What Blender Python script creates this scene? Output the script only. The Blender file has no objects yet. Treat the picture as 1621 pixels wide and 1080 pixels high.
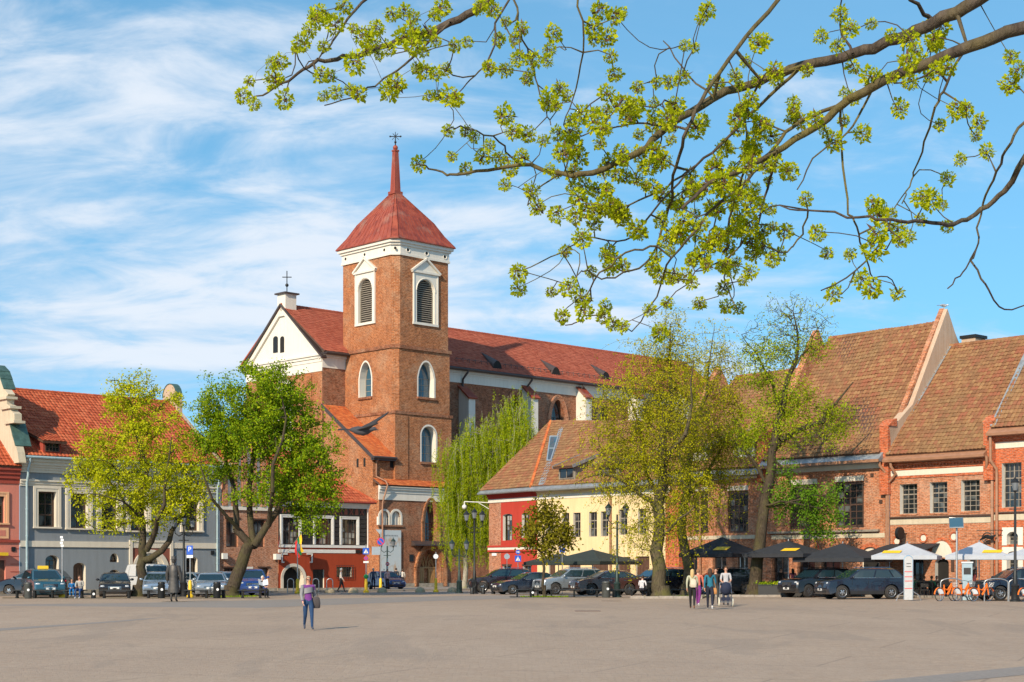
import bpy, bmesh, math, random
import numpy as np
from mathutils import Vector, Matrix
R = math.radians
scene = bpy.context.scene
COL = scene.collection
# ---------------- camera (level, shifted lens), world, sun, exposure ----------------
F, CX, HY, CH = 2450.0, 810.5, 902.0, 1.6      # photo focal length in px, centre column, horizon row, eye height
cam_d = bpy.data.cameras.new('camera'); cam = bpy.data.objects.new('camera', cam_d); COL.objects.link(cam)
cam.location = (0, 0, CH); cam.rotation_euler = (R(90), 0, 0)
cam_d.sensor_width = 36; cam_d.lens = F/1621*36; cam_d.shift_y = (HY-540)/1621
cam_d.clip_start = .1; cam_d.clip_end = 4000
scene.camera = cam
SUN_AZ, SUN_EL = 27.0, 30.0                     # sun behind the camera, to the left
S_DIR = Vector((-math.sin(R(SUN_AZ))*math.cos(R(SUN_EL)), -math.cos(R(SUN_AZ))*math.cos(R(SUN_EL)), math.sin(R(SUN_EL))))
sd = bpy.data.lights.new('sun', 'SUN'); sun = bpy.data.objects.new('sun', sd); COL.objects.link(sun)
sd.energy = 4.8; sd.angle = R(.6); sd.color = (1, .83, .62)
sun.rotation_euler = S_DIR.to_track_quat('Z', 'Y').to_euler(); sun.location = (-40, -60, 60)
scene.view_settings.view_transform = 'Standard'; scene.view_settings.look = 'None'
scene.view_settings.exposure = .25; scene.view_settings.gamma = 1
scene.cycles.use_denoising = True
scene.cycles.max_bounces = 6; scene.cycles.transparent_max_bounces = 8
scene.cycles.use_adaptive_sampling = True; scene.cycles.adaptive_threshold = .015

class NT:
    def __init__(s, tree): s.t = tree; s.n = tree.nodes; s.l = tree.links
    def new(s, typ, ins=None, **kw):
        nd = s.n.new(typ)
        for k, v in kw.items(): setattr(nd, k, v)
        for k, v in (ins or {}).items():
            if isinstance(v, bpy.types.NodeSocket): s.l.new(v, nd.inputs[k])
            else: nd.inputs[k].default_value = v
        return nd
    def math(s, op, a, b=None, c=None, clamp=False):
        d = {0: a}
        if b is not None: d[1] = b
        if c is not None: d[2] = c
        return s.new('ShaderNodeMath', d, operation=op, use_clamp=clamp).outputs[0]
    def mix(s, fac, a, b, blend='MIX'):
        nd = s.new('ShaderNodeMix', None, data_type='RGBA', blend_type=blend)
        for i, v in ((0, fac), (6, a), (7, b)):
            if isinstance(v, bpy.types.NodeSocket): s.l.new(v, nd.inputs[i])
            else: nd.inputs[i].default_value = v if i == 0 else c4(v)
        return nd.outputs[2]
    def ramp(s, fac, stops, interp='LINEAR'):
        nd = s.new('ShaderNodeValToRGB', {0: fac}); cr = nd.color_ramp; cr.interpolation = interp
        while len(cr.elements) < len(stops): cr.elements.new(.5)
        for e, (p, c) in zip(cr.elements, stops): e.position = p; e.color = c4(c)
        return nd.outputs[0]
    def noise(s, vec, scale, detail=4, rough=.55, dist=0):
        return s.new('ShaderNodeTexNoise', {'Vector': vec, 'Scale': scale, 'Detail': detail, 'Roughness': rough, 'Distortion': dist}).outputs[0]
def c4(c):
    if isinstance(c, (int, float)): return (c, c, c, 1)
    return tuple(c) if len(c) == 4 else (c[0], c[1], c[2], 1)

# ---- world: Nishita sky with a high sheet of thin cloud ----
world = bpy.data.worlds.new('World'); scene.world = world; world.use_nodes = True
w = NT(world.node_tree); w.n.clear()
sky = w.new('ShaderNodeTexSky', None, sky_type='NISHITA', sun_disc=False, sun_elevation=R(SUN_EL), sun_rotation=R(180+SUN_AZ), altitude=0, air_density=1.25, dust_density=.25, ozone_density=3.2)
tc = w.new('ShaderNodeTexCoord').outputs['Generated']
sep = w.new('ShaderNodeSeparateXYZ', {0: tc})
zz = w.math('ADD', w.math('MAXIMUM', sep.outputs[2], 0), .30)
skyv = w.new('ShaderNodeCombineXYZ', {0: sep.outputs[0], 1: sep.outputs[1], 2: w.math('ADD', w.math('MULTIPLY', w.math('MAXIMUM', sep.outputs[2], 0), .85), .21)}).outputs[0]
w.l.new(w.new('ShaderNodeVectorMath', {0: skyv}, operation='NORMALIZE').outputs[0], sky.inputs[0])
px_ = w.math('DIVIDE', sep.outputs[0], zz); py_ = w.math('DIVIDE', sep.outputs[1], zz)
P = w.new('ShaderNodeCombineXYZ', {0: px_, 1: py_, 2: 0}).outputs[0]
def off(v, sc, tr):
    return w.new('ShaderNodeMapping', {'Vector': v, 'Scale': sc, 'Location': tr}).outputs[0]
SK = (21.5, 3.3)
big = w.noise(off(P, (.8, 1.0, 1), (SK[0], SK[1], 0)), 1.0, 4, .5, .5)
band_ = w.noise(off(P, (1.1, 3.0, 1), (SK[0]+2.2, SK[1]+.7, 0)), 1.0, 6, .55, .5)
mott = w.noise(off(P, (5.2, 9.5, 1), (SK[0], SK[1], 2)), 1.0, 6, .62, .5)
side = w.new('ShaderNodeMapRange', {'Value': px_, 'From Min': .8, 'From Max': -.8, 'To Min': -.015, 'To Max': .055}).outputs[0]
m = w.math('ADD', w.math('MULTIPLY', big, .75), w.math('MULTIPLY', band_, .7))
m = w.math('ADD', w.math('ADD', m, w.math('MULTIPLY', mott, .52)), side)
mask = w.new('ShaderNodeMapRange', {'Value': m, 'From Min': .93, 'From Max': 1.22, 'To Min': .04, 'To Max': .93}, interpolation_type='SMOOTHSTEP').outputs[0]
thick = w.new('ShaderNodeMapRange', {'Value': w.math('ADD', w.math('MULTIPLY', band_, .7), w.math('MULTIPLY', mott, .3)), 'From Min': .42, 'From Max': .60}, interpolation_type='SMOOTHSTEP').outputs[0]
cloud = w.mix(thick, (3.9, 5.3, 6.9), (6.3, 6.8, 7.5))
blue = w.mix(1.0, sky.outputs[0], (.92, 1.46, 1.46), 'MULTIPLY')
colw = w.mix(mask, blue, cloud)
bg = w.new('ShaderNodeBackground', {'Color': colw, 'Strength': .112})
out = w.new('ShaderNodeOutputWorld'); w.l.new(bg.outputs[0], out.inputs[0])

# ---------------- pixel helpers: a pixel is a direction; depth comes from what the thing touches ----------------
def gz(d):                      # the square falls very gently towards the camera
    return -.0098*max(0., 64-d)
def at(x, y, d): return Vector(((x-CX)/F*d, d, CH+(HY-y)/F*d))
def gp(x, d): return Vector(((x-CX)/F*d, d, gz(d)))
class Fr:
    """vertical facade frame: local x along the wall, local y into the building, z up"""
    def __init__(s, o, th): s.o = Vector((o[0], o[1])); s.th = R(th); s.e = Vector((math.cos(s.th), math.sin(s.th))); s.b = Vector((-s.e.y, s.e.x))
    def px(s, x, y, off=0):
        r = Vector(((x-CX)/F, 1.)); o = s.o+s.b*off
        det = s.e.x*(-r.y)+r.x*s.e.y
        t = (-o.x*(-r.y)-r.x*o.y)/det            # o + t e = l r
        d = (o+s.e*t).y
        return t, CH+(HY-y)/F*d
    def pxy(s, x, y, sfix):                      # on the side plane local x = sfix: returns (local y, z)
        r = Vector(((x-CX)/F, 1.)); o = s.o+s.e*sfix
        det = s.b.x*(-r.y)+r.x*s.b.y
        t = (-o.x*(-r.y)-r.x*o.y)/det
        return t, CH+(HY-y)/F*(o+s.b*t).y
    def S(s, x, off=0): return s.px(x, 900, off)[0]
    def Z(s, x, y, off=0): return s.px(x, y, off)[1]
    def rect(s, x0, x1, y0, y1, off=0):          # pixel rectangle -> s0,s1,z0,z1 (averaged over both ends)
        a, zt = s.px(x0, y0, off); zb = s.Z(x0, y1, off)
        b = s.S(x1, off)
        return a, b, zb, zt
    def world(s, x, y, z=0): p = s.o+s.e*x+s.b*y; return Vector((p.x, p.y, z))

# ---------------- mesh collector ----------------
class MB:
    def __init__(s): s.v = []; s.f = []; s.m = []; s.cm = 0
    def add(s, vs, fs):
        n = len(s.v); s.v += [tuple(p) for p in vs]
        for f in fs: s.f.append(tuple(i+n for i in f)); s.m.append(s.cm)
    def box(s, x0, x1, y0, y1, z0, z1):
        s.add([(x0,y0,z0),(x1,y0,z0),(x1,y1,z0),(x0,y1,z0),(x0,y0,z1),(x1,y0,z1),(x1,y1,z1),(x0,y1,z1)],
              [(0,3,2,1),(4,5,6,7),(0,1,5,4),(1,2,6,5),(2,3,7,6),(3,0,4,7)]); return s
    def quad(s, a, b, c, d): s.add([a,b,c,d], [(0,1,2,3)]); return s
    def prism(s, poly, y0, y1):                  # polygon in (x,z), counter-clockwise seen from -y
        n = len(poly)
        s.add([(x,y0,z) for x,z in poly]+[(x,y1,z) for x,z in poly],
              [tuple(range(n)), tuple(range(2*n-1,n-1,-1))]+[((i+1)%n, i, i+n, (i+1)%n+n) for i in range(n)]); return s
    def prismx(s, poly, x0, x1):                 # polygon in (y,z)
        n = len(poly)
        s.add([(x0,y,z) for y,z in poly]+[(x1,y,z) for y,z in poly],
              [tuple(range(n-1,-1,-1)), tuple(range(n,2*n))]+[(i, (i+1)%n, (i+1)%n+n, i+n) for i in range(n)]); return s
    def slab(s, poly3, t):                       # planar 3-D polygon given a thickness along -normal
        ps = [Vector(p) for p in poly3]; nrm = Vector((0,0,0))
        for i in range(len(ps)):
            a, b = ps[i], ps[(i+1)%len(ps)]; nrm += a.cross(b)
        nrm.normalize(); n = len(ps); q = [p-nrm*t for p in ps]
        s.add(ps+q, [tuple(range(n)), tuple(range(2*n-1,n-1,-1))]+[(i+n, (i+1)%n+n, (i+1)%n, i) for i in range(n)]); return s
    def tube(s, pts, rad, n=8, cap=True):
        pts = [Vector(p) for p in pts]
        if not hasattr(rad, '__len__'): rad = [rad]*len(pts)
        up = None; vs = []
        for i, p in enumerate(pts):
            t = (pts[min(i+1,len(pts)-1)]-pts[max(i-1,0)]).normalized()
            if up is None: up = t.orthogonal().normalized()
            up = (up-t*up.dot(t)).normalized() if (up-t*up.dot(t)).length > 1e-4 else t.orthogonal().normalized()
            sd_ = t.cross(up)
            for k in range(n):
                a = 2*math.pi*k/n; vs.append(p+(up*math.cos(a)+sd_*math.sin(a))*rad[i])
        fs = [(i*n+k, i*n+(k+1)%n, (i+1)*n+(k+1)%n, (i+1)*n+k) for i in range(len(pts)-1) for k in range(n)]
        if cap: fs += [tuple(range(n-1,-1,-1)), tuple(range((len(pts)-1)*n, len(pts)*n))]
        s.add(vs, fs); return s
    def lathe(s, prof, n=16, c=(0,0,0), axis='z', sx=1, sy=1):
        vs = []; c = Vector(c)
        for r, h in prof:
            for k in range(n):
                a = 2*math.pi*k/n; p = Vector((r*math.cos(a)*sx, r*math.sin(a)*sy, h))
                if axis == 'y': p = Vector((p.x, p.z, -p.y))
                elif axis == 'x': p = Vector((p.z, p.x, p.y))
                vs.append(c+p)
        m = len(prof)
        fs = [(i*n+k, i*n+(k+1)%n, (i+1)*n+(k+1)%n, (i+1)*n+k) for i in range(m-1) for k in range(n)]
        fs += [tuple(range(n-1,-1,-1)), tuple(range((m-1)*n, m*n))]
        s.add(vs, fs); return s
    def ball(s, c, r, n=10, sx=1, sy=1, sz=1):
        prof = [(max(1e-3, r*math.sin(math.pi*i/6)), -r*math.cos(math.pi*i/6)*sz) for i in range(7)]
        return s.lathe(prof, n, c, 'z', sx, sy)
    def build(s, name, mats, parent=None, smooth=None, kind=None):
        me = bpy.data.meshes.new(name); me.from_pydata(s.v, [], s.f)
        if not isinstance(mats, (list, tuple)): mats = [mats]
        for mm in mats: me.materials.append(mm)
        if len(mats) > 1: me.polygons.foreach_set('material_index', s.m)
        if smooth:
            me.polygons.foreach_set('use_smooth', [True]*len(s.f)); me.set_sharp_from_angle(angle=R(smooth))
        me.update()
        return link(name, me, parent, kind)
def link(name, me, parent=None, kind=None, loc=None):
    o = bpy.data.objects.new(name, me); COL.objects.link(o)
    if parent: o.parent = parent
    if kind: o['kind'] = kind
    if loc is not None: o.location = loc
    return o
def tag(o, label, cat, group=None):
    o['label'] = label; o['category'] = cat
    if group: o['group'] = group
    return o
def thing(name, loc, rz, label, cat, group=None):
    o = bpy.data.objects.new(name, None); COL.objects.link(o); o.location = loc; o.rotation_euler = (0, 0, rz)
    o.empty_display_size = .2
    return tag(o, label, cat, group)
def copytree(o, parent=None):
    c = o.copy(); COL.objects.link(c); c.parent = parent
    for ch in o.children: copytree(ch, c)
    return c
def npmesh(name, V, Fq, mats, parent=None, kind=None, smooth=False, mi=None):
    V = np.asarray(V, np.float32); Fq = np.asarray(Fq, np.int32); k = Fq.shape[1]
    me = bpy.data.meshes.new(name); me.vertices.add(len(V)); me.vertices.foreach_set('co', V.ravel())
    me.loops.add(Fq.size); me.loops.foreach_set('vertex_index', Fq.ravel())
    me.polygons.add(len(Fq)); me.polygons.foreach_set('loop_start', np.arange(0, Fq.size, k, dtype=np.int32))
    if not isinstance(mats, (list, tuple)): mats = [mats]
    for mm in mats: me.materials.append(mm)
    if mi is not None: me.polygons.foreach_set('material_index', np.asarray(mi, np.int32))
    me.polygons.foreach_set('use_smooth', np.full(len(Fq), smooth))
    me.update(calc_edges=True); me.validate()
    return link(name, me, parent, kind)

# ---------------- materials ----------------
def newmat(name):
    m = bpy.data.materials.new(name); m.use_nodes = True; t = NT(m.node_tree); t.n.clear()
    b = t.new('ShaderNodeBsdfPrincipled'); o = t.new('ShaderNodeOutputMaterial'); t.l.new(b.outputs[0], o.inputs[0])
    return m, t, b
def setp(t, b, **kw):
    for k, v in kw.items():
        k = k.replace('_', ' ')
        if isinstance(v, bpy.types.NodeSocket): t.l.new(v, b.inputs[k])
        else: b.inputs[k].default_value = c4(v) if k in ('Base Color', 'Emission Color') else v
def objc(t): return t.new('ShaderNodeTexCoord').outputs['Object']
def bump(t, b, h, strength=.4, dist=.01):
    bn = t.new('ShaderNodeBump', {'Height': h, 'Strength': strength, 'Distance': dist}); t.l.new(bn.outputs[0], b.inputs['Normal'])
def plain(name, col, rough=.6, var=.12, scale=6, metal=0, bmp=0, coat=0, spec=.5):
    m, t, b = newmat(name); n = t.noise(objc(t), scale, 5, .6)
    lo = tuple(c*(1-var) for c in col); hi = tuple(min(1, c*(1+var)) for c in col)
    setp(t, b, Base_Color=t.ramp(n, [(.25, lo), (.75, hi)]), Roughness=rough, Metallic=metal)
    b.inputs['Specular IOR Level'].default_value = spec
    if coat: b.inputs['Coat Weight'].default_value = coat; b.inputs['Coat Roughness'].default_value = .06
    if bmp: bump(t, b, n, .5, bmp)
    return m
def plaster(name, col, dirt=.35, scale=1.0, dcol=None):
    m, t, b = newmat(name); oc = objc(t)
    big = t.noise(oc, .45*scale, 5, .6); fine = t.noise(oc, 14, 4, .6)
    st = t.new('ShaderNodeMapping', {'Vector': oc, 'Scale': (2.2, 2.2, .25)}).outputs[0]
    streak = t.noise(st, 1.6*scale, 5, .65)
    dc = dcol or tuple(c*.62 for c in col)
    a = t.ramp(streak, [(.42, (0,0,0)), (.72, (1,1,1))])
    c1 = t.mix(t.math('MULTIPLY', a, dirt), col, dc)
    c2 = t.mix(t.math('MULTIPLY', t.ramp(big, [(.4, 0), (.7, 1)]), dirt*.7), c1, tuple(min(1, c*1.18) for c in col))
    c3 = t.mix(.16, c2, t.ramp(fine, [(.3, (.35,)*3), (.7, (.65,)*3)]), 'OVERLAY')
    setp(t, b, Base_Color=c3, Roughness=.85); b.inputs['Specular IOR Level'].default_value = .1
    bump(t, b, t.math('ADD', fine, big), .35, .012); return m
def brick(name, c1, c2, mort, old=.5, bw=.27, bh=.085, dark=(.10,.045,.03)):
    m, t, b = newmat(name); tcn = t.new('ShaderNodeTexCoord'); oc = tcn.outputs['Object']
    so = t.new('ShaderNodeSeparateXYZ', {0: oc}); sn = t.new('ShaderNodeSeparateXYZ', {0: tcn.outputs['Normal']})
    k = t.math('GREATER_THAN', t.math('ABSOLUTE', sn.outputs[0]), .7)
    u = t.math('ADD', t.math('MULTIPLY', so.outputs[0], t.math('SUBTRACT', 1, k)), t.math('MULTIPLY', so.outputs[1], k))
    vec = t.new('ShaderNodeCombineXYZ', {0: u, 1: so.outputs[2], 2: 0}).outputs[0]
    bt = t.new('ShaderNodeTexBrick', {'Vector': vec, 'Color1': c4(c1), 'Color2': c4(c2), 'Mortar': c4(mort), 'Scale': 1, 'Mortar Size': .011, 'Mortar Smooth': .2, 'Bias': -.1, 'Brick Width': bw, 'Row Height': bh})
    big = t.noise(oc, .42, 6, .66, .5); mid = t.noise(t.new('ShaderNodeMapping', {'Vector': oc, 'Scale': (1, 1, .55)}).outputs[0], 1.5, 6, .7, .6)
    st = t.new('ShaderNodeMapping', {'Vector': oc, 'Scale': (6, 6, 22)}).outputs[0]
    per = t.noise(st, .8, 2, .5)
    c = t.mix(t.math('MULTIPLY', t.ramp(mid, [(.47, 0), (.66, 1)]), old), bt.outputs[0], dark)
    c = t.mix(t.math('MULTIPLY', t.ramp(big, [(.48, 0), (.66, 1)]), old*.75), c, mort)
    blot = t.noise(t.new('ShaderNodeMapping', {'Vector': oc, 'Scale': (4.2, 4.2, 8.5)}).outputs[0], 1., 3, .75)
    c = t.mix(t.math('MULTIPLY', t.ramp(per, [(.5, 0), (.72, 1)]), .7), c, tuple(x*.38 for x in c1))
    c = t.mix(t.math('MULTIPLY', t.ramp(per, [(.28, 1), (.46, 0)]), .5), c, tuple(min(1, x*1.55) for x in c1))
    c = t.mix(t.math('MULTIPLY', t.ramp(blot, [(.50, 0), (.66, 1)]), .75), c, tuple(min(1, x*.36) for x in c1))
    setp(t, b, Base_Color=c, Roughness=.92); b.inputs['Specular IOR Level'].default_value = .06
    bump(t, b, t.math('ADD', t.math('MULTIPLY', bt.outputs[1], -1), t.math('MULTIPLY', mid, .6)), .8, .015); return m
def tilemat(name, cols, moss=None, mossf=.3):
    m, t, b = newmat(name); oc = objc(t)
    rnd = t.new('ShaderNodeNewGeometry').outputs['Random Per Island']
    n = len(cols); base = t.ramp(rnd, [(i/n, c) for i, c in enumerate(cols)], 'CONSTANT')
    big = t.noise(oc, .28, 6, .62, .6); fine = t.noise(oc, 5, 4, .6)
    c = t.mix(t.math('MULTIPLY', t.ramp(big, [(.45, 0), (.65, 1)]), mossf), base, moss or tuple(x*.55 for x in cols[0]))
    c = t.mix(.3, c, t.ramp(fine, [(.3, (.25,)*3), (.7, (.75,)*3)]), 'OVERLAY')
    setp(t, b, Base_Color=c, Roughness=.85); b.inputs['Specular IOR Level'].default_value = .1
    bump(t, b, fine, .3, .01); return m
def leafmat(name, cols, trans=.28):
    m, t, b = newmat(name)
    rnd = t.new('ShaderNodeNewGeometry').outputs['Random Per Island']; n = len(cols)
    c = t.ramp(rnd, [(i/max(1, n-1), k) for i, k in enumerate(cols)])
    big = t.noise(objc(t), .7, 3, .5); c = t.mix(t.math('MULTIPLY', t.ramp(big, [(.4, 0), (.62, 1)]), .45), c, tuple(x*.62 for x in cols[0]))
    setp(t, b, Base_Color=c, Roughness=.7); b.inputs['Specular IOR Level'].default_value = .08
    tr = t.new('ShaderNodeBsdfTranslucent', {'Color': c}); mx = t.new('ShaderNodeMixShader', {0: trans, 1: b.outputs[0], 2: tr.outputs[0]})
    t.l.new(mx.outputs[0], [x for x in t.n if x.type == 'OUTPUT_MATERIAL'][0].inputs[0]); return m
def barkmat(name, c1, c2, c3=None):
    m, t, b = newmat(name); oc = objc(t)
    st = t.new('ShaderNodeMapping', {'Vector': oc, 'Scale': (9, 9, 1.6)}).outputs[0]
    n = t.noise(st, 2.2, 6, .65, .5); g = t.noise(oc, 1.1, 4, .6)
    c = t.ramp(n, [(.3, tuple(x*.45 for x in c1)), (.5, c1), (.75, c2)])
    if c3: c = t.mix(t.math('MULTIPLY', t.ramp(g, [(.45, 0), (.62, 1)]), .7), c, c3)
    setp(t, b, Base_Color=c, Roughness=.9); b.inputs['Specular IOR Level'].default_value = .2
    bump(t, b, n, .9, .04); return m
def glassmat(name, dark=(.015,.018,.022), light=(.11,.12,.12), frac=.25, rough=.04):
    m, t, b = newmat(name); oi = t.new('ShaderNodeObjectInfo'); oc = objc(t)
    n = t.noise(oc, .9, 2, .5, .3)
    r = t.math('LESS_THAN', oi.outputs['Random'], frac)
    cur = t.math('MULTIPLY', r, t.ramp(n, [(.42, 0), (.55, 1)]))
    setp(t, b, Base_Color=t.mix(cur, dark, light), Roughness=rough); b.inputs['IOR'].default_value = 1.5
    b.inputs['Coat Weight'].default_value = .5; b.inputs['Coat Roughness'].default_value = .02
    bump(t, b, t.noise(oc, 1.2, 2, .5), .06, .05); return m
def carpaint(name, col, metal=.35):
    m, t, b = newmat(name); n = t.noise(objc(t), 3, 4, .6)
    z = t.new('ShaderNodeSeparateXYZ', {0: objc(t)}).outputs[2]
    dust = t.math('MULTIPLY', t.new('ShaderNodeMapRange', {'Value': z, 'From Min': .7, 'From Max': .2}).outputs[0], t.math('MULTIPLY', n, .55))
    setp(t, b, Base_Color=t.mix(dust, col, (.16,.14,.12)), Roughness=t.math('ADD', .24, t.math('MULTIPLY', dust, .6)), Metallic=metal)
    b.inputs['Coat Weight'].default_value = .8; b.inputs['Coat Roughness'].default_value = .05; return m
def emit_free(name, col): return plain(name, col, .5, .04)

M = {}
def setup_mats():
    M['stone_white'] = plaster('white lime plaster', (.70,.66,.58), .30)
    M['cream'] = plaster('cream plaster', (.54,.47,.35), .5)
    M['cream_trim'] = plaster('cream window trim', (.66,.60,.50), .25)
    M['grey_blue'] = plaster('blue grey plaster', (.235,.26,.285), .36)
    M['pink'] = plaster('salmon plaster', (.60,.215,.16), .3)
    M['pink_dark'] = plaster('dark red cornice', (.34,.07,.05), .25)
    M['orange_trim'] = plaster('peach trim', (.75,.42,.24), .2)
    M['red_wall'] = plaster('brick red plaster', (.36,.062,.028), .35)
    M['red_house'] = plaster('scarlet plaster', (.43,.052,.036), .32)
    M['yellow'] = plaster('warm yellow plaster', (.75,.585,.33), .36)
    M['black_wall'] = plain('black glazed stone', (.022,.024,.028), .38, .35, 4, 0, .01)
    M['brown_panel'] = plaster('red brown panel', (.25,.09,.065), .3)
    M['plaster_tan'] = plaster('weathered tan plaster', (.46,.33,.235), .6, 1.4, (.56,.47,.38))
    M['brick_church'] = brick('old church brick', (.47,.165,.062), (.30,.095,.040), (.50,.37,.25), .5, .32, .13)
    M['brick_dark'] = brick('sooty church brick', (.38,.135,.066), (.22,.078,.045), (.40,.30,.21), .66, .32, .115)
    M['brick_row'] = brick('orange merchant brick', (.55,.19,.08), (.43,.13,.055), (.56,.44,.33), .46, .27, .09)
    M['brick_red'] = brick('bright red brick', (.60,.135,.045), (.47,.095,.035), (.48,.33,.24), .12, .27, .09)
    M['brick_pale'] = brick('pale mixed brick', (.52,.20,.10), (.38,.13,.065), (.56,.45,.36), .4)
    M['tile_red'] = tilemat('new red pantile', [(.44,.10,.045),(.49,.12,.055),(.39,.085,.04),(.52,.14,.065)], (.30,.07,.04), .35)
    M['tile_nave'] = tilemat('nave roof tile', [(.37,.10,.06),(.40,.115,.07),(.34,.088,.052),(.42,.125,.075)], (.27,.075,.055), .35)
    M['tile_old'] = tilemat('old clay pantile', [(.25,.125,.062),(.28,.145,.07),(.215,.105,.055),(.30,.165,.08),(.24,.11,.058),(.27,.105,.06)], (.20,.135,.068), .5)
    M['tile_orange'] = tilemat('orange clay tile', [(.55,.15,.05),(.60,.19,.065),(.48,.12,.045)], (.4,.12,.05), .3)
    M['copper'] = plain('green copper', (.07,.14,.12), .55, .4, 3, .3)
    M['zinc'] = plain('dull zinc sheet', (.33,.36,.38), .5, .3, 2.5, .5)
    M['gutter_blue'] = plain('pale blue painted gutter', (.34,.46,.50), .5, .15, 3)
    M['gutter_brown'] = plain('brown painted downpipe', (.33,.17,.10), .5, .2, 3)
    M['gutter_dark'] = plain('dark brown gutter', (.055,.04,.038), .5, .2, 3)
    M['tower_roof'] = None
    M['wood_dark'] = plain('dark brown window wood', (.07,.038,.026), .55, .25, 8)
    M['wood_grey'] = plain('weathered grey wood', (.24,.21,.17), .75, .3, 5)
    M['wood_door'] = plain('honey oak door', (.36,.21,.08), .55, .3, 4)
    M['wood_brown'] = plain('brown door wood', (.10,.05,.032), .55, .3, 4)
    M['white_paint'] = plain('white paint', (.72,.71,.67), .5, .08, 4)
    M['glass'] = glassmat('old window glass')
    M['glass_curtain'] = glassmat('window glass with curtain', (.03,.03,.03), (.34,.33,.29), .6)
    M['glass_sky'] = glassmat('roof window glass', (.03,.09,.14), (.05,.1,.14), .2, .03)
    M['void'] = plain('dark interior', (.012,.011,.010), .9, .2, 3)
    M['iron'] = plain('black cast iron', (.022,.024,.026), .45, .25, 9, .4)
    M['iron_green'] = plain('dark green lamp iron', (.028,.05,.045), .45, .25, 9, .3)
    M['steel'] = plain('galvanised steel', (.42,.43,.44), .38, .15, 8, .8)
    M['steel_white'] = plain('light grey painted steel', (.6,.62,.64), .4, .08, 8)
    M['yellow_paint'] = plain('yellow post paint', (.78,.50,.02), .5, .12, 8)
    M['green_paint'] = plain('green plastic', (.02,.34,.09), .4, .1, 8)
    M['blue_sign'] = plain('blue traffic sign', (.015,.09,.50), .35, .06, 5)
    M['red_sign'] = plain('red traffic sign', (.62,.03,.03), .35, .06, 5)
    M['white_sign'] = plain('white sign sheet', (.76,.77,.78), .4, .05, 5)
    M['sign_back'] = plain('grey sign back', (.30,.36,.42), .45, .1, 5, .3)
    M['lamp_glass'] = plain('frosted lamp glass', (.16,.18,.20), .12, .1, 5)
    M['stone_ball'] = plain('sandy concrete', (.38,.30,.19), .85, .2, 9, 0, .01)
    M['kerb'] = plain('granite kerb', (.30,.26,.22), .85, .25, 5, 0, .01)
    M['plinth'] = plain('field stone plinth', (.30,.27,.22), .9, .4, 3, 0, .03)
    M['fabric_black'] = plain('black parasol cloth', (.022,.025,.032), .8, .25, 3)
    M['fabric_white'] = plain('white parasol cloth', (.42,.45,.50), .8, .10, 3)
    M['rubber'] = plain('tyre rubber', (.022,.021,.020), .8, .2, 9)
    M['rim'] = plain('alloy rim', (.52,.53,.55), .25, .1, 5, .85)
    M['rim_dark'] = plain('dark alloy rim', (.16,.16,.17), .3, .1, 5, .8)
    M['black_plastic'] = plain('black plastic', (.018,.018,.019), .5, .2, 8)
    M['car_glass'] = glassmat('car glass', (.012,.03,.04), (.03,.05,.06), .3, .02)
    M['headlight'] = plain('headlight lens', (.62,.66,.70), .1, .1, 8, .3, 0, .6)
    M['taillight'] = plain('red tail lamp', (.45,.01,.015), .15, .1, 8, 0, 0, .6)
    M['plate'] = plain('number plate white', (.72,.72,.70), .4, .05, 8)
    M['chrome'] = plain('chrome', (.75,.76,.78), .12, .05, 6, 1)
    M['bronze'] = plain('grey bronze', (.075,.07,.066), .5, .4, 5, .5, .01)
    M['skin'] = plain('skin', (.56,.30,.20), .55, .08, 9)
    M['bark_a'] = barkmat('maple bark', (.062,.047,.032), (.125,.10,.068), (.085,.078,.03))
    M['bark_b'] = barkmat('linden bark', (.085,.068,.042), (.16,.13,.075), (.12,.115,.03))
    M['bark_birch'] = barkmat('pale birch bark', (.34,.31,.25), (.55,.52,.45), (.2,.2,.09))
    M['bark_twig'] = barkmat('mossy limb bark', (.085,.065,.05), (.14,.11,.08), (.17,.14,.035))
    M['leaf_yellow'] = leafmat('young yellow green leaf', [(.34,.40,.010),(.48,.52,.012),(.60,.58,.014),(.44,.46,.010)])
    M['leaf_green'] = leafmat('fresh green leaf', [(.11,.20,.007),(.19,.32,.009),(.30,.42,.010),(.42,.46,.012)])
    M['leaf_weep'] = leafmat('weeping birch leaf', [(.19,.29,.008),(.29,.39,.010),(.38,.44,.010),(.46,.46,.012)])
    M['leaf_olive'] = leafmat('olive linden bud', [(.34,.32,.008),(.46,.43,.010),(.38,.39,.008),(.56,.52,.012)])
    M['leaf_bright'] = leafmat('bright maple leaf', [(.09,.21,.012),(.14,.28,.016),(.20,.34,.02)])
    M['leaf_bronze'] = leafmat('bronze olive leaf', [(.15,.13,.010),(.22,.20,.012),(.30,.27,.015),(.19,.17,.012)])
    M['leaf_front'] = leafmat('maple blossom', [(.36,.44,.008),(.48,.55,.012),(.62,.64,.02),(.44,.50,.010)], .42)
    M['bud'] = plain('brown bud scale', (.10,.045,.025), .7, .3, 9)
setup_mats()
def tower_roof_mat():
    m, t, b = newmat('red painted tin roof'); oc = objc(t)
    st = t.new('ShaderNodeMapping', {'Vector': oc, 'Scale': (1.6, 1.6, .25)}).outputs[0]
    n = t.noise(st, 1.2, 6, .65); g = t.noise(oc, .5, 5, .6)
    c = t.ramp(n, [(.32, (.15,.026,.013)), (.5, (.27,.048,.022)), (.68, (.34,.078,.037))])
    c = t.mix(t.math('MULTIPLY', t.ramp(g, [(.52, 0), (.66, 1)]), .55), c, (.32,.19,.14))
    setp(t, b, Base_Color=c, Roughness=.5); bump(t, b, n, .2, .01); return m
M['tower_roof'] = tower_roof_mat()
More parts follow.
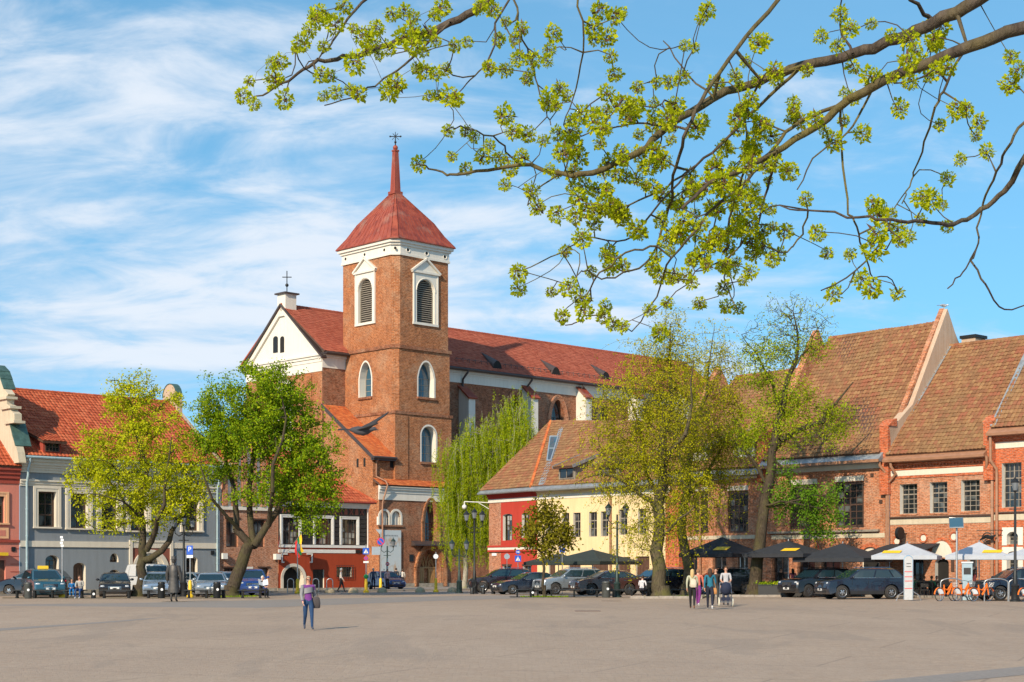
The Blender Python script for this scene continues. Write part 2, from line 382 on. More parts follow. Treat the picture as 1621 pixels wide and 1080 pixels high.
# ---------------- architecture helpers (local frames: x along wall, y inwards, z up) ----------------
def archpts(a, b, top, rise, kind, n=12):
    w_ = b-a; sp = top-rise; c = (a+b)/2; out_ = []
    for i in range(n+1):
        if kind == 'g':                                   # pointed arch of two arcs
            x = a+w_*i/n; k = abs(x-c)/(w_/2); z = sp+rise*(1-k**2.1)**.75 if k < 1 else sp
        else:
            th = math.pi*i/n; x = c-w_/2*math.cos(th); z = sp+rise*math.sin(th)
        out_.append((x, z))
    return out_
def wall(parent, name, mat, s0, s1, z0, z1, holes=(), y=0, reveal=.3, rmat=None, thick=.0):
    """wall front with real openings; holes: (a,b,c,d,kind,rise)"""
    mb = MB(); xs = sorted({s0, s1, *[h[0] for h in holes], *[h[1] for h in holes]}); zs = sorted({z0, z1, *[h[2] for h in holes], *[h[3] for h in holes]})
    xs = [x for x in xs if s0-1e-6 <= x <= s1+1e-6]; zs = [z for z in zs if z0-1e-6 <= z <= z1+1e-6]
    for i in range(len(xs)-1):
        for j in range(len(zs)-1):
            cx_, cz_ = (xs[i]+xs[i+1])/2, (zs[j]+zs[j+1])/2
            if any(h[0] < cx_ < h[1] and h[2] < cz_ < h[3] for h in holes): continue
            mb.quad((xs[i],y,zs[j]), (xs[i+1],y,zs[j]), (xs[i+1],y,zs[j+1]), (xs[i],y,zs[j+1]))
    for h in holes:
        a, b, c, d = h[:4]; kind = h[4] if len(h) > 4 else 'r'; rv = y+(h[6] if len(h) > 6 else reveal)
        if kind == 'r': crv = [(a, d), (b, d)]
        else:
            crv = archpts(a, b, d, h[5], kind)
            mb.cm = 0
            for (x0,q0), (x1,q1) in zip(crv, crv[1:]): mb.quad((x0,y,q0), (x1,y,q1), (x1,y,d), (x0,y,d))
        mb.cm = 1 if rmat else 0
        loop = [(a, c)]+crv+[(b, c)]
        for (x0,q0), (x1,q1) in zip(loop, loop[1:]+loop[:1]): mb.quad((x0,y,q0), (x1,y,q1), (x1,rv,q1), (x0,rv,q0))
        mb.cm = 0
    if thick:
        mb.quad((s1,y,z0), (s1,y+thick,z0), (s1,y+thick,z1), (s1,y,z1)); mb.quad((s0,y+thick,z0), (s0,y,z0), (s0,y,z1), (s0,y+thick,z1))
        mb.quad((s0,y,z1), (s1,y,z1), (s1,y+thick,z1), (s0,y+thick,z1))
    return mb.build(name, [mat, rmat] if rmat else mat, parent)
def window(parent, a, b, c, d, y, cols=2, rows=3, fw=.07, mw=.035, fmat=None, gmat=None, kind='r', rise=0, trans=None, name='window', bars=None):
    """frame with muntins (one part) and every pane a sub-part; trans = height fraction of a heavy transom"""
    fmat = fmat or M['wood_dark']; gmat = gmat or M['glass']; mb = MB(); y1 = y+.07
    top = d-rise if kind != 'r' else d
    mb.box(a, a+fw, y, y1, c, top); mb.box(b-fw, b, y, y1, c, top); mb.box(a+fw, b-fw, y, y1, c, c+fw)
    if kind == 'r': mb.box(a+fw, b-fw, y, y1, d-fw, d)
    else:
        o = archpts(a, b, d, rise, kind); i_ = archpts(a+fw, b-fw, d-fw, rise-fw*.6, kind)
        for k in range(len(o)-1):
            mb.add([(o[k][0],y,o[k][1]),(o[k+1][0],y,o[k+1][1]),(i_[k+1][0],y,i_[k+1][1]),(i_[k][0],y,i_[k][1])], [(3,2,1,0)])
            mb.add([(i_[k][0],y,i_[k][1]),(i_[k+1][0],y,i_[k+1][1]),(i_[k+1][0],y1,i_[k+1][1]),(i_[k][0],y1,i_[k][1])], [(0,1,2,3)])
        mb.box(a+fw, b-fw, y+.004, y1, top-mw/2, top+mw/2)
    ia, ib, ic = a+fw, b-fw, c+fw; it = top-fw if kind == 'r' else top-mw/2
    xs = [ia+(ib-ia)*i/cols for i in range(cols+1)]; zs = [ic+(it-ic)*i/rows for i in range(rows+1)]
    for i in range(1, cols):
        h_ = mw*(1.9 if cols % 2 == 0 and i == cols//2 and cols > 2 else 1)/2
        mb.box(xs[i]-h_, xs[i]+h_, y+.006, y1, ic, it)
    for j in range(1, rows):
        h_ = mw*(2.0 if trans is not None and j == trans else 1)/2; mb.box(ia, ib, y+.012, y1-.004, zs[j]-h_, zs[j]+h_)
    fr = mb.build(name, fmat, parent)
    for i in range(cols):
        for j in range(rows):
            p = MB().box(xs[i]-.004, xs[i+1]+.004, y+.035+.002*((i+j) % 2), y+.055, zs[j]-.004, zs[j+1]+.004).build('pane', gmat, fr)
            p.location.y = random.uniform(-.002, .004); p.rotation_euler.z = 0
    if kind != 'r':
        MB().prism([(ia, it)]+[(ib, it)]+archpts(ia, ib, d-fw, rise-fw*.6, kind)[::-1], y+.036, y+.055).build('pane', gmat, fr)
    return fr
def surround(parent, a, b, c, d, w_, mat, proud=.07, y=0, name='surround', sill=None):
    mb = MB(); mb.box(a-w_, a, y-proud, y+.02, c, d+w_); mb.box(b, b+w_, y-proud, y+.02, c, d+w_); mb.box(a, b, y-proud, y+.02, d, d+w_)
    w2 = w_*.45; mb.box(a-w_-.03, a-w_+w2, y-proud-.03, y+.01, c, d+w_+.03); mb.box(b+w_-w2, b+w_+.03, y-proud-.03, y+.01, c, d+w_+.03); mb.box(a-w_+w2, b+w_-w2, y-proud-.03, y+.01, d+w_-w2+.03, d+w_+.03)
    o = mb.build(name, mat, parent)
    if sill: MB().box(a-w_-.06, b+w_+.06, y-proud-.09, y+.02, c-.1, c-.002).build('sill', sill, parent)
    return o
def band(parent, name, mat, s0, s1, z0, z1, proud=.06, y=0):
    return MB().box(s0, s1, y-proud, y+.02, z0, z1).build(name, mat, parent)
def cornice(parent, name, mat, s0, s1, z0, z1, steps=((.0,.05),(.35,.12),(.6,.2),(.82,.3)), y=0):
    mb = MB(); ks = [k for k, _ in steps]+[1]
    for (k, p), k2 in zip(steps, ks[1:]): mb.box(s0-p*.0, s1+p*.0, y-p, y+.02, z0+(z1-z0)*k, z0+(z1-z0)*k2)
    return mb.build(name, mat, parent)
def inpoly(p, q, poly):
    ins = np.zeros(p.shape, bool); n = len(poly)
    for i in range(n):
        x0, y0 = poly[i]; x1, y1 = poly[(i+1) % n]
        if y0 == y1: continue
        ins ^= ((y0 > q) != (y1 > q)) & (p < (x1-x0)*(q-y0)/(y1-y0)+x0)
    return ins
def roof(parent, poly, mat, tw=.24, th=.34, name='roof', smat=None, lip=.03, wave=.03, sag=0., seed=1, offset=0.):
    """roof slope: solid deck + one mesh of real overlapping tiles; poly[0]->poly[1] is the eave, left to right seen from outside"""
    ps = [Vector(p) for p in poly]; A, B = ps[0], ps[1]; ex = (B-A).normalized(); nrm = Vector((0,0,0))
    for i in range(len(ps)): nrm += ps[i].cross(ps[(i+1) % len(ps)])
    nrm.normalize()
    if nrm.z < 0: nrm = -nrm
    ey = nrm.cross(ex)
    pq = [((p-A).dot(ex), (p-A).dot(ey)) for p in ps]
    deck = MB().slab([p-nrm*.015 for p in ps] if (ps[1]-ps[0]).cross(ps[2]-ps[1]).dot(nrm) > 0 else [p-nrm*.015 for p in ps][::-1], .14).build(name, smat or M['wood_brown'], parent)
    p0, p1 = min(a for a, _ in pq), max(a for a, _ in pq); q1 = max(b for _, b in pq)
    nc, nr = max(1, int((p1-p0)/tw)), max(1, int(q1/th)+1); twx = (p1-p0)/nc; rs = np.random.RandomState(seed)
    J, I = np.meshgrid(np.arange(nc), np.arange(nr)); J = J.ravel(); I = I.ravel()
    pc = p0+(J+.5)*twx; qc = (I+.5)*th
    k = inpoly(pc, qc, pq); pc, qc = pc[k], qc[k]; n = len(pc)
    pc = pc+rs.uniform(-.012, .012, n); qc = qc+rs.uniform(-.012, .012, n); hz = rs.uniform(-.006, .012, n)+rs.normal(0, .004, n)
    if sag: hz = hz+sag*(np.sin(pc*.55+1)*np.sin(qc*.5)+.6*np.sin(pc*1.3+qc*.8))
    px4 = np.array([-.5, -.22, .1, .5])*twx*1.02; ph = np.array([.25, 1., .85, .0])*wave
    A_, EX, EY, NN = (np.array(v) for v in (A, ex, ey, nrm))
    def pt(du, dv, h): return A_+(pc+du)[:,None]*EX+(qc+dv)[:,None]*EY+(h+hz)[:,None]*NN
    V = np.stack([pt(px4[i], -.5*th, ph[i]+lip) for i in range(4)]+[pt(px4[i], .58*th, ph[i]) for i in range(4)]+[pt(px4[i], -.5*th+.002, ph[i]-.012) for i in range(4)], 1)
    fl = np.array([(0,1,5,4),(1,2,6,5),(2,3,7,6),(8,9,1,0),(9,10,2,1),(10,11,3,2)])
    Fq = (np.arange(n)*12)[:,None,None]+fl[None]
    npmesh('tiles', V.reshape(-1,3), Fq.reshape(-1,4), mat, deck, 'stuff')
    return deck
def ridgecap(parent, p0, p1, mat, r=.13, L=.38, name='ridge_tiles'):
    p0, p1 = Vector(p0), Vector(p1); n = max(1, int((p1-p0).length/L)); mb = MB()
    for i in range(n):
        a = p0.lerp(p1, i/n); b = p0.lerp(p1, (i+1.12)/n); mb.tube([a-Vector((0,0,.03)), b-Vector((0,0,.03))], [r, r*.86], 7)
    o = mb.build(name, mat, parent, 40); o['kind'] = 'stuff'; return o
def pipe(parent, pts, mat, r=.06, name='downpipe', rings=True):
    mb = MB(); mb.tube(pts, r, 8); a, b = Vector(pts[-2]), Vector(pts[-1])
    if rings:
        n = int((b-a).length/1.9)
        for i in range(1, n+1):
            p = a.lerp(b, i/(n+1)); mb.tube([p-Vector((0,0,.03)), p+Vector((0,0,.03))], r*1.25, 8)
    return mb.build(name, mat, parent, 40)
def sub(fr, s, off=0):
    p = fr.world(s, off); return Fr((p.x, p.y), math.degrees(fr.th))
def bld(fr, name, label, cat='building'): return thing(name, (fr.o.x, fr.o.y, 0), fr.th, label, cat)
def lettering(parent, text, size, mat, loc, rot, name='lettering', depth=.008, align='CENTER'):
    cu = bpy.data.curves.new('text', 'FONT'); cu.body = text; cu.size = size; cu.extrude = depth; cu.align_x = align
    t_ = bpy.data.objects.new('text', cu); COL.objects.link(t_)
    dg = bpy.context.evaluated_depsgraph_get(); me = bpy.data.meshes.new_from_object(t_.evaluated_get(dg)); bpy.data.objects.remove(t_)
    me.materials.clear(); me.materials.append(mat); o = link(name, me, parent); o.location = loc; o.rotation_euler = rot; return o

def place(o, loc, rz): o.location = loc; o.rotation_euler.z = R(rz); return o
class turned:
    """everything added to `parent` inside the block is turned about z and moved (for the side faces of a building)"""
    def __init__(s, parent, loc, rz): s.p = parent; s.loc = Vector(loc); s.rz = R(rz)
    def __enter__(s): s.old = set(s.p.children)
    def __exit__(s, *a):
        m = Matrix.Rotation(s.rz, 3, 'Z')
        for o in set(s.p.children)-s.old: o.location = s.loc+m @ o.location; o.rotation_euler.z += s.rz
def plan(mb, poly, z0, z1):
    n = len(poly); mb.add([(x,y,z0) for x,y in poly]+[(x,y,z1) for x,y in poly], [tuple(range(n-1,-1,-1)), tuple(range(n,2*n))]+[(i,(i+1)%n,(i+1)%n+n,i+n) for i in range(n)]); return mb
def shed_dormer(b, s0, s1, z0, z1, yf, k, ze, ov, mat, wmat, cols=2, rows=1, pitch=.35, cheek=None, fmat=None, gmat=None):
    """shed dormer on a slope z = ze + k (y - ov)"""
    zt = z1+.14; yb = (zt-ze-pitch*yf+k*ov)/(k-pitch); zb = zt+pitch*(yb-yf); yl = (z0-.2-ze)/k+ov
    d = MB().prismx([(yf, z0-.2), (yf, zt), (yb, zb), (yl+.2, z0-.2)][::-1], s0, s1).build('dormer', wmat, b)
    window(b, s0+.12, s1-.12, z0, z1, yf-.06, cols, rows, .06, .04, fmat or M['wood_grey'], gmat or M['glass'], name='dormer_window')
    roof(b, [(s0-.2,yf-.45,zt-.45*pitch+.06), (s1+.2,yf-.45,zt-.45*pitch+.06), (s1+.2,yb+.3,zb+.3*pitch+.06), (s0-.2,yb+.3,zb+.3*pitch+.06)], mat, .24, .33, 'dormer_roof', sag=.01, seed=int(s0*10) % 97)
    for s_ in (s0-.24, s1+.2) if mat is not M['tile_red'] else ():
        MB().slab([(s_,yf-.5,zt-.5*pitch+.16), (s_+.07,yf-.5,zt-.5*pitch+.16), (s_+.07,yb+.2,zb+.2*pitch+.16), (s_,yb+.2,zb+.2*pitch+.16)], .22).build('bargeboard', M['zinc'], b)
    return d
def onplane(fr, x, y, p, q, r):
    """pixel ray meets the plane through three local points -> local point"""
    P_, Q, R_ = [fr.world(*v) for v in (p, q, r)]; n = (Q-P_).cross(R_-P_); d = Vector(((x-CX)/F, 1, (HY-y)/F)); o = Vector((0,0,CH))
    w_ = o+d*((P_-o).dot(n)/d.dot(n)); v = Vector((w_.x, w_.y))-fr.o
    return Vector((v.dot(fr.e), v.dot(fr.b), w_.z))
# ---------------- ground ----------------
def ground_mat():
    m, t, b = newmat('square paving'); oc = objc(t)
    vo = t.new('ShaderNodeTexVoronoi', {'Vector': oc, 'Scale': 7.5, 'Randomness': .75}, feature='DISTANCE_TO_EDGE').outputs[0]
    vc = t.new('ShaderNodeTexVoronoi', {'Vector': oc, 'Scale': 7.5, 'Randomness': .75}).outputs['Color']
    g = t.noise(oc, .09, 6, .6, .4); f = t.noise(oc, 1.3, 6, .65); st = t.noise(t.new('ShaderNodeMapping', {'Vector': oc, 'Scale': (.5, .12, 1), 'Rotation': (0, 0, R(62))}).outputs[0], .8, 5, .6)
    rn = t.new('ShaderNodeSeparateColor', {0: vc}).outputs[0]
    c = t.ramp(rn, [(0, (.352,.258,.186)), (.5, (0.365,0.281,0.212)), (1, (.398,.300,.219))])
    c = t.mix(t.math('MULTIPLY', t.ramp(g, [(.4, 0), (.68, 1)]), .45), c, (0.284,0.217,0.166))
    c = t.mix(t.math('MULTIPLY', t.ramp(st, [(.5, 0), (.7, 1)]), .4), c, (0.430,0.336,0.256))
    c = t.mix(t.math('MULTIPLY', t.ramp(f, [(.58, 0), (.8, 1)]), .5), c, (0.232,0.178,0.141))
    j = t.new('ShaderNodeMapRange', {'Value': vo, 'From Min': 0, 'From Max': .06, 'To Min': .8, 'To Max': 1}).outputs[0]
    c = t.mix(1, c, j, 'MULTIPLY')
    jt = t.new('ShaderNodeTexBrick', {'Vector': t.new('ShaderNodeMapping', {'Vector': oc, 'Rotation': (0, 0, R(24))}).outputs[0], 'Scale': 1, 'Mortar Size': .05, 'Mortar Smooth': .6, 'Brick Width': 7., 'Row Height': 3.4})
    c = t.mix(t.math('MULTIPLY', jt.outputs[1], t.math('MULTIPLY', f, .9)), c, (.18,.145,.118))
    pt = t.noise(t.new('ShaderNodeMapping', {'Vector': oc, 'Scale': (.22, .05, 1), 'Rotation': (0, 0, R(-20))}).outputs[0], 1., 6, .7, .6)
    c = t.mix(t.math('MULTIPLY', t.ramp(pt, [(.55, 0), (.60, 1)]), .42), c, (.25,.20,.16))
    setp(t, b, Base_Color=c, Roughness=.82); b.inputs['Specular IOR Level'].default_value = .3
    bump(t, b, t.math('ADD', t.math('MULTIPLY', t.ramp(vo, [(0, 0), (.12, 1)]), .5), t.math('MULTIPLY', f, .5)), .7, .015); return m
M['paving'] = ground_mat()
def asphalt_mat(name, c0, c1):
    m, t, b = newmat(name); oc = objc(t); n = t.noise(oc, .35, 6, .65); f = t.noise(oc, 9, 5, .7)
    c = t.mix(.5, t.ramp(n, [(.3, c0), (.7, c1)]), t.ramp(f, [(.3, tuple(x*.7 for x in c0)), (.7, tuple(x*1.2 for x in c1))]))
    setp(t, b, Base_Color=c, Roughness=.85); bump(t, b, f, .5, .008); return m
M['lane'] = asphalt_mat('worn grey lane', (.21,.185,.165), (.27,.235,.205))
M['pavement'] = asphalt_mat('pavement slab', (.20,.18,.155), (.26,.235,.205))
M['soil'] = asphalt_mat('dry soil', (.15,.115,.07), (.20,.16,.09))
def ground():
    xs = [-1500, -400, -120]+list(range(-70, 71, 5))+[120, 400, 1500]; ys = [-400, -100, -30]+list(range(-5, 66, 5))+[80, 110, 150, 220, 500, 2500]
    V = [(x, y, gz(y)) for y in ys for x in xs]; nx = len(xs)
    Fq = [(j*nx+i, j*nx+i+1, (j+1)*nx+i+1, (j+1)*nx+i) for j in range(len(ys)-1) for i in range(nx-1)]
    npmesh('ground', V, Fq, M['paving'], None, 'structure')
ground()
def sheet(name, pts, mat, z=.004, kind='structure'):
    mb = MB(); n = len(pts); mb.add([(x, y, gz(y)+z) for x, y in pts], [tuple(range(n))]); return mb.build(name, mat, None, None, kind)
def slabkerb(name, pts, mat, h=.12, kind='structure', kmat=None):
    mb = MB(); n = len(pts); mb.add([(x, y, gz(y)-.1) for x, y in pts]+[(x, y, gz(y)+h) for x, y in pts], [tuple(range(n, 2*n))]+[(i, (i+1) % n, (i+1) % n+n, i+n) for i in range(n)])
    return mb.build(name, mat, None, None, kind)

# ---------------- left street: one building line, receding to the right ----------------
G = Fr(((31-CX)/F*97, 97), 42.5)
def grey_house():
    b = bld(G, 'grey_house', 'blue grey plaster house with red tiled roof and cream window frames'); L = G.S(347); Z = lambda y, x=31: G.Z(x, y)
    ze = Z(724)
    ops = []; wins = []
    for (x0, x1, y0, y1) in ((60,88,778,834),(111,138,781,836),(160,186,784,838),(206,231,787,840),(292,314,791.5,840)):
        a, b_, c, d = G.rect(x0, x1, y0, y1); ops.append((a, b_, c, d)); wins.append((a, b_, c, d))
    low = []
    for (x0, x1, y0, y1, rise) in ((72,93,879,906,.32),(116,135.5,891,936,.3),(174,187.5,876,890,.45),(172,190,902,912,.32),(295,312.5,881,912,.25)):
        a, b_, c, d = G.rect(x0, x1, y0, y1); low.append((a, b_, c, d, 'a', rise))
    pa, pb, pc, pd = G.rect(219, 254, 880, 937); pc = .12; low.append((pa, pb, pc, pd, 'a', (pb-pa)/2, .9))
    wall(b, 'wall', M['grey_blue'], 0, L, 0, ze, ops+low, 0, .42, M['cream_trim'])
    place(wall(b, 'side_wall', M['cream'], 0, 12, 0, ze), (L, 0, 0), 90)
    for i, (a, b_, c, d) in enumerate(wins):
        window(b, a, b_, c, d, .22, 2, 3 if i else 3, .09, .05, M['wood_dark'], M['glass'], trans=1)
        surround(b, a, b_, c, d, .30, M['cream_trim'], .09, 0, 'surround', M['cream_trim'])
    for i, h in enumerate(low):
        a, b_, c, d, k, rise = h[:6]
        if i in (1, 5):
            n = MB(); yv = h[6] if len(h) > 6 else .4
            crv = archpts(a, b_, d, rise, 'a')
            n.prism([(a, c), (b_, c)]+crv[::-1], yv, yv+.08); dd = n.build('door', M['wood_brown'] if i == 1 else M['void'], b)
            if i == 1:
                for q in range(1, 4): MB().box(a+(b_-a)*q/4-.012, a+(b_-a)*q/4+.012, yv-.02, yv+.01, c+.05, d-rise).build('plank_strip', M['wood_dark'], dd)
        else: window(b, a, b_, c, d, .36, 2 if i != 3 else 3, 2 if i != 3 else 1, .06, .035, M['wood_dark'], M['glass'], 'a', rise)
    # portal: cream arch ring, brown spandrel panel, cream frame
    a, b_, c, d = G.rect(204, 273, 858, 906); a0, a1 = G.S(209), G.S(266)
    ring = MB(); o = archpts(a0, a1, pd+.42, (a1-a0)/2*.98, 'a', 18); i_ = archpts(pa, pb, pd, (pb-pa)/2, 'a', 18)
    for k in range(18):
        ring.add([(o[k][0],-.05,o[k][1]),(o[k+1][0],-.05,o[k+1][1]),(i_[k+1][0],-.02,i_[k+1][1]),(i_[k][0],-.02,i_[k][1])], [(3,2,1,0)])
        m1 = [((p[0]*.45+q[0]*.55), (p[1]*.45+q[1]*.55)) for p, q in ((o[k], i_[k]), (o[k+1], i_[k+1]))]
        ring.add([(o[k][0],-.14,o[k][1]),(o[k+1][0],-.14,o[k+1][1]),(m1[1][0],-.14,m1[1][1]),(m1[0][0],-.14,m1[0][1]),(o[k][0],.02,o[k][1]),(o[k+1][0],.02,o[k+1][1]),(m1[1][0],.02,m1[1][1]),(m1[0][0],.02,m1[0][1])], [(3,2,1,0),(0,1,5,4),(2,3,7,6)])
    ring.box(a0, a0+.34, -.14, .02, .1, o[0][1]); ring.box(a1-.34, a1, -.14, .02, .1, o[-1][1])
    ring.build('portal_arch', M['cream_trim'], b)
    pn = MB(); top = Z(866)
    for k in range(18): pn.quad((o[k][0],-.045,o[k][1]), (o[k+1][0],-.045,o[k+1][1]), (o[k+1][0],-.045,d), (o[k][0],-.045,d))
    pn.quad((a+.2,-.045,1.2), (a0,-.045,1.2), (a0,-.045,d), (a+.2,-.045,d)); pn.quad((a1,-.045,1.2), (b_-.2,-.045,1.2), (b_-.2,-.045,d), (a1,-.045,d))
    pn.build('portal_panel', M['brown_panel'], b)
    fr = MB(); fr.box(a, a+.22, -.12, .02, 0.02, d+.12); fr.box(b_-.22, b_, -.12, .02, 0.02, d+.12); fr.box(a+.22, b_-.22, -.12, .02, d-.02, d+.12); fr.build('portal_frame', M['cream_trim'], b)
    band(b, 'band', M['cream_trim'], 0, L, Z(865.5), Z(856), .08)
    cornice(b, 'moulding', M['cream_trim'], 0, L, Z(769), Z(758.5), ((0,.06),(.35,.12),(.75,.2)))
    cornice(b, 'cornice', M['cream_trim'], -.05, L, Z(747), Z(725.5), ((0,.1),(.2,.16),(.38,.24),(.55,.34),(.78,.46)))
    MB().box(-.4, L+.1, -.03, .2, -.4, .32).build('plinth', M['plinth'], b)
    gt = MB(); gt.tube([(.1,-.62,ze+.02), (L-.05,-.62,ze+.02)], .085, 8); gt.box(.1, L-.05, -.66, -.1, ze-.05, ze-.02); gt.build('gutter', M['gutter_blue'], b, 40)
    for sx in (G.S(41), G.S(342.5)):
        pipe(b, [(sx,-.6,ze), (sx,-.6,ze-.25), (sx,-.32,ze-.75), (sx,-.32,ze-1.1), (sx,-.2,ze-1.4), (sx,-.14,ze-1.55), (sx,-.14,.35)], M['gutter_blue'], .075)
    a, b_, c, d = G.rect(333.5, 338.5, 872, 878); MB().box(a, b_, -.08, .02, c, d).build('meter_box', M['iron'], b)
    # roof
    mR = 6.5; zr = G.Z(270, 637, mR); ov = -.55; ze2 = ze+.12
    roof(b, [(0.05,ov,ze2), (L-.1,ov,ze2), (L-.1,mR,zr), (.05,mR,zr)], M['tile_red'], .26, .36, wave=.035, seed=2)
    MB().slab([(L-.1,13.4,ze2), (.05,13.4,ze2), (.05,mR,zr-.02), (L-.1,mR,zr-.02)], .14).build('rear_slope', M['tile_red'], b)
    ridgecap(b, (0,mR,zr+.03), (L,mR,zr+.03), M['tile_red'], .14)
    # shed dormer
    k = (zr-ze2)/(mR-ov); s0, s1 = G.S(63, .2), G.S(91, .2); zd0, zd1 = G.Z(63, 715, .1), G.Z(63, 700.5, .1); shed_dormer(b, s0, s1, zd0, zd1, (zd0-.12-ze2)/k+ov, k, ze2, ov, M['tile_red'], M['pink_dark'], 4, 2, .3, fmat=M['wood_dark'])
    # fire wall with scrolled outline between the two left houses (seen from its sunlit left side)
    pts = [G.pxy(x, y, -.4) for x, y in ((31,731),(29,716),(26,704),(20,690),(17,669),(24,666),(24,655),(18,650),(18,643),(12,640),(12,628),(14,624),(8,616),(3,600),(-1,588),(-9,579))]
    base = ze-.4; prof = [(pts[0][0], base)]+pts+[(mR, pts[-1][1]+.4), (2*mR-pts[-1][0], pts[-1][1]), (2*mR, base)]
    gw = MB().prismx(prof, -.45, .03).build('fire_wall', M['cream'], b)
    cp = MB(); ids = [(12, 13), (13, 14), (14, 15)]
    for i, j in ids:
        (y0, z0), (y1, z1) = pts[i], pts[j]; cp.slab([(-.5,y0-.06,z0+.03), (.3,y0-.06,z0+.03), (.3,y1,z1+.06), (-.5,y1,z1+.06)], .07)
    cp.build('coping', M['copper'], gw); cp = MB(); (y0, z0), (y1, z1) = pts[2], pts[4]; cp.slab([(-.5,y0-.1,z0-.05), (.55,y0-.1,z0-.05), (.55,y1,z1+.08), (-.5,y1,z1+.08)], .08)
    cp.build('coping', M['copper'], gw)
    for i, z in ((5, 0), (8, 0), (10, 0)):
        yy, zz_ = pts[i]; MB().box(-.6, .15, yy-.25, yy+1.2, zz_-.16, zz_).build('string_moulding', M['cream'], gw)
    # right gable wall with rounded head
    zt = G.Z(281, 609, mR); r_ = .95; c0 = zt-r_
    prof = [(-.2, ze2-.3), (-.2, ze2+.15), (mR-r_-.1, zr-.8), (mR-r_-.1, zr-.1)]+[(mR-r_*math.cos(math.pi*i/10), c0+r_*math.sin(math.pi*i/10)) for i in range(11)]+[(mR+r_+.1, zr-.1), (2*mR, ze2)]
    g2 = MB().prismx(prof, L-.1, L+.32).build('gable_wall', M['plaster_tan'], b)
    cp = MB()
    for i in range(10):
        p, q = [(mR-(r_+.03)*math.cos(math.pi*j/10), c0+(r_+.03)*math.sin(math.pi*j/10)) for j in (i, i+1)]
        cp.slab([(L-.15,p[0],p[1]), (L+.37,p[0],p[1]), (L+.37,q[0],q[1]), (L-.15,q[0],q[1])], .04)
    cp.build('coping', M['copper'], g2)
    return b
grey_house()
def pink_house():
    f = sub(G, -9.5); b = bld(f, 'pink_house', 'salmon pink house at the left edge with dark red cornice'); L = 9.48; Z = lambda y, x=28: f.Z(x, y)
    zc0, zc1 = Z(766), Z(740)
    a1 = f.S(6.5); c, d = f.Z(3, 828), f.Z(3, 786); ops = [(a1-1.05, a1, c, d), (a1-5.2, a1-4.15, c, d)]
    da = f.S(9); ops.append((da-1.5, da, .1, f.Z(5, 887)))
    wall(b, 'wall', M['pink'], 0, L, 0, zc1, ops, 0, .25)
    for o in ops[:2]:
        window(b, *o, .15, 2, 3, .08, .045); surround(b, *o, .26, M['orange_trim'], .06, 0, 'surround', M['orange_trim'])
        MB().box(o[0]-.28, o[1]+.28, -.05, .02, Z(853), Z(836)).build('apron_panel', M['orange_trim'], b); MB().box(o[0]-.08, o[1]+.08, -.06, .02, Z(849), Z(840)).build('apron_inset', M['pink'], b)
    o = ops[2]; MB().box(o[0], o[1], .2, .28, o[2], o[3]).build('door', M['wood_brown'], b)
    cornice(b, 'cornice', M['pink_dark'], 0, L, zc0, zc1, ((0,.06),(.3,.14),(.55,.22),(.8,.32)))
    band(b, 'band', M['pink_dark'], 0, L, Z(859), Z(855), .1)
    for k in range(6):
        zz = .5+k*.48; MB().box(o[1]+.3, L, -.02, .01, zz, zz+.03).build('groove_moulding', M['pink_dark'], b)
    MB().box(f.S(18), f.S(24), -.05, .02, Z(873), Z(866)).build('vent', M['iron'], b)
    MB().box(da-1.5, f.S(9), -.4, -.1, Z(880), Z(875)).build('sign_board', M['yellow_paint'], b)
    MB().box(-.2, L, -.03, .2, -.4, .3).build('plinth', M['plinth'], b)
    zr = zc1+5; roof(b, [(0,-.4,zc1+.05), (L,-.4,zc1+.05), (L,6,zr), (0,6,zr)], M['tile_red'], .26, .36, wave=.035, seed=9)
    MB().slab([(L,12.4,zc1), (0,12.4,zc1), (0,6,zr-.02), (L,6,zr-.02)], .14).build('rear_slope', M['tile_red'], b)
    return b
pink_house()
B0 = sub(G, G.S(347)+.01)
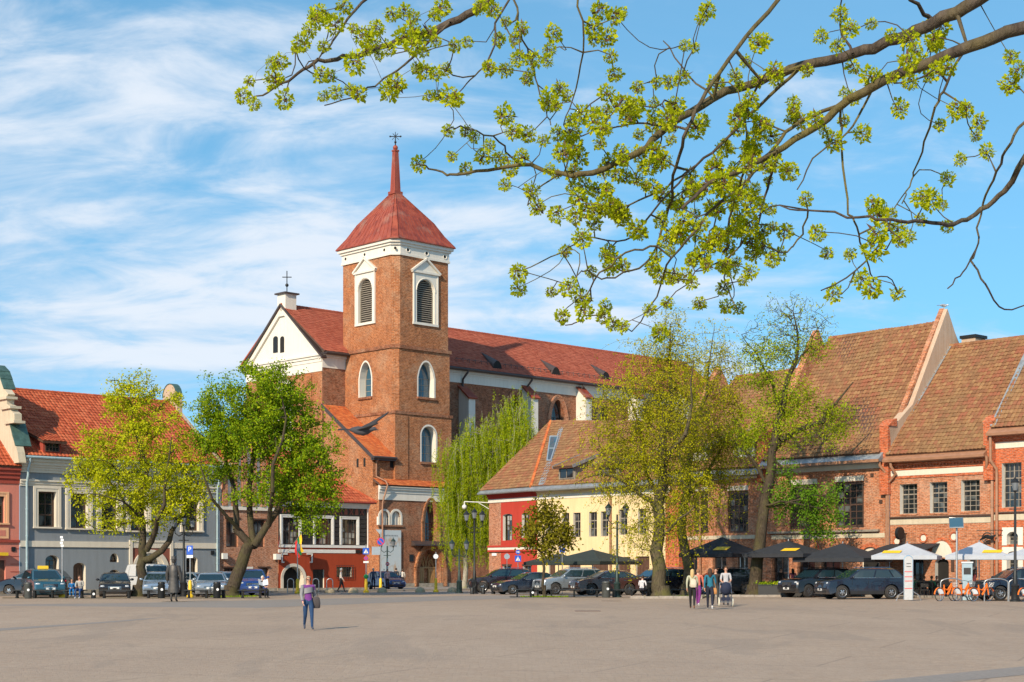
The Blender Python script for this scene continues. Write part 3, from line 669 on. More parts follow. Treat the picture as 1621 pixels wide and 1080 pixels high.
def brick_house():
    f = B0; b = bld(f, 'brick_house', 'narrow exposed brick house with pinnacled gable behind the large green tree'); L = f.S(440); Z = lambda y, x=350: f.Z(x, y)
    zt = Z(801); ops = []
    for x0, x1, y0, y1 in ((358,377,821,866),(402,419,823,866)): ops.append(f.rect(x0, x1, y0, y1))
    for x0, x1 in ((354.5,370),(410,425)): a, b_, c, d = f.rect(x0, x1, 899, 926); ops.append((a, b_, c, d))
    a, b_, c, d = f.rect(383, 400, 903, 936); ops.append((a, b_, .1, d, 'a', .5))
    wall(b, 'wall', M['brick_pale'], 0, L, 0, zt, ops, 0, .3, None)
    for o in ops[:4]: window(b, *o, .2, 2, 2, .09, .06, M['wood_dark'], M['glass_curtain'] if o in ops[:2] else M['glass']); MB().box(o[0]-.12, o[1]+.12, -.06, .02, o[3], o[3]+.1).build('lintel', M['wood_dark'], b)
    o = ops[4]; MB().prism([(o[0], o[2]), (o[1], o[2])]+archpts(o[0], o[1], o[3], .5, 'a')[::-1], .26, .34).build('door', M['wood_brown'], b)
    sp = MB(); cv = archpts(o[0]-.02, o[1]+.02, o[3]+.02, .52, 'a'); top = o[3]+.25
    for p, q in zip(cv, cv[1:]): sp.quad((p[0],-.03,p[1]), (q[0],-.03,q[1]), (q[0],-.03,top), (p[0],-.03,top))
    sp.build('door_arch', M['white_paint'], b)
    MB().box(-.1, L, -.05, .2, -.4, .3).build('plinth', M['plinth'], b)
    MB().box(f.S(349.5), f.S(357), -.3, 0, Z(885), Z(876)).build('sign_box', M['white_paint'], b)
    band(b, 'cornice', M['stone_white'], 0, L, zt-.25, zt, .12)
    # gothic gable: white field with brick piers rising as pinnacles
    peak = Z(678, 395); n = 6; field = MB(); h = lambda x: zt+(peak-zt)*(1-abs(x-L/2)/(L/2)*.62)
    field.prism([(0, zt), (L, zt), (L, h(L)-.6), (L*.8, h(L*.8)-.5), (L*.6, h(L*.6)-.4), (L*.4, h(L*.4)-.4), (L*.2, h(L*.2)-.5), (0, h(0)-.6)], .02, .4); field.build('gable', M['stone_white'], b)
    for i in range(n):
        x = L*(i+.5)/n*.98; hh = h(x)
        p = MB(); p.box(x-.2, x+.2, -.16, .42, zt+.02, hh); p.add([(x-.26,-.22,hh), (x+.26,-.22,hh), (x+.26,.46,hh), (x-.26,.46,hh), (x,.12,hh+.75)], [(3,2,1,0), (0,1,4), (1,2,4), (2,3,4), (3,0,4)])
        p.build('pinnacle', M['brick_row'], b)
    zr = peak-.6; roof(b, [(.0,0,zt), (.0,9,zt), (L/2,9,zr), (L/2,.4,zr)][::-1], M['tile_red'], seed=4) if False else None
    for sgn in (0, 1):
        x0 = 0 if sgn == 0 else L; MB().slab([(x0,.4,zt), (L/2,.4,zr), (L/2,10,zr), (x0,10,zt)] if sgn else [(L/2,.4,zr), (x0,.4,zt), (x0,10,zt), (L/2,10,zr)], .15).build('roof_slope', M['tile_red'], b)
    return b
brick_house()
RB = sub(B0, B0.S(440)+.02)
def red_black_house():
    f = RB; b = bld(f, 'red_black_house', 'house with black stone upper storey over brick red ground floor'); L = f.S(581); Z = lambda y, x=441: f.Z(x, y)
    zt = f.Z(581, 797); zs = f.Z(441, 862); zb = f.Z(441, 868); zb2 = f.Z(441, 875)
    ops = []
    for x0, x1, y0, y1 in ((447,472.5,819,860.5),(499,524,820.5,861),(541,564,822,861.5)): a, b_, c, d = f.rect(x0, x1, y0, y1); ops.append((a, b_, zs+.03, d))
    low = []
    a, b_, c, d = f.rect(448, 480, 897, 936); low.append((a, b_, .1, d, 'a', (b_-a)/2*.98, .7))
    a, b_, c, d = f.rect(495, 512.5, 901.5, 932); low.append((a, b_, .25, d))
    a, b_, c, d = f.rect(533, 556.5, 897.5, 913.5); low.append((a, b_, c, d))
    wall(b, 'upper_wall', M['black_wall'], 0, L, zs, zt, ops, 0, .2)
    wall(b, 'lower_wall', M['red_wall'], 0, L, 0, zs, low, -.03, .3, M['cream_trim'])
    place(wall(b, 'side_wall', M['brick_pale'], 0, 9, 0, zt), (L, 0, 0), 90)
    for o in ops:
        window(b, *o, .12, 4, 4, .07, .03, M['wood_dark'], M['glass_curtain'], trans=2)
        surround(b, *o, .18, M['white_paint'], .07)
    # black stone blocks between the windows, each its own piece
    rnd = random.Random(5); proto = {}
    gaps = [(0.02, ops[0][0]-.24), (ops[0][1]+.24, ops[1][0]-.24), (ops[1][1]+.24, ops[2][0]-.24), (ops[2][1]+.24, L-.1)]
    rows = 7; zt2 = ops[0][3]+.28; hh = (zt2-zs-.02)/rows
    for a, b_ in gaps:
        if b_-a < .2: continue
        for j in range(rows):
            n = max(1, round((b_-a)/.62)); sh = (.5 if j % 2 else 0)/n if n > 1 else 0
            cuts = sorted({0., 1., *[min(1, max(0, (i+sh*n)/n)) for i in range(n)]})
            for c0, c1 in zip(cuts, cuts[1:]):
                w_ = round((c1-c0)*(b_-a)-.025, 3)
                if w_ < .08: continue
                if w_ not in proto:
                    k = MB(); e = .02; k.add([(0,0,0),(w_,0,0),(w_,0,hh-.025),(0,0,hh-.025),(e,-.05,e),(w_-e,-.05,e),(w_-e,-.05,hh-.025-e),(e,-.05,hh-.025-e)], [(4,5,6,7),(0,1,5,4),(1,2,6,5),(2,3,7,6),(3,0,4,7)])
                    me = bpy.data.meshes.new('stone_block'); me.from_pydata(k.v, [], k.f); me.materials.append(M['black_wall']); proto[w_] = me
                o = link('stone_block', proto[w_], b); o.location = (a+c0*(b_-a)+.012, rnd.uniform(-.012, .006), zs+.02+j*hh+.012)
    # frieze ornaments
    z0, z1 = ops[2][3]+.36, ops[2][3]+.76
    n = 15
    for i in range(n):
        x = .5+(L-1)*i/(n-1); k = MB()
        if i % 2: k.prism([(x-.14, z0), (x+.14, z0), (x+.14, z1-.12), (x+.07, z1), (x-.07, z1), (x-.14, z1-.12)], -.05, .01)
        else: k.prism([(x-.18, z0), (x-.08, z0), (x, z0+.13), (x+.08, z0), (x+.18, z0), (x+.07, z0+.2), (x+.18, z1), (x+.08, z1), (x, z1-.13), (x-.08, z1), (x-.18, z1), (x-.07, z0+.2)], -.05, .01)
        k.build('frieze_ornament', M['brown_panel'], b)
    cornice(b, 'cornice', M['white_paint'], -.02, L+.05, zt-.42, zt, ((0,.06),(.3,.16),(.7,.28)))
    band(b, 'sill_band', M['white_paint'], 0, L, zs-.2, zs-.002, .1)
    band(b, 'white_band', M['white_paint'], 0, f.S(562), zb2, zb-.06, .06)
    for x0, x1 in ((563,569),(571,580)): MB().box(f.S(x0), f.S(x1), -.09, .02, zb2, zb-.06).build('vent', M['iron'], b)
    for x, y, d in ((445, 877, 1), (484, 877, -1)):
        s_, z_ = f.px(x, y+1); k = MB(); w_ = .5; s2 = s_ if d > 0 else s_+.55
        k.box(min(s2, s2+d*w_), max(s2, s2+d*w_), -.09, 0, z_, z_+.09); k.box(s2 if d > 0 else s2-.09, s2+.09 if d > 0 else s2, -.09, 0, z_-.5, z_); k.box(min(s2, s2+d*.22), max(s2, s2+d*.22), -.09, 0, z_-.59, z_-.5); k.build('bracket', M['white_paint'], b)
    o = low[0]; ring = MB(); cv = archpts(o[0]-.22, o[1]+.22, o[3]+.22, (o[1]-o[0])/2+.2, 'a', 16); ci = archpts(o[0], o[1], o[3], (o[1]-o[0])/2*.98, 'a', 16)
    for k in range(16): ring.add([(cv[k][0],-.08,cv[k][1]),(cv[k+1][0],-.08,cv[k+1][1]),(ci[k+1][0],-.06,ci[k+1][1]),(ci[k][0],-.06,ci[k][1]),(cv[k][0],0,cv[k][1]),(cv[k+1][0],0,cv[k+1][1])], [(3,2,1,0),(0,1,5,4)])
    ring.box(o[0]-.22, o[0], -.08, 0, .1, cv[0][1]); ring.box(o[1], o[1]+.22, -.08, 0, .1, cv[0][1]); ring.build('door_arch', M['cream_trim'], b)
    MB().prism([(o[0], .1), (o[1], .1)]+ci[::-1], .66, .72).build('doorway', M['void'], b)
    o = low[1]; d = MB().box(o[0], o[1], .1, .18, o[2], o[3]).build('door', M['iron'], b)
    for i in range(2):
        for j in range(4): w_ = (o[1]-o[0]-.1)/2; h_ = (o[3]-o[2]-.1)/4; MB().box(o[0]+.05+i*w_+.03, o[0]+.05+(i+1)*w_-.03, .085, .11, o[2]+.05+j*h_+.03, o[2]+.05+(j+1)*h_-.03).build('door_panel', M['iron'], d)
    o = low[2]; window(b, *o, .15, 3, 2, .06, .03)
    g = MB()
    for i in range(8): x = o[0]-.08+(o[1]-o[0]+.16)*i/7; g.tube([(x,-.13,o[2]-.12), (x,-.13,o[3]+.12)], .016, 5)
    for j in range(5): z = o[2]-.1+(o[3]-o[2]+.2)*j/4; g.tube([(o[0]-.14,-.12,z), (o[1]+.14,-.12,z)], .014, 5)
    g.build('window_grille', M['iron'], b)
    MB().box(f.S(431.5), f.S(439), -.45, -.08, Z(886), Z(877)).build('camera_box', M['white_paint'], b)
    MB().box(-.1, L+.1, -.12, .2, -.4, .28).build('plinth', M['plinth'], b)
    gt = MB(); gt.tube([(0,-.5,zt+.02), (L+.3,-.5,zt+.02)], .07, 8); gt.build('gutter', M['pink_dark'], b, 40)
    pipe(b, [(L+.1,-.3,zt), (L-.02,-.12,zt-.5), (L-.02,-.12,zs-.3)], M['white_paint'], .045)
    zr = zt+4.2; m_ = 5.0; ov = -.5
    roof(b, [(-.1,ov,zt+.06), (L+.55,ov,zt+.06), (L-4.4,m_,zr), (-.1,m_,zr)], M['tile_red'], .25, .35, seed=7)
    roof(b, [(L+.55,ov,zt+.06), (L+.55,2*m_-ov,zt+.06), (L-4.4,m_,zr)], M['tile_red'], .25, .35, 'hip_slope', seed=8)
    MB().slab([(L+.55,2*m_-ov,zt+.06), (-.1,2*m_-ov,zt+.06), (-.1,m_,zr), (L-4.4,m_,zr)], .14).build('rear_slope', M['tile_red'], b)
    ridgecap(b, (L+.55,ov,zt+.1), (L-4.4,m_,zr+.03), M['tile_red'], .11)
    return b
red_black_house()
# ---------------- cathedral ----------------
C = Fr(((600-CX)/F*140, 140), 44)
def church():
    b = bld(C, 'brick_cathedral', 'large red brick church with square bell tower and long tiled nave', 'church')
    T0, TY = 2.43, .7; T1 = C.S(714.5, TY); TB = C.pxy(538, 500, T0)[0]
    Zr = lambda y, x=628: C.Z(x, y, TY)
    # ---- low front block with portal ----
    zc0, zc1 = C.Z(600, 791), C.Z(600, 766); LB = 24
    holes = []
    for x0, x1 in ((600.5,616),(619,634.5)): a, b_, c, d = C.rect(x0+.8, x1-.8, 809, 831); holes.append((a, b_, c, d, 'a', (b_-a)/2, .28))
    gw = C.rect(672, 691, 795, 860.5); holes.append((*gw, 'g', 1.9, .55))
    pa, pb, pc, pd = C.rect(664, 697, 870, 930); holes.append((pa, pb, .06, pd, 'g', 1.7, .75))
    wall(b, 'front_wall', M['brick_dark'], 0, LB, 0, zc1-.15, holes, 0, .4)
    cornice(b, 'white_cornice', M['stone_white'], -.06, LB, zc0, zc1-.12, ((0,.08),(.5,.14),(.72,.26),(.88,.36)))
    wn = MB()
    for a, b_, c, d, k, r_, rv in holes[:2]:
        wn.prism([(a, c), (b_, c)]+archpts(a, b_, d, r_, 'a')[::-1], .2, .26)
        wn.box((a+b_)/2-.09, (a+b_)/2+.09, .1, .22, c, d-.2)
    wn.build('blind_niche', M['stone_white'], b)
    sr = MB(); a0, a1 = holes[0][0]-.22, holes[1][1]+.22
    for a, b_, c, d, k, r_, rv in holes[:2]:
        o = archpts(a-.2, b_+.2, d+.2, r_+.2, 'a', 14); i_ = archpts(a, b_, d, r_, 'a', 14)
        for q in range(14): sr.add([(o[q][0],-.06,o[q][1]),(o[q+1][0],-.06,o[q+1][1]),(i_[q+1][0],-.06,i_[q+1][1]),(i_[q][0],-.06,i_[q][1]),(o[q][0],.01,o[q][1]),(o[q+1][0],.01,o[q+1][1]),(i_[q+1][0],.2,i_[q+1][1]),(i_[q][0],.2,i_[q][1])], [(3,2,1,0),(0,1,5,4),(2,3,7,6)])
        sr.box(a-.2, a, -.06, .2, c, d-r_); sr.box(b_, b_+.2, -.06, .2, c, d-r_)
    sr.build('niche_surround', M['stone_white'], b)
    MB().box(a0-.1, a1+.1, -.12, .02, holes[0][2]-.14, holes[0][2]-.004).build('niche_sill', M['brick_dark'], b)
    # tall gothic window
    a, b_, c, d = gw; window(b, a+.05, b_-.05, c, d-.05, .5, 2, 6, .1, .05, M['brick_dark'], M['glass'], 'g', 1.9, name='gothic_window')
    rb = MB()
    for k, e in enumerate((.0, .14, .28)):
        o = archpts(a-e-.14, b_+e+.14, d+e+.16, 1.9+e+.1, 'g', 14); i_ = archpts(a-e, b_+e, d+e+.02, 1.9+e, 'g', 14); yy = -.05-.035*k
        for q in range(14): rb.add([(o[q][0],yy,o[q][1]),(o[q+1][0],yy,o[q+1][1]),(i_[q+1][0],yy,i_[q+1][1]),(i_[q][0],yy,i_[q][1]),(o[q][0],.01,o[q][1]),(o[q+1][0],.01,o[q+1][1]),(i_[q+1][0],.01,i_[q+1][1]),(i_[q][0],.01,i_[q][1])], [(3,2,1,0),(0,1,5,4),(2,3,7,6)])
        rb.box(a-e-.14, a-e-.002, yy, .01, c, d-1.9); rb.box(b_+e+.002, b_+e+.14, yy, .01, c, d-1.9)
    rb.build('window_arch', M['brick_church'], b)
    # portal with stepped arches, doors and tracery
    rb = MB()
    for k, e in enumerate((.0, .17, .34, .5)):
        o = archpts(pa-e-.17, pb+e+.17, pd+e+.17, 1.7+e+.1, 'g', 14); i_ = archpts(pa-e, pb+e, pd+e, 1.7+e, 'g', 14); yy = -.06-.06*k
        for q in range(14): rb.add([(o[q][0],yy,o[q][1]),(o[q+1][0],yy,o[q+1][1]),(i_[q+1][0],yy,i_[q+1][1]),(i_[q][0],yy,i_[q][1]),(o[q][0],.01,o[q][1]),(o[q+1][0],.01,o[q+1][1]),(i_[q+1][0],.01,i_[q+1][1]),(i_[q][0],.01,i_[q][1])], [(3,2,1,0),(0,1,5,4),(2,3,7,6)])
        rb.box(pa-e-.17, pa-e-.002, yy, .01, .05, pd-1.7); rb.box(pb+e+.002, pb+e+.17, yy, .01, .05, pd-1.7)
    rb.build('portal_arch', M['brick_church'], b)
    hd = MB(); zh = C.Z(660, 862); hd.prismx([(-.55, zh-.12), (-.55, zh), (.0, zh+.35), (.0, zh-.12)][::-1], pa-1.0, pb+1.1); hd.build('portal_hood', M['gutter_dark'], b)
    zd = pd-1.75
    MB().prism([(pa, .06), (pb, .06)]+archpts(pa, pb, pd, 1.7, 'g')[::-1], .72, .8).build('portal_recess', M['void'], b)
    w_ = pb-pa
    for i, (x0, x1) in enumerate(((pa+.02, pa+w_*.40), (pb-w_*.40, pb-.02))):
        d = MB().box(x0, x1, .55, .63, .08, zd).build('door', M['wood_door'], b)
        for q in range(4): MB().box(x0+(x1-x0)*(q+.12)/4, x0+(x1-x0)*(q+.88)/4, .52, .56, .2, zd-.15).build('plank', M['wood_door'], d)
    tr = MB(); tr.box(pa, pb, .5, .64, zd, zd+.14)
    for cx_ in (pa+w_*.27, pa+w_*.73):
        for r_ in (.62, .34):
            o = archpts(cx_-r_, cx_+r_, zd+.14+r_*2.0, r_*2.0, 'g', 10); tr.tube([(x,.57,z) for x, z in o], .05, 5)
        tr.tube([(cx_-.3,.57,zd+.15), (cx_+.2,.57,zd+.95)], .045, 5); tr.tube([(cx_+.3,.57,zd+.15), (cx_-.2,.57,zd+.95)], .045, 5)
    tr.build('tracery', M['wood_door'], b)
    a, b_, c, d = C.rect(648, 654, 878, 889); MB().box(a, b_, -.08, .02, c, d).build('plaque', M['iron'], b)
    MB().box(-.2, LB, -.12, .3, -.5, .35).build('plinth', M['plinth'], b)
    zap = zc1; roof(b, [(-.1,-.42,zap-.1), (LB,-.42,zap-.1), (LB,TY,zap+.5), (-.1,TY,zap+.5)], M['tile_orange'], .25, .33, 'apron_roof', seed=3)
    MB().quad((0,.5,0), (0,0,0), (0,0,zc1-.15), (0,.5,zc1-.15)).build('corner_return', M['brick_church'], b)
    # ---- annex at the left with its lean-to roof ----
    ye, zee = .9, C.Z(592, 720, .9); yt, zt_ = C.pxy(546, 645, T0+.05); sl = (zt_-zee)/(yt-ye)
    MB().prismx([(.5, 0), (.5, zap-.2), (ye, zap-.2), (ye, zee), (8.2, zee+sl*(8.2-ye)), (8.2, 0)][::-1], .01, T0+.3).build('annex', M['brick_church'], b)
    roof(b, [(-.25,ye-.4,zee-.4*sl+.1), (T0+.05,ye-.4,zee-.4*sl+.1), (T0+.05,8.2,zee+sl*(8.2-ye)+.1), (-.25,8.2,zee+sl*(8.2-ye)+.1)], M['tile_orange'], .25, .33, 'annex_roof', seed=6)
    MB().slab([(-.32,ye-.45,zee-.45*sl+.16), (-.24,ye-.45,zee-.45*sl+.16), (-.24,8.2,zee+sl*(8.2-ye)+.16), (-.32,8.2,zee+sl*(8.2-ye)+.16)], .3).build('verge_board', M['gutter_dark'], b)
    gt = MB(); gt.tube([(-.3,ye-.48,zee-.25), (T0+.0,ye-.48,zee-.25)], .13, 8); gt.box(-.2, T0, ye-.42, ye+.05, zee-.5, zee-.28); gt.build('annex_gutter', M['gutter_dark'], b, 40)
    pipe(b, [(.35,ye-.45,zee-.3), (.35,ye-.1,zee-.7), (.35,ye-.1,zap+.7), (.55,-.3,zap+.25), (.6,-.5,zap-.1), (.28,-.16,zc0-.3), (.28,-.16,4.2)], M['gutter_brown'], .08)
    for x, y in ((566,733),(577,732)):
        yy, z = C.pxy(x, y, 0); MB().box(-.015, .05, yy-.14, yy+.14, z-.4, z+.4).build('slit_window', M['void'], b)
    s_, z = C.px(620, 733, .9); MB().box(s_-.2, s_+.2, .885, 1, z-.45, z+.4).build('slit_window', M['void'], b)
    # ---- tower ----
    z2, z1, zt = Zr(652.5), Zr(546.5), Zr(400); ch = .5
    def section(name, z0, z1_, ins, ch_, hr=(), hl=(), m=M['brick_church'], rm=M['stone_white']):
        x0, x1, y0, y1 = T0+ins, T1-ins, TY+ins, TB-ins
        wall(b, name, M['brick_church'], x0+ch_, x1, z0, z1_, hr, y0, .55, rm)
        L_ = y1-y0-ch_
        with turned(b, (x0, y1, 0), -90): wall(b, name, M['brick_church'], 0, L_, z0, z1_, [(y1-h[1], y1-h[0])+h[2:] for h in hl], 0, .55, rm)
        MB().quad((x0,y0+ch_,z0), (x0+ch_,y0,z0), (x0+ch_,y0,z1_), (x0,y0+ch_,z1_)).build('corner_face', M['brick_church'], b)
        k = MB(); k.quad((x1,y0,z0), (x1,y1,z0), (x1,y1,z1_), (x1,y0,z1_)); k.quad((x1,y1,z0), (x0,y1,z0), (x0,y1,z1_), (x1,y1,z1_)); k.build('rear_face', M['brick_church'], b)
        return x0, x1, y0, y1
    def ring(name, z0, z1_, out_, ch_, mat):
        x0, x1, y0, y1 = T0-out_, T1+out_, TY-out_, TB+out_
        return plan(MB(), [(x0+ch_, y0), (x1, y0), (x1, y1), (x0, y1), (x0, y0+ch_)], z0, z1_).build(name, mat, b)
    def rr(x0, x1, y0, y1, ins): return C.rect(x0, x1, y0, y1, TY+ins)
    def lr(x0, x1, y0, y1, ins): # left face: returns local-y range (near, far) and heights
        yf, z_t = C.pxy(x0, y0, T0+ins); yn, _ = C.pxy(x1, y0, T0+ins); _, z_b = C.pxy(x0, y1, T0+ins); return yn, yf, z_b, z_t
    # lower stage
    h1 = rr(667, 690, 674, 731, 0); e = (h1[1]-h1[0])/2
    section('tower_wall', 0, z2, 0, .03, [(*h1, 'a', e, .75)])
    MB().box(T0-.02, T0+1.55, TY-.07, TY+.02, zap+.55, z2-.25).build('corner_pilaster', M['brick_church'], b)
    # middle stage
    h2 = rr(662, 687, 572, 628, .12); h2l = lr(569.5, 588, 575, 630, .12)
    section('tower_wall', z2, z1, .12, ch, [(*h2, 'g', 1.5, .75)], [(*h2l, 'g', 1.5, .75)])
    # belfry
    h3 = rr(659, 687, 441, 510, .22); h3l = lr(568, 590, 444, 513, .22)
    section('tower_wall', z1, zt, .22, ch+.1, [(*h3, 'a', (h3[1]-h3[0])/2, .35)], [(*h3l, 'a', (h3l[1]-h3l[0])/2, .35)])
    ring('string_course', z2-.12, z2+.14, .1, .1, M['brick_dark']); ring('string_course', z1-.2, z1+.12, .02, ch+.1, M['brick_dark'])
    def tower_window(a, b_, c, d, y, kind, rise):
        window(b, a, b_, c, d, y, 2, 3, .07, .04, M['wood_grey'], M['glass_sky'], kind, rise, name='tower_window')
        MB().box(a-.15, b_+.15, y-.85, y-.5, c-.22, c-.004).build('sill', M['brick_dark'], b)
        o = archpts(a-.16, b_+.16, d+.16, rise+.14, kind, 14); i_ = archpts(a, b_, d, rise, kind, 14); k = MB(); yy = y-.73
        for q in range(14): k.add([(o[q][0],yy,o[q][1]),(o[q+1][0],yy,o[q+1][1]),(i_[q+1][0],yy,i_[q+1][1]),(i_[q][0],yy,i_[q][1])], [(3,2,1,0)])
        k.quad((a-.16,yy,c), (a,yy,c), (a,yy,i_[0][1]), (o[0][0],yy,o[0][1])); k.quad((b_,yy,c), (b_+.16,yy,c), (o[-1][0],yy,o[-1][1]), (b_,yy,i_[-1][1])); k.build('window_surround', M['stone_white'], b)
    tower_window(*h1, TY+.7, 'a', e)
    tower_window(*h2, TY+.12+.7, 'g', 1.5)
    yE = TB-.12
    with turned(b, (T0+.12, yE, 0), -90): tower_window(yE-h2l[1], yE-h2l[0], h2l[2], h2l[3], .7, 'g', 1.5)
    def louvre(a, b_, c, d, y):
        r_ = (b_-a)/2; w_ = .42
        lv = MB(); n = int((d-c)/.2)
        MB().prism([(a, c), (b_, c)]+archpts(a, b_, d, r_, 'a')[::-1], y+.3, y+.34).build('louvre_back', M['void'], b)
        fr = MB().box(a, b_, y+.17, y+.24, c, c+.09).build('louvre', M['wood_grey'], b)
        for q in (a+.05, b_-.05): MB().tube([(q,y+.2,c+.1), (q,y+.2,d-r_)], .06, 4).build('jamb', M['wood_grey'], fr)
        for i in range(n):
            z = c+.06+(d-c-.1)*i/n; k = 1. if z < d-r_ else math.sqrt(max(0, 1-((z-(d-r_))/r_)**2))
            cx_ = (a+b_)/2; 
            if k*r_ > .12: MB().slab([(cx_-k*r_,y+.16,z), (cx_+k*r_,y+.16,z), (cx_+k*r_,y+.29,z+.11), (cx_-k*r_,y+.29,z+.11)], .03).build('slat', M['wood_grey'], fr)
        f = MB(); o = archpts(a, b_, d, r_, 'a', 16); top = d+.55
        for q in range(16): f.add([(o[q][0],y-.09,o[q][1]),(o[q+1][0],y-.09,o[q+1][1]),(o[q+1][0],y-.09,top),(o[q][0],y-.09,top),(o[q][0],y+.05,o[q][1]),(o[q+1][0],y+.05,o[q+1][1])], [(0,1,2,3),(1,0,4,5)])
        f.box(a-w_, a, y-.09, y+.02, c, top); f.box(b_, b_+w_, y-.09, y+.02, c, top); f.box(a-w_-.05, b_+w_+.05, y-.14, y+.02, c-.22, c); 
        f.box(a-w_-.02, a-w_+.12, y-.15, y+.02, c, top); f.box(b_+w_-.12, b_+w_+.02, y-.15, y+.02, c, top)
        f.box(a-w_-.18, b_+w_+.18, y-.24, y+.02, top, top+.2)
        cx_ = (a+b_)/2; hw = r_+w_; f.prism([(cx_-hw, top+.2), (cx_+hw, top+.2), (cx_, top+1.25)], y-.1, y+.02)
        for s_ in (-1, 1): f.slab([(cx_+s_*(hw+.28),y-.3,top+.2), (cx_+s_*(hw+.28),y+.02,top+.2), (cx_,y+.02,top+1.5), (cx_,y-.3,top+1.5)][::s_], .16)
        rg = archpts(a-.06, b_+.06, d+.1, r_+.08, 'a', 14); f.tube([(x,y-.11,z) for x, z in rg], .05, 5)
        f.build('belfry_surround', M['stone_white'], b)
    louvre(*h3, TY+.22)
    yE = TB-.22
    with turned(b, (T0+.22, yE, 0), -90): louvre(yE-h3l[1], yE-h3l[0], h3l[2], h3l[3], 0)
    # white cornice with little round openings
    zc = Zr(377); hC = zc-zt; ring('frieze', zt, zt+hC*.62, -.14, ch+.15, M['stone_white'])
    ring('cornice_moulding', zt+hC*.62, zt+hC*.78, .0, ch+.15, M['stone_white']); ring('cornice_moulding', zt+hC*.78, zt+hC, .16, ch+.15, M['stone_white']); ring('frieze_base', zt-.1, zt+.1, -.08, ch+.15, M['stone_white'])
    zo = zt+hC*.36
    for i in range(3):
        x = T0+1.7+(T1-T0-2.4)*i/2; k = MB(); k.lathe([(.14,-.02), (.14,.03)], 12, (x, TY+.15, zo), 'y'); k.build('round_opening', M['void'], b)
        r_ = MB(); r_.tube([(x+.22*math.cos(t), TY+.13, zo+.22*math.sin(t)) for t in [2*math.pi*q/14 for q in range(15)]], .05, 5); r_.build('opening_ring', M['stone_white'], b)
        y = TY+1.7+(TB-TY-2.4)*i/2; k = MB(); k.lathe([(.14,-.02), (.14,.03)], 12, (T0+.15, y, zo), 'x'); k.build('round_opening', M['void'], b)
    xc, yc = T0+ch*.4, TY+ch*.4
    k = MB(); k.ball((xc+.09, yc+.09, zo), .13, 10, 1, 1, 1); k.build('round_opening', M['void'], b)
    # roof: flared pyramid with standing seams, then spire, ball and cross
    mx, my = (T0+T1)/2, (TY+TB)/2; wc = C.world(mx, my); zp = CH+(HY-306)/F*wc.y; ze = zc
    prof = [(1.07, ze), (1.065, ze+.1), (.88, ze+1.1), (.69, ze+2.4), (.085, zp)]
    cc = .32; base = [(-1+cc*.4, -1), (1, -1), (1, 1), (-1, 1), (-1, -1+cc*.4)]; hx, hy = (T1-T0)/2, (TB-TY)/2; R0 = []
    mb = MB()
    for s_, z in prof: R0.append([(mx+p*hx*s_, my+q*hy*s_, z) for p, q in base])
    for i in range(len(prof)-1):
        for j in range(5): mb.quad(R0[i][j], R0[i][(j+1) % 5], R0[i+1][(j+1) % 5], R0[i+1][j])
    mb.add(R0[0], [(4,3,2,1,0)]); mb.add(R0[-1], [(0,1,2,3,4)])
    ro = mb.build('tower_roof', M['tower_roof'], b)
    sm = MB()
    for j in (0, 1, 3, 4):
        n = 12 if j != 4 else 1
        for q in range(n+1):
            t = q/n; pts = []
            for i in range(1, len(prof)): p = Vector(R0[i][j]).lerp(Vector(R0[i][(j+1) % 5]), t); pts.append(p)
            sm.tube(pts, .03, 4)
    sm.build('standing_seams', M['tower_roof'], ro)
    ed = MB(); ed.tube([Vector(p)+Vector((0,0,.02)) for p in R0[0]+R0[0][:1]], .07, 6); ed.build('roof_edge', M['tower_roof'], ro)
    sp = MB(); zs1 = CH+(HY-240)/F*wc.y; w0, w1 = .36, .21
    plan(sp, [(mx-.5, my-.5), (mx+.5, my-.5), (mx+.5, my+.5), (mx-.5, my+.5)], zp-.15, zp+.12)
    sp.add([(mx+i*w0, my+j*w0, zp+.1) for i, j in ((-1,-1),(1,-1),(1,1),(-1,1))]+[(mx+i*w1, my+j*w1, zs1) for i, j in ((-1,-1),(1,-1),(1,1),(-1,1))], [(0,1,5,4),(1,2,6,5),(2,3,7,6),(3,0,4,7),(4,5,6,7)])
    plan(sp, [(mx-.26, my-.26), (mx+.26, my-.26), (mx+.26, my+.26), (mx-.26, my+.26)], zs1-.02, zs1+.14); sp.ball((mx, my, zs1+.36), .25)
    sp.build('spire', M['tower_roof'], b, 40)
    cr = MB(); zt3 = CH+(HY-209)/F*wc.y; cr.tube([(mx,my,zs1+.5), (mx,my,zt3)], [.07, .03], 6); hz = zs1+.5+(zt3-zs1)*.5
    dx = Vector((.719, -.695)).normalized(); ax = Vector((math.cos(-C.th), math.sin(-C.th)))
    for r_, z in ((.5, hz),): cr.tube([(mx-ax.x*r_,my-ax.y*r_,z), (mx+ax.x*r_,my+ax.y*r_,z)], .045, 6)
    cr.ball((mx, my, hz-.55), .12); 
    for s_ in (-1, 1): cr.ball((mx+ax.x*.5*s_, my+ax.y*.5*s_, hz), .09); cr.tube([(mx+ax.x*.32*s_, my+ax.y*.32*s_, hz-.3), (mx, my, hz)], .03, 5); cr.tube([(mx+ax.x*.25*s_, my+ax.y*.25*s_, hz+.28), (mx, my, hz)], .03, 5)
    cr.build('cross', M['iron'], b, 40)
    # ---- nave ----
    n0, ny = -.18, 8.24; ze = C.Z(718, 585, ny); zw = C.Z(718, 590, ny); zf = C.Z(718, 605, ny); NL = 61.; NW = 12.5; yr = ny+NW/2; zr = C.pxy(448, 483, n0)[1]
    hs = []
    for px_c in (815, 883, 957, 1030, 1100):
        s_ = C.S(px_c, ny); hs.append((s_-1.05, s_+1.05, C.Z(px_c, 700, ny), C.Z(883, 633, ny), 'g', 1.9, .7))
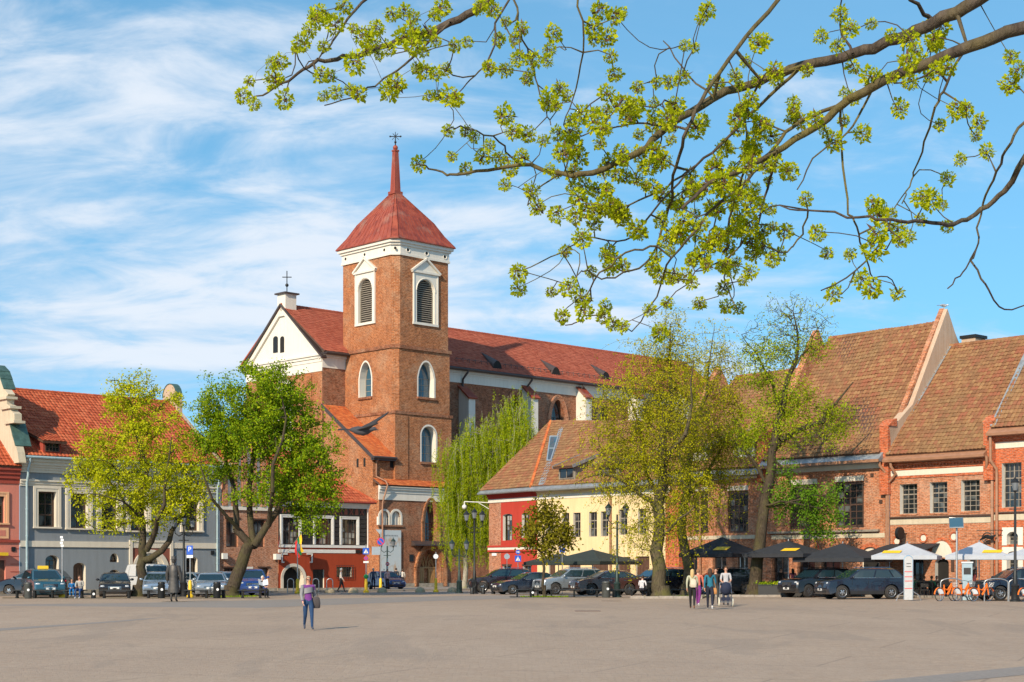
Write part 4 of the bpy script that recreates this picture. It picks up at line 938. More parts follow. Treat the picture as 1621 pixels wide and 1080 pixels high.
    wall(b, 'nave_wall', M['brick_dark'], n0, NL, 0, ze, hs, ny, .7)
    for h in hs:
        window(b, h[0]+.1, h[1]-.1, h[2], h[3]-.1, ny+.6, 2, 4, .1, .06, M['iron'], M['glass'], 'g', 1.8, name='nave_window')
        k = MB()
        for q_, e in enumerate((0, .18, .36)):
            o = archpts(h[0]-e-.18, h[1]+e+.18, h[3]+e+.18, 1.9+e+.1, 'g', 12); i_ = archpts(h[0]-e, h[1]+e, h[3]+e, 1.9+e, 'g', 12); yy = ny-.05-.04*q_
            for q in range(12): k.add([(o[q][0],yy,o[q][1]),(o[q+1][0],yy,o[q+1][1]),(i_[q+1][0],yy,i_[q+1][1]),(i_[q][0],yy,i_[q][1]),(o[q][0],ny,o[q][1]),(o[q+1][0],ny,o[q+1][1]),(i_[q+1][0],ny,i_[q+1][1]),(i_[q][0],ny,i_[q][1])], [(3,2,1,0),(0,1,5,4),(2,3,7,6)])
            k.box(h[0]-e-.18, h[0]-e-.002, yy, ny, h[2], h[3]-1.9); k.box(h[1]+e+.002, h[1]+e+.18, yy, ny, h[2], h[3]-1.9)
        k.build('window_arch', M['brick_row'], b)
    cornice(b, 'nave_frieze', M['stone_white'], n0, NL, zf, ze-.05, ((0,.05),(.62,.1),(.8,.25)), ny)
    MB().box(n0-.1, NL, ny-.62, ny+.1, ze-.05, ze+.12).build('nave_eave', M['gutter_dark'], b)
    gt = MB(); gt.tube([(n0-.1,ny-.72,ze+.06), (NL,ny-.72,ze+.06)], .14, 8); gt.build('gutter', M['gutter_dark'], b, 40)
    roof(b, [(n0-.25,ny-.7,ze+.2), (NL,ny-.7,ze+.2), (NL,yr,zr), (n0-.25,yr,zr)], M['tile_nave'], .32, .38, 'nave_roof', wave=.03, seed=11)
    MB().slab([(NL,ny+NW+.7,ze+.2), (n0-.25,ny+NW+.7,ze+.2), (n0-.25,yr,zr-.02), (NL,yr,zr-.02)], .15).build('nave_rear_slope', M['tile_nave'], b)
    ridgecap(b, (n0-.25,yr,zr+.04), (NL,yr,zr+.04), M['tile_nave'], .17, .42)
    k_ = (zr-ze-.2)/(yr-ny+.7)
    for px_c in (745, 845, 930, 1012, 1085):
        s_ = C.S(px_c-1, ny-1.2); zt4 = C.Z(px_c, 629, ny-1.2); z_t2 = C.Z(px_c, 612, ny-.2)
        bt = MB().prismx([(ny-1.5, 0), (ny+.02, 0), (ny+.02, z_t2-.1), (ny-1.5, zt4)][::-1], s_-.45, s_+.45).build('buttress', M['stone_white'], b)
        cp = MB().slab([(s_-.62,ny-1.75,zt4-.1), (s_+.62,ny-1.75,zt4-.1), (s_+.62,ny-.02,z_t2+.06), (s_-.62,ny-.02,z_t2+.06)], .16).build('buttress_cap', M['tower_roof'], bt)
    for px_c in (734, 836, 917, 1000):
        s_ = C.S(px_c, ny-.3); pipe(b, [(s_+.25,ny-.7,ze), (s_+.2,ny-.7,ze-.25), (s_,ny-.2,ze-.9), (s_,ny-.15,zf-.4), (s_,ny-.15,9)], M['gutter_dark'], .11)
    # conical roof vents
    for px_c, py_c in ((783, 580), (876, 590), (955, 597)):
        p = onplane(C, px_c, py_c, (0,ny-.7,ze+.2), (NL,ny-.7,ze+.2), (0,yr,zr))
        k = MB(); n = 10; rim = [(p.x+.62*math.cos(math.pi*i/n), p.y-.45, p.z-.4+.95*math.sin(math.pi*i/n)) for i in range(n+1)]
        tip = (p.x, p.y+2.1, p.z+2.1*k_+.15)
        for i in range(n): k.add([rim[i], rim[i+1], tip], [(1,0,2)])
        v = k.build('roof_vent', M['gutter_dark'], b); MB().prism([(x, z) for x, y, z in rim][::-1], p.y-.43, p.y-.38).build('vent_grille', M['void'], v)
    sg = MB(); n = 46
    for i in range(n):
        x = C.S(725, ny)+i*.86; y = ny+.25; z = ze+.2+k_*(y-ny+.7)
        sg.tube([(x,y+.25,z+.2), (x,y-.05,z+.42), (x,y-.1,z)], .03, 4)
    sg.tube([(C.S(725, ny),ny+.2,ze+.2+k_*.9+.36), (C.S(725, ny)+n*.86,ny+.2,ze+.2+k_*.9+.36)], .03, 4); sg.build('snow_guard', M['gutter_dark'], b)
    # ---- nave front (left-facing) gable ----
    with turned(b, (n0, ny+NW, 0), -90):
        S = lambda y: ny+NW-y
        zb = C.pxy(505, 588, n0)[1]; zg = C.pxy(505, 574, n0)[1]
        niche = (S(ny+NW/2)-1.6, S(ny+NW/2)+1.6, C.pxy(440, 735, n0)[1], C.pxy(440, 600, n0)[1])
        wall(b, 'front_gable_wall', M['brick_church'], 0, NW, 0, zb, [(*niche, 'a', 1.6, .35)], 0, .35, M['stone_white'])
        MB().prism([(niche[0], niche[2]), (niche[1], niche[2])]+archpts(niche[0], niche[1], niche[3], 1.6, 'a')[::-1], .33, .4).build('niche_back', M['stone_white'], b)
        for dx_ in (-3.9, 3.9):
            c_ = S(ny+NW/2)+dx_; MB().box(c_-.8, c_+.8, -.12, .02, 3, zb-.2).build('pilaster', M['brick_church'], b)
        cornice(b, 'front_frieze', M['stone_white'], -.02, NW+.02, zb, ze, ((0,.06),(.55,.12),(.75,.22),(.9,.34)))
        MB().prism([(0, ze), (NW, ze), (NW/2, zr-.1)], .0, .4).build('gable', M['stone_white'], b)
        for s_ in (0, 1):
            e0 = (0-.5, ze-.35) if s_ == 0 else (NW+.5, ze-.35); tp = (NW/2, zr-.02)
            p = [Vector((e0[0],-.42,e0[1])), Vector((e0[0],.2,e0[1])), Vector((tp[0],.2,tp[1]+.12)), Vector((tp[0],-.42,tp[1]+.12))]
            MB().slab(p if s_ else p[::-1], .16).build('verge', M['gutter_dark'], b)
            q = [Vector((e0[0]+(.5 if s_ == 0 else -.5),-.22,e0[1]+.15)), Vector((e0[0]+(.5 if s_ == 0 else -.5),.01,e0[1]+.15)), Vector((tp[0],.01,tp[1]-.14)), Vector((tp[0],-.22,tp[1]-.14))]
            MB().slab(q if s_ else q[::-1], .42).build('raking_moulding', M['stone_white'], b)
        for x0, x1, mt in ((433, 440, 'iron'), (443.5, 450, 'void')):
            y_f, z_t = C.pxy(x0, 533, n0); y_n, _ = C.pxy(x1, 533, n0); z_b = C.pxy(x0, 559, n0)[1]
            MB().prism([(S(y_f), z_b), (S(y_n), z_b)]+archpts(S(y_f), S(y_n), z_t, .25, 'a', 6)[::-1], -.06 if mt == 'iron' else -.012, .02).build('shutter' if mt == 'iron' else 'gable_opening', M[mt], b)
    tw = MB(); ya = ny+NW/2; zt5 = C.pxy(449, 466, n0)[1]; tw.box(n0-.2, n0+1.1, ya-.65, ya+.65, zr-1.1, zt5); tb = tw.build('gable_turret', M['stone_white'], b)
    MB().box(n0-.42, n0+1.32, ya-.87, ya+.87, zt5, zt5+.14).build('turret_cap', M['gutter_dark'], tb)
    cr = MB(); zt6 = C.pxy(449, 428, n0)[1]; xc_ = n0+.45; cr.tube([(xc_,ya,zt5+.1), (xc_,ya,zt6)], .05, 6); cr.ball((xc_, ya, zt5+.95), .17); hz = zt6-.6
    cr.tube([(xc_-ax.x*.45,ya-ax.y*.45,hz), (xc_+ax.x*.45,ya+ax.y*.45,hz)], .045, 6); cr.build('gable_cross', M['iron'], tb, 40)
    MB().box(n0, NL, ny+NW-.3, ny+NW, 0, ze).build('nave_rear_wall', M['brick_dark'], b); MB().prismx([(ny, 0), (ny+NW, 0), (ny+NW, ze), (yr, zr-.1), (ny, ze)], NL-.3, NL).build('nave_end_wall', M['brick_dark'], b)
    return b
church()
# ---------------- right row: one building line, coming nearer to the right ----------------
RR = Fr(((1410-CX)/F*95, 95), -48)
def row_house(name, label, x0, x1, up, roofspec, wallmat, lowops=(), fwl=None, seed=1, extra=None):
    s0, s1 = RR.S(x0), RR.S(x1); f = sub(RR, s0); b = bld(f, name, label); return f, b, s1-s0
def fire_wall(b, f, s, pts, base, mR, front_z, th=.5, face=None):
    """gable wall rising above the roofs; pts: pixel outline of its front slope seen on the plane x = s"""
    pr = [f.pxy(x, y, s) for x, y in pts]; top = pr[-1]
    prof = [(pr[0][0], base)]+pr+[(2*top[0]-pr[-2][0], pr[-2][1]), (2*mR, base)]
    o = MB().prismx(prof, s-th, s).build('fire_wall', face or M['plaster_tan'], b)
    return o, pr
def brick_pier(b, s, w_, z0, z1, depth=.55, mat=None):
    p = MB(); p.box(s-w_, s, -.32, depth, z0, z1); p.prismx([(-.34, z1), (depth, z1), (depth, z1+.5), (.1, z1+.35)], s-w_-.06, s+.06); return p.build('pier', mat or M['brick_red'], b)

def merchant_r2():
    f, b, L = row_house('merchant_house', 'brick merchant house with three upper windows above the white parasols', 1408.5, 1572.5, 0, 0, 0)
    ze = f.Z(1415, 729); Z = lambda y, x=1412: f.Z(x, y); ops = []
    for x0, x1, y0, y1 in ((1424.5,1452,767,814),(1472,1499.5,764,812.5),(1521.5,1551,760.4,809.8)): a, b_, c, d = f.rect(x0, x1, y0, y1); ops.append((a, b_, c, d))
    low = []
    a, b_, c, d = f.rect(1480, 1502, 884, 940); low.append((a, b_, .1, d, 'a', .3))
    for x0, x1 in ((1531, 1547), (1440, 1462)): a, b_, c, d = f.rect(x0, x1, 880, 915); low.append((a, b_, c if x0 > 1500 else .1, d))
    wall(b, 'wall', M['brick_row'], 0, L, 0, ze, ops+low, 0, .38, M['stone_white'])
    for o in ops:
        window(b, *o, .30, 3, 6, .05, .035, M['wood_grey'], M['glass'], trans=4)
        MB().box(o[0]-.03, o[1]+.03, -.05, .02, o[2]-.09, o[2]-.002).build('sill', M['brick_row'], b)
    MB().prism([(low[0][0], .1), (low[0][1], .1)]+archpts(*[low[0][i] for i in (0,1,3)], .3, 'a')[::-1], .34, .4).build('doorway', M['void'], b)
    for o in low[1:]: window(b, *o[:4], .3, 2, 2, .07, .04)
    band(b, 'upper_band', M['cream_trim'], 0, L, Z(754.5), Z(746), .03)
    band(b, 'lower_band', M['cream'], 0, L, Z(831), Z(822), .03); MB().box(-.05, L, -.16, .02, Z(821), Z(818.6)).build('ledge', M['wood_dark'], b)
    band(b, 'brick_course', M['brick_red'], 0, L, Z(758.5), Z(755), .06)
    dn = MB(); n = int(L/.22)
    for i in range(n): dn.box(i*L/n, i*L/n+.11, -.12, .01, Z(741), Z(738.5))
    dn.box(0, L, -.16, .01, Z(738.5), Z(735)); dn.box(0, L, -.06, .01, Z(745), Z(741)); dn.build('brick_dentils', M['brick_red'], b)
    gt = MB(); gt.prismx([(-.75, ze), (-.72, ze-.14), (-.1, ze-.2), (.0, ze), (-.25, ze+.32)], -.05, L-.2); gt.build('gutter', M['gutter_brown'], b)
    for sx, zt in ((.12, ze-.1), (L-.42, ze-.1)):
        dx = -.42 if sx < 1 else .75
        pipe(b, [(sx+.3,-.55,zt), (sx+.3,-.5,zt-.3), (sx+.45 if sx < 1 else sx+.1,-.2,zt-.75), (sx+.3+dx if sx < 1 else L+.02,-.16,zt-1.3), (sx+.3+dx if sx < 1 else L+.02,-.16,.3)], M['gutter_brown'], .09)
    # blind roundels, hanging disc, awning
    for x, y in ((1462, 852), (1420, 857), (1510, 850)):
        s_, z = f.px(x, y); k = MB(); k.lathe([(.19,-.02), (.19,.02)], 14, (s_, -.0, z), 'y'); r = k.build('roundel', M['cream_trim'], b)
        rg = MB(); rg.tube([(s_+.26*math.cos(t), -.02, z+.26*math.sin(t)) for t in [2*math.pi*q/14 for q in range(15)]], .06, 5); rg.build('roundel_ring', M['brick_red'], r)
    s_, z = f.px(1428, 844.5, -.5); k = MB(); k.lathe([(.38,-.1), (.38,.1)], 22, (s_, -.75, z), 'x'); k.tube([(s_,-.4,z), (s_,0,z)], .03, 5); k.build('hanging_disc', M['iron'], b, 40)
    a, z0 = f.px(1372, 878, -1.6); b_, z1 = f.px(1484, 860, -.3); aw = MB().slab([(a-.2,-2.2,z0), (b_-.3,-2.2,z0), (b_,-.05,z1), (a+.6,-.05,z1)], .05); ao = aw.build('awning', M['fabric_black'], b)
    MB().box(a-.2, b_-.3, -2.22, -2.18, z0-.3, z0-.03).build('valance', M['fabric_black'], ao)
    o = low[0]; cv = archpts(o[0]-.25, o[1]+.25, o[3]+1.05, .9, 'a', 12); k = MB()
    k.prism([(cv[0][0], o[3]+.05)]+[(cv[-1][0], o[3]+.05)]+cv[::-1], -.02, .01); k.build('blind_arch', M['cream_trim'], b)
    k = MB(); ci = archpts(o[0]-.45, o[1]+.45, o[3]+1.25, 1.1, 'a', 12)
    for q in range(12): k.add([(ci[q][0],-.05,ci[q][1]),(ci[q+1][0],-.05,ci[q+1][1]),(cv[q+1][0],-.05,cv[q+1][1]),(cv[q][0],-.05,cv[q][1])], [(3,2,1,0)])
    k.build('arch_ring', M['brick_red'], b)
    s_, z = f.px(1563, 852, -.5); k = MB()
    for r_ in (.34, .2): k.tube([(s_+r_*math.cos(t), -.5, z+r_*.9*math.sin(t)) for t in [2*math.pi*q/14 for q in range(12)]], .035, 5)
    k.tube([(s_-.5,-.5,z-.12), (s_-.1,-.5,z+.1), (s_+.25,-.5,z), (s_+.55,-.5,z+.18)], [.03,.11,.12,.03], 6); k.tube([(s_-.7,-.5,z+.45), (s_+.9,-.5,z+.45)], .02, 5); k.tube([(s_+.7,-.5,z+.45), (s_+.7,0,z+.45)], .025, 5)
    k.build('wrought_sign', M['iron'], b, 40)
    MB().box(f.S(1506), f.S(1511), -.05, .01, Z(905), Z(880)).build('menu_board', M['wood_dark'], b)
    mR = 6.6; zr = f.Z(1600, 536, mR); roof(b, [(0,-.45,ze+.3), (L-.3,-.45,ze+.3), (L-.3,mR,zr), (0,mR,zr)], M['tile_old'], .245, .34, sag=.03, wave=.045, lip=.04, seed=21)
    MB().slab([(L,2*mR,ze+.3), (0,2*mR,ze+.3), (0,mR,zr-.03), (L,mR,zr-.03)], .15).build('rear_slope', M['tile_old'], b); ridgecap(b, (0,mR,zr+.02), (L-.2,mR,zr+.02), M['tile_old'], .14)
    o, pr = fire_wall(b, f, L+.15, ((1576,700),(1574,668),(1584,660),(1700,480)), ze-.3, mR, 0, .5, M['plaster_tan']); brick_pier(b, L+.15, .62, ze-1.5, f.Z(1574, 668, -.2))
    # verge tiles along the right fire wall and a lead flashing along the left one
    k_ = (zr-ze-.3)/(mR+.45); ridgecap(b, (L-.4,-.35,ze+.35+.02), (L-.4,mR,zr+.1), M['brick_red'], .11)
    MB().slab([(0,-.4,ze+.42), (.22,-.4,ze+.42), (.22,mR,zr+.1), (0,mR,zr+.1)], .05).build('flashing', M['zinc'], b)
    s_, z = f.px(1541, 538, mR+1.2); cm = MB().box(s_-.5, s_+.5, mR+.6, mR+1.8, zr-1.5, z+.05).build('chimney', M['plaster_tan'], b); MB().box(s_-.58, s_+.58, mR+.5, mR+1.9, z+.05, z+.24).build('chimney_cap', M['iron'], cm)
    return b
merchant_r2()
def merchant_r1():
    f, b, L = row_house('merchant_house', 'tall roofed brick merchant house with two big dark windows over black parasols', 1212, 1408.4, 0, 0, 0)
    ze = f.Z(1400, 727); Z = lambda y, x=1400: f.Z(x, y); ops = []
    for x0, x1, y0, y1 in ((1250,1293.5,769,838),(1322,1367.5,764,836)): a, b_, c, d = f.rect(x0, x1, y0, y1); ops.append((a, b_, c, d))
    low = []
    for x0, x1 in ((1222,1248),(1262,1290),(1300,1330)): a, b_, c, d = f.rect(x0, x1, 876, 940); low.append((a, b_, .1, d))
    a, b_, c, d = f.rect(1364, 1392, 866, 940); low.append((a, b_, .1, d, 'a', .55))
    wall(b, 'wall', M['brick_row'], 0, L, 0, ze, ops+low, 0, .3)
    for o in ops:
        window(b, *o, .1, 4, 6, .17, .05, M['wood_dark'], M['glass'], trans=3)
        band(b, 'lintel', M['cream_trim'], o[0], o[1], o[3]+.03, o[3]+.36, .03)
    for o in low[:3]: window(b, *o[:4], .25, 2, 2, .09, .06)
    MB().prism([(low[3][0], .1), (low[3][1], .1)]+archpts(*[low[3][i] for i in (0,1,3)], .55, 'a')[::-1], .1, .2).build('blind_arch', M['cream_trim'], b)
    MB().box(low[3][0]+.12, low[3][1]-.12, .05, .12, .1, 2.1).build('door', M['void'], b)
    cv = archpts(low[3][0]-.28, low[3][1]+.28, low[3][3]+.25, .75, 'a', 12); ci = archpts(low[3][0], low[3][1], low[3][3], .55, 'a', 12); k = MB()
    for q in range(12): k.add([(cv[q][0],-.05,cv[q][1]),(cv[q+1][0],-.05,cv[q+1][1]),(ci[q+1][0],-.05,ci[q+1][1]),(ci[q][0],-.05,ci[q][1])], [(3,2,1,0)])
    k.build('arch_ring', M['brick_red'], b)
    band(b, 'upper_band', M['cream_trim'], 0, L-.3, Z(740.5), Z(731.5), .05)
    band(b, 'lower_band', M['cream'], .5, L-.35, Z(851, 1398), Z(843.5, 1398), .03); MB().box(.3, L-.7, -.22, .02, Z(841.5, 1393), Z(838, 1393)).build('ledge', M['wood_grey'], b)
    for x, y in ((1381, 752), (1395, 794)): s_, z = f.px(x, y); MB().box(s_-.1, s_+.1, -.09, .01, z-.1, z+.1).build('anchor', M['wood_dark'], b)
    gt = MB(); gt.prismx([(-.8, ze-.02), (-.78, ze-.16), (-.1, ze-.22), (.0, ze), (-.3, ze+.42)], .0, L-.25); gt.build('gutter', M['zinc'], b)
    gf = MB().box(0, L-.25, -.84, -.78, ze-.2, ze-.02).build('gutter_edge', M['gutter_brown'], b)
    pipe(b, [(L-.35,-.6,ze), (L-.35,-.55,ze-.4), (L-.1,-.2,ze-.9), (L-.1,-.14,ze-1.2), (L-.1,-.14,.3)], M['gutter_brown'], .09)
    mR = 6.8; zr = f.Z(1488, 512, mR); roof(b, [(.1,-.5,ze+.38), (L-.45,-.5,ze+.38), (L-.45,mR,zr), (.1,mR,zr)], M['tile_old'], .245, .34, sag=.045, wave=.045, lip=.04, seed=31)
    MB().slab([(L,2*mR,ze+.3), (0,2*mR,ze+.3), (0,mR,zr-.03), (L,mR,zr-.03)], .15).build('rear_slope', M['tile_old'], b); ridgecap(b, (.1,mR,zr+.02), (L-.4,mR,zr+.02), M['tile_old'], .15)
    fire_wall(b, f, L+.1, ((1410,700),(1408,676),(1419,670),(1445,640),(1500,489)), ze-.3, mR, 0, .55); brick_pier(b, L+.1, .62, ze-2.2, f.Z(1408, 674, -.2))
    pr = [f.pxy(x, y, L+.1) for x, y in ((1445,640),(1500,489))]
    mb = MB(); (y0, z0), (y1, z1) = pr; mb.slab([(L-.5,y0-1.4,z0-1.55), (L-.2,y0-1.4,z0-1.55), (L-.2,y1,z1+.08), (L-.5,y1,z1+.08)], .2); mb.build('verge_tiles', M['brick_row'], b)
    fire_wall(b, f, .12, ((1218,735),(1216,700),(1226,690),(1296,522)), ze-.3, mR, 0, .5, M['brick_row']); brick_pier(b, .12, .6, ze-1, f.Z(1210, 690, -.2))
    # flag on the front, two bracketed arms
    s_, z = f.px(1294, 868); fp = MB(); fp.tube([(s_,0,z), (s_+.1,-1.2,z+.9)], .022, 6); fp.build('flag_pole', M['wood_grey'], b)
    return b
merchant_r1()
def merchant_r0():
    f, b, L = row_house('merchant_house', 'brick house with roof dormer half hidden behind the linden trees', 1061, 1212, 0, 0, 0)
    ze = f.Z(1200, 748); Z = lambda y, x=1190: f.Z(x, y); ops = []
    for x0, x1, y0, y1 in ((1098,1121,779,845),(1152,1184.5,778,844)): a, b_, c, d = f.rect(x0, x1, y0, y1); ops.append((a, b_, c, d))
    low = []
    for x0, x1 in ((1088,1104),(1128,1150),(1168,1184)): a, b_, c, d = f.rect(x0, x1, 880, 935); low.append((a, b_, .9 if x0 > 1160 else .1, d))
    wall(b, 'wall', M['brick_row'], 0, L, 0, ze, ops+low, 0, .3, None)
    for o in ops:
        window(b, *o, .12, 4, 6, .14, .05, M['wood_dark'], M['glass'], trans=3); band(b, 'lintel', M['cream_trim'], o[0], o[1], o[3]+.03, o[3]+.34, .03)
    for o in low: window(b, *o[:4], .2, 2, 2, .09, .05, M['white_paint'] if o is low[2] else M['wood_dark'])
    band(b, 'upper_band', M['cream_trim'], 0, L, Z(757), Z(750), .05); band(b, 'lower_band', M['cream'], 0, L, Z(853), Z(847), .04)
    p = MB(); p.box(.0, 1.25, -.5, .02, 0, ze-1.6); p.prismx([(-.52, ze-1.6), (.02, ze-1.6), (.02, ze-.9)], -.04, 1.29); p.build('buttress', M['brick_red'], b)
    gt = MB(); gt.prismx([(-.8, ze-.02), (-.78, ze-.16), (-.1, ze-.22), (.0, ze), (-.3, ze+.35)], .0, L); gt.build('gutter', M['zinc'], b)
    pipe(b, [(L*.34,-.6,ze), (L*.34,-.55,ze-.4), (L*.34,-.14,ze-.9), (L*.34,-.14,.3)], M['gutter_brown'], .08)
    mR = 7.2; zr = f.Z(1240, 588, mR); roof(b, [(-.1,-.5,ze+.33), (L-.35,-.5,ze+.33), (L-.35,mR,zr), (-.1,mR,zr)], M['tile_old'], .245, .34, sag=.04, wave=.045, lip=.04, seed=41)
    MB().slab([(L,2*mR,ze+.3), (0,2*mR,ze+.3), (0,mR,zr-.03), (L,mR,zr-.03)], .15).build('rear_slope', M['tile_old'], b); ridgecap(b, (0,mR,zr+.02), (L-.4,mR,zr+.02), M['tile_old'], .15)
    k = (zr-ze-.33)/(mR+.5)
    for x0, x1, y0, y1 in ((1160,1194,724,703),(1093,1120,730,710)):
        s0 = f.S(x0, .2); s1 = f.S(x1, .2); z0 = f.Z(x0, y0, .2); z1 = f.Z(x0, y1, .2); shed_dormer(b, s0, s1, z0, z1, (z0-.1-ze-.33)/k-.5, k, ze+.33, -.5, M['tile_old'], M['cream_trim'] if x0 > 1150 else M['wood_grey'], 3, 1, .42, fmat=M['white_paint'], gmat=M['glass_curtain'])
    fire_wall(b, f, .1, ((1064,742),(1068,715),(1140,580)), ze-.3, mR, 0, .5, M['brick_row'])
    return b
merchant_r0()
def merchant_r3():
    f, b, L = row_house('merchant_house', 'brick house at the right edge with tall window above the street lamp', 1572.6, 1800, 0, 0, 0)
    ze = f.Z(1580, 688); Z = lambda y, x=1578: f.Z(x, y); ops = []
    a, b_, c, d = f.rect(1586, 1617, 733.5, 804); ops.append((a, b_, c, d)); w_ = b_-a; ops += [(a+2.6*q, b_+2.6*q, c, d) for q in range(1, 5)]
    low = []
    for y0, y1, fl in ((842, 862, 0), (873, 905, 1)): a, b_, c, d = f.rect(1594, 1612, y0, y1); low.append((a, b_, c, d, 'a', .3))
    wall(b, 'wall', M['brick_red'], 0, L, 0, ze, ops+low, 0, .38, M['stone_white'])
    for o in ops: window(b, *o, .3, 4, 6, .05, .035, M['wood_grey'], M['glass'], trans=4)
    for o in low:
        window(b, *o[:4], .32, 3, 2, .04, .03, M['wood_grey'], M['glass'], 'a', .3)
        k = MB(); p0, p1, q0, q1 = o[0]-.3, o[1]+.3, o[2]-.05, o[3]+.25; cv = archpts(o[0], o[1], o[3], .3, 'a', 10)
        for u, v in zip(cv, cv[1:]): k.quad((u[0],-.03,u[1]), (v[0],-.03,v[1]), (v[0],-.03,q1), (u[0],-.03,q1))
        k.box(p0, o[0], -.03, .01, q0, q1); k.box(o[1], p1, -.03, .01, q0, q1); k.build('white_panel', M['stone_white'], b)
    band(b, 'upper_band', M['cream_trim'], 0, L, Z(710.5), Z(701), .03); band(b, 'lower_band', M['cream'], 0, L, Z(824), Z(814.5), .03); MB().box(-.05, L, -.14, .02, Z(813), Z(811)).build('ledge', M['wood_dark'], b)
    band(b, 'brick_course', M['brick_red'], 0, L, Z(698), Z(692), .1); band(b, 'brick_course', M['brick_row'], 0, L, Z(691.8), Z(688.6), .2)
    MB().box(f.S(1577), f.S(1581), -.08, .01, Z(858), Z(851)).build('sign_plate', M['white_sign'], b)
    gt = MB(); gt.prismx([(-.75, ze+.05), (-.72, ze-.1), (-.1, ze-.12), (.0, ze+.05), (-.25, ze+.42)], -.05, L); gt.build('gutter', M['gutter_brown'], b)
    pipe(b, [(.1,-.5,ze), (.1,-.5,ze-.4), (.1,-.5,ze-1.5), (.3,-.18,ze-2), (.3,-.14,ze-2.4), (.3,-.14,.3)], M['gutter_brown'], .09)
    place(wall(b, 'side_wall', M['brick_red'], 0, 13.6, 0, ze), (L, 0, 0), 90); MB().prismx([(0, ze), (13.6, ze), (6.8, ze+8.9)], L-.2, L+.02).build('side_gable', M['brick_red'], b)
    mR = 6.8; roof(b, [(0.1,-.45,ze+.35), (L,-.45,ze+.35), (L,mR,ze+9), (.1,mR,ze+9)], M['tile_old'], .245, .34, sag=.03, wave=.045, lip=.04, seed=51)
    MB().slab([(L,2*mR,ze+.3), (0,2*mR,ze+.3), (0,mR,ze+8.97), (L,mR,ze+8.97)], .15).build('rear_slope', M['tile_old'], b); MB().slab([(.0,-.4,ze+.5), (.35,-.4,ze+.5), (.35,mR,ze+9.15), (.0,mR,ze+9.15)], .06).build('flashing', M['zinc'], b)
    return b
merchant_r3()
def yellow_house():
    sY0, sY1 = RR.S(850.5), RR.S(1061); f = sub(RR, sY0); b = bld(f, 'yellow_house', 'yellow plaster house with scarlet end and old clay tile roof'); L = sY1-sY0; Z = lambda y, x=853: f.Z(x, y)
    ze = f.Z(853, 776); ops = []
    for x0, x1, y0, y1 in ((864.5,875.5,813,850),(889.5,901,812.5,850.5),(907.5,919,812,851),(932.5,945,811,850),(951,963,810,849.5),(980,993,807,847),(1010,1023,806,846),(1036,1049,804,845)): a, b_, c, d = f.rect(x0, x1, y0, y1); ops.append((a, b_, c, d))
    low = []
    for x0, x1, y0 in ((869,879,884),(900,919,886),(937,963,884),(978,998,882),(1007,1028,881)): a, b_, c, d = f.rect(x0, x1, y0, 940); low.append((a, b_, .1, d))
    wall(b, 'wall', M['yellow'], 0, L, 0, ze, ops+low, 0, .24, M['stone_white'])
    for o in ops: window(b, *o, .16, 2, 3, .06, .04, M['wood_grey'], M['glass'], trans=2)
    for o in low:
        d = MB().box(o[0], o[1], .14, .2, o[2], o[3]).build('door', M['wood_brown'], b); n = 4
        for q in range(n): MB().box(o[0]+(o[1]-o[0])*(q+.08)/n, o[0]+(o[1]-o[0])*(q+.92)/n, .11, .15, o[2]+.1, o[3]-.1).build('plank', M['wood_brown'], d)
    band(b, 'frieze_band', M['stone_white'], 0, L, Z(791), Z(784), .04); cornice(b, 'cornice', M['yellow'], 0, L, Z(784)+.01, ze, ((0,.06),(.4,.14),(.75,.24)))
    pipe(b, [(f.S(968),-.5,ze), (f.S(968),-.5,ze-.3), (f.S(968),-.12,ze-.9), (f.S(968),-.12,.3)], M['gutter_brown'], .08)
    s_, z = f.px(1002, 876)
    lettering(b, 'VINOTEKA', .36, M['wood_brown'], (f.S(1003), -.02, f.Z(1003, 875)), (R(90), 0, 0)) if False else None
    # roof
    mR = 6.6; apex = Vector((f.S(872, mR), mR, f.Z(872, 668, mR))); E0, E1 = Vector((-.1,-.5,ze+.25)), Vector((L,-.5,ze+.25)); rr_ = onplane(f, 1075, 668, tuple(E0), tuple(E1), tuple(apex))
    roof(b, [tuple(E0), tuple(E1), tuple(rr_), tuple(apex)], M['tile_old'], .25, .34, sag=.03, wave=.045, lip=.04, seed=61)
    MB().slab([(L,2*mR,ze), (0,2*mR,ze), tuple(apex-Vector((0,0,.05))), tuple(rr_-Vector((0,0,.05)))], .15).build('rear_slope', M['tile_old'], b); ridgecap(b, apex+Vector((0,0,.03)), rr_+Vector((0,0,.03)), M['tile_old'], .14)
    gt = MB(); gt.prismx([(-.85, ze+.02), (-.83, ze-.1), (-.1, ze-.14), (.0, ze+.02), (-.35, ze+.34)], -.1, L); gt.build('gutter', M['zinc'], b)
    k = (apex.z-ze-.25)/(mR+.5)
    for x0, x1, y0, y1 in ((888,914,759,741),(950,982,754,738),(1016,1046,748,731)):
        s0 = f.S(x0, .2); s1 = f.S(x1, .2); z0 = f.Z(x0, y0, .2); z1 = f.Z(x0, y1, .2); shed_dormer(b, s0, s1, z0, z1, (z0-.1-ze-.25)/k-.5, k, ze+.25, -.5, M['tile_old'], M['wood_grey'], 2, 1, .35)
    # sloping roof window in a zinc frame beside the hip
    pl = [onplane(f, x, y, tuple(E0+Vector((0,-.06,.06))), tuple(E1+Vector((0,-.06,.06))), tuple(apex+Vector((0,-.06,.06)))) for x, y in ((852,768),(861,768),(892,676),(886,676))]
    MB().slab([tuple(p) for p in pl], .08).build('valley_flashing', M['zinc'], b)
    pl = [onplane(f, x, y, tuple(E0+Vector((0,-.1,.1))), tuple(E1+Vector((0,-.1,.1))), tuple(apex+Vector((0,-.1,.1)))) for x, y in ((866,729),(872,729),(883.5,691),(871,691))]
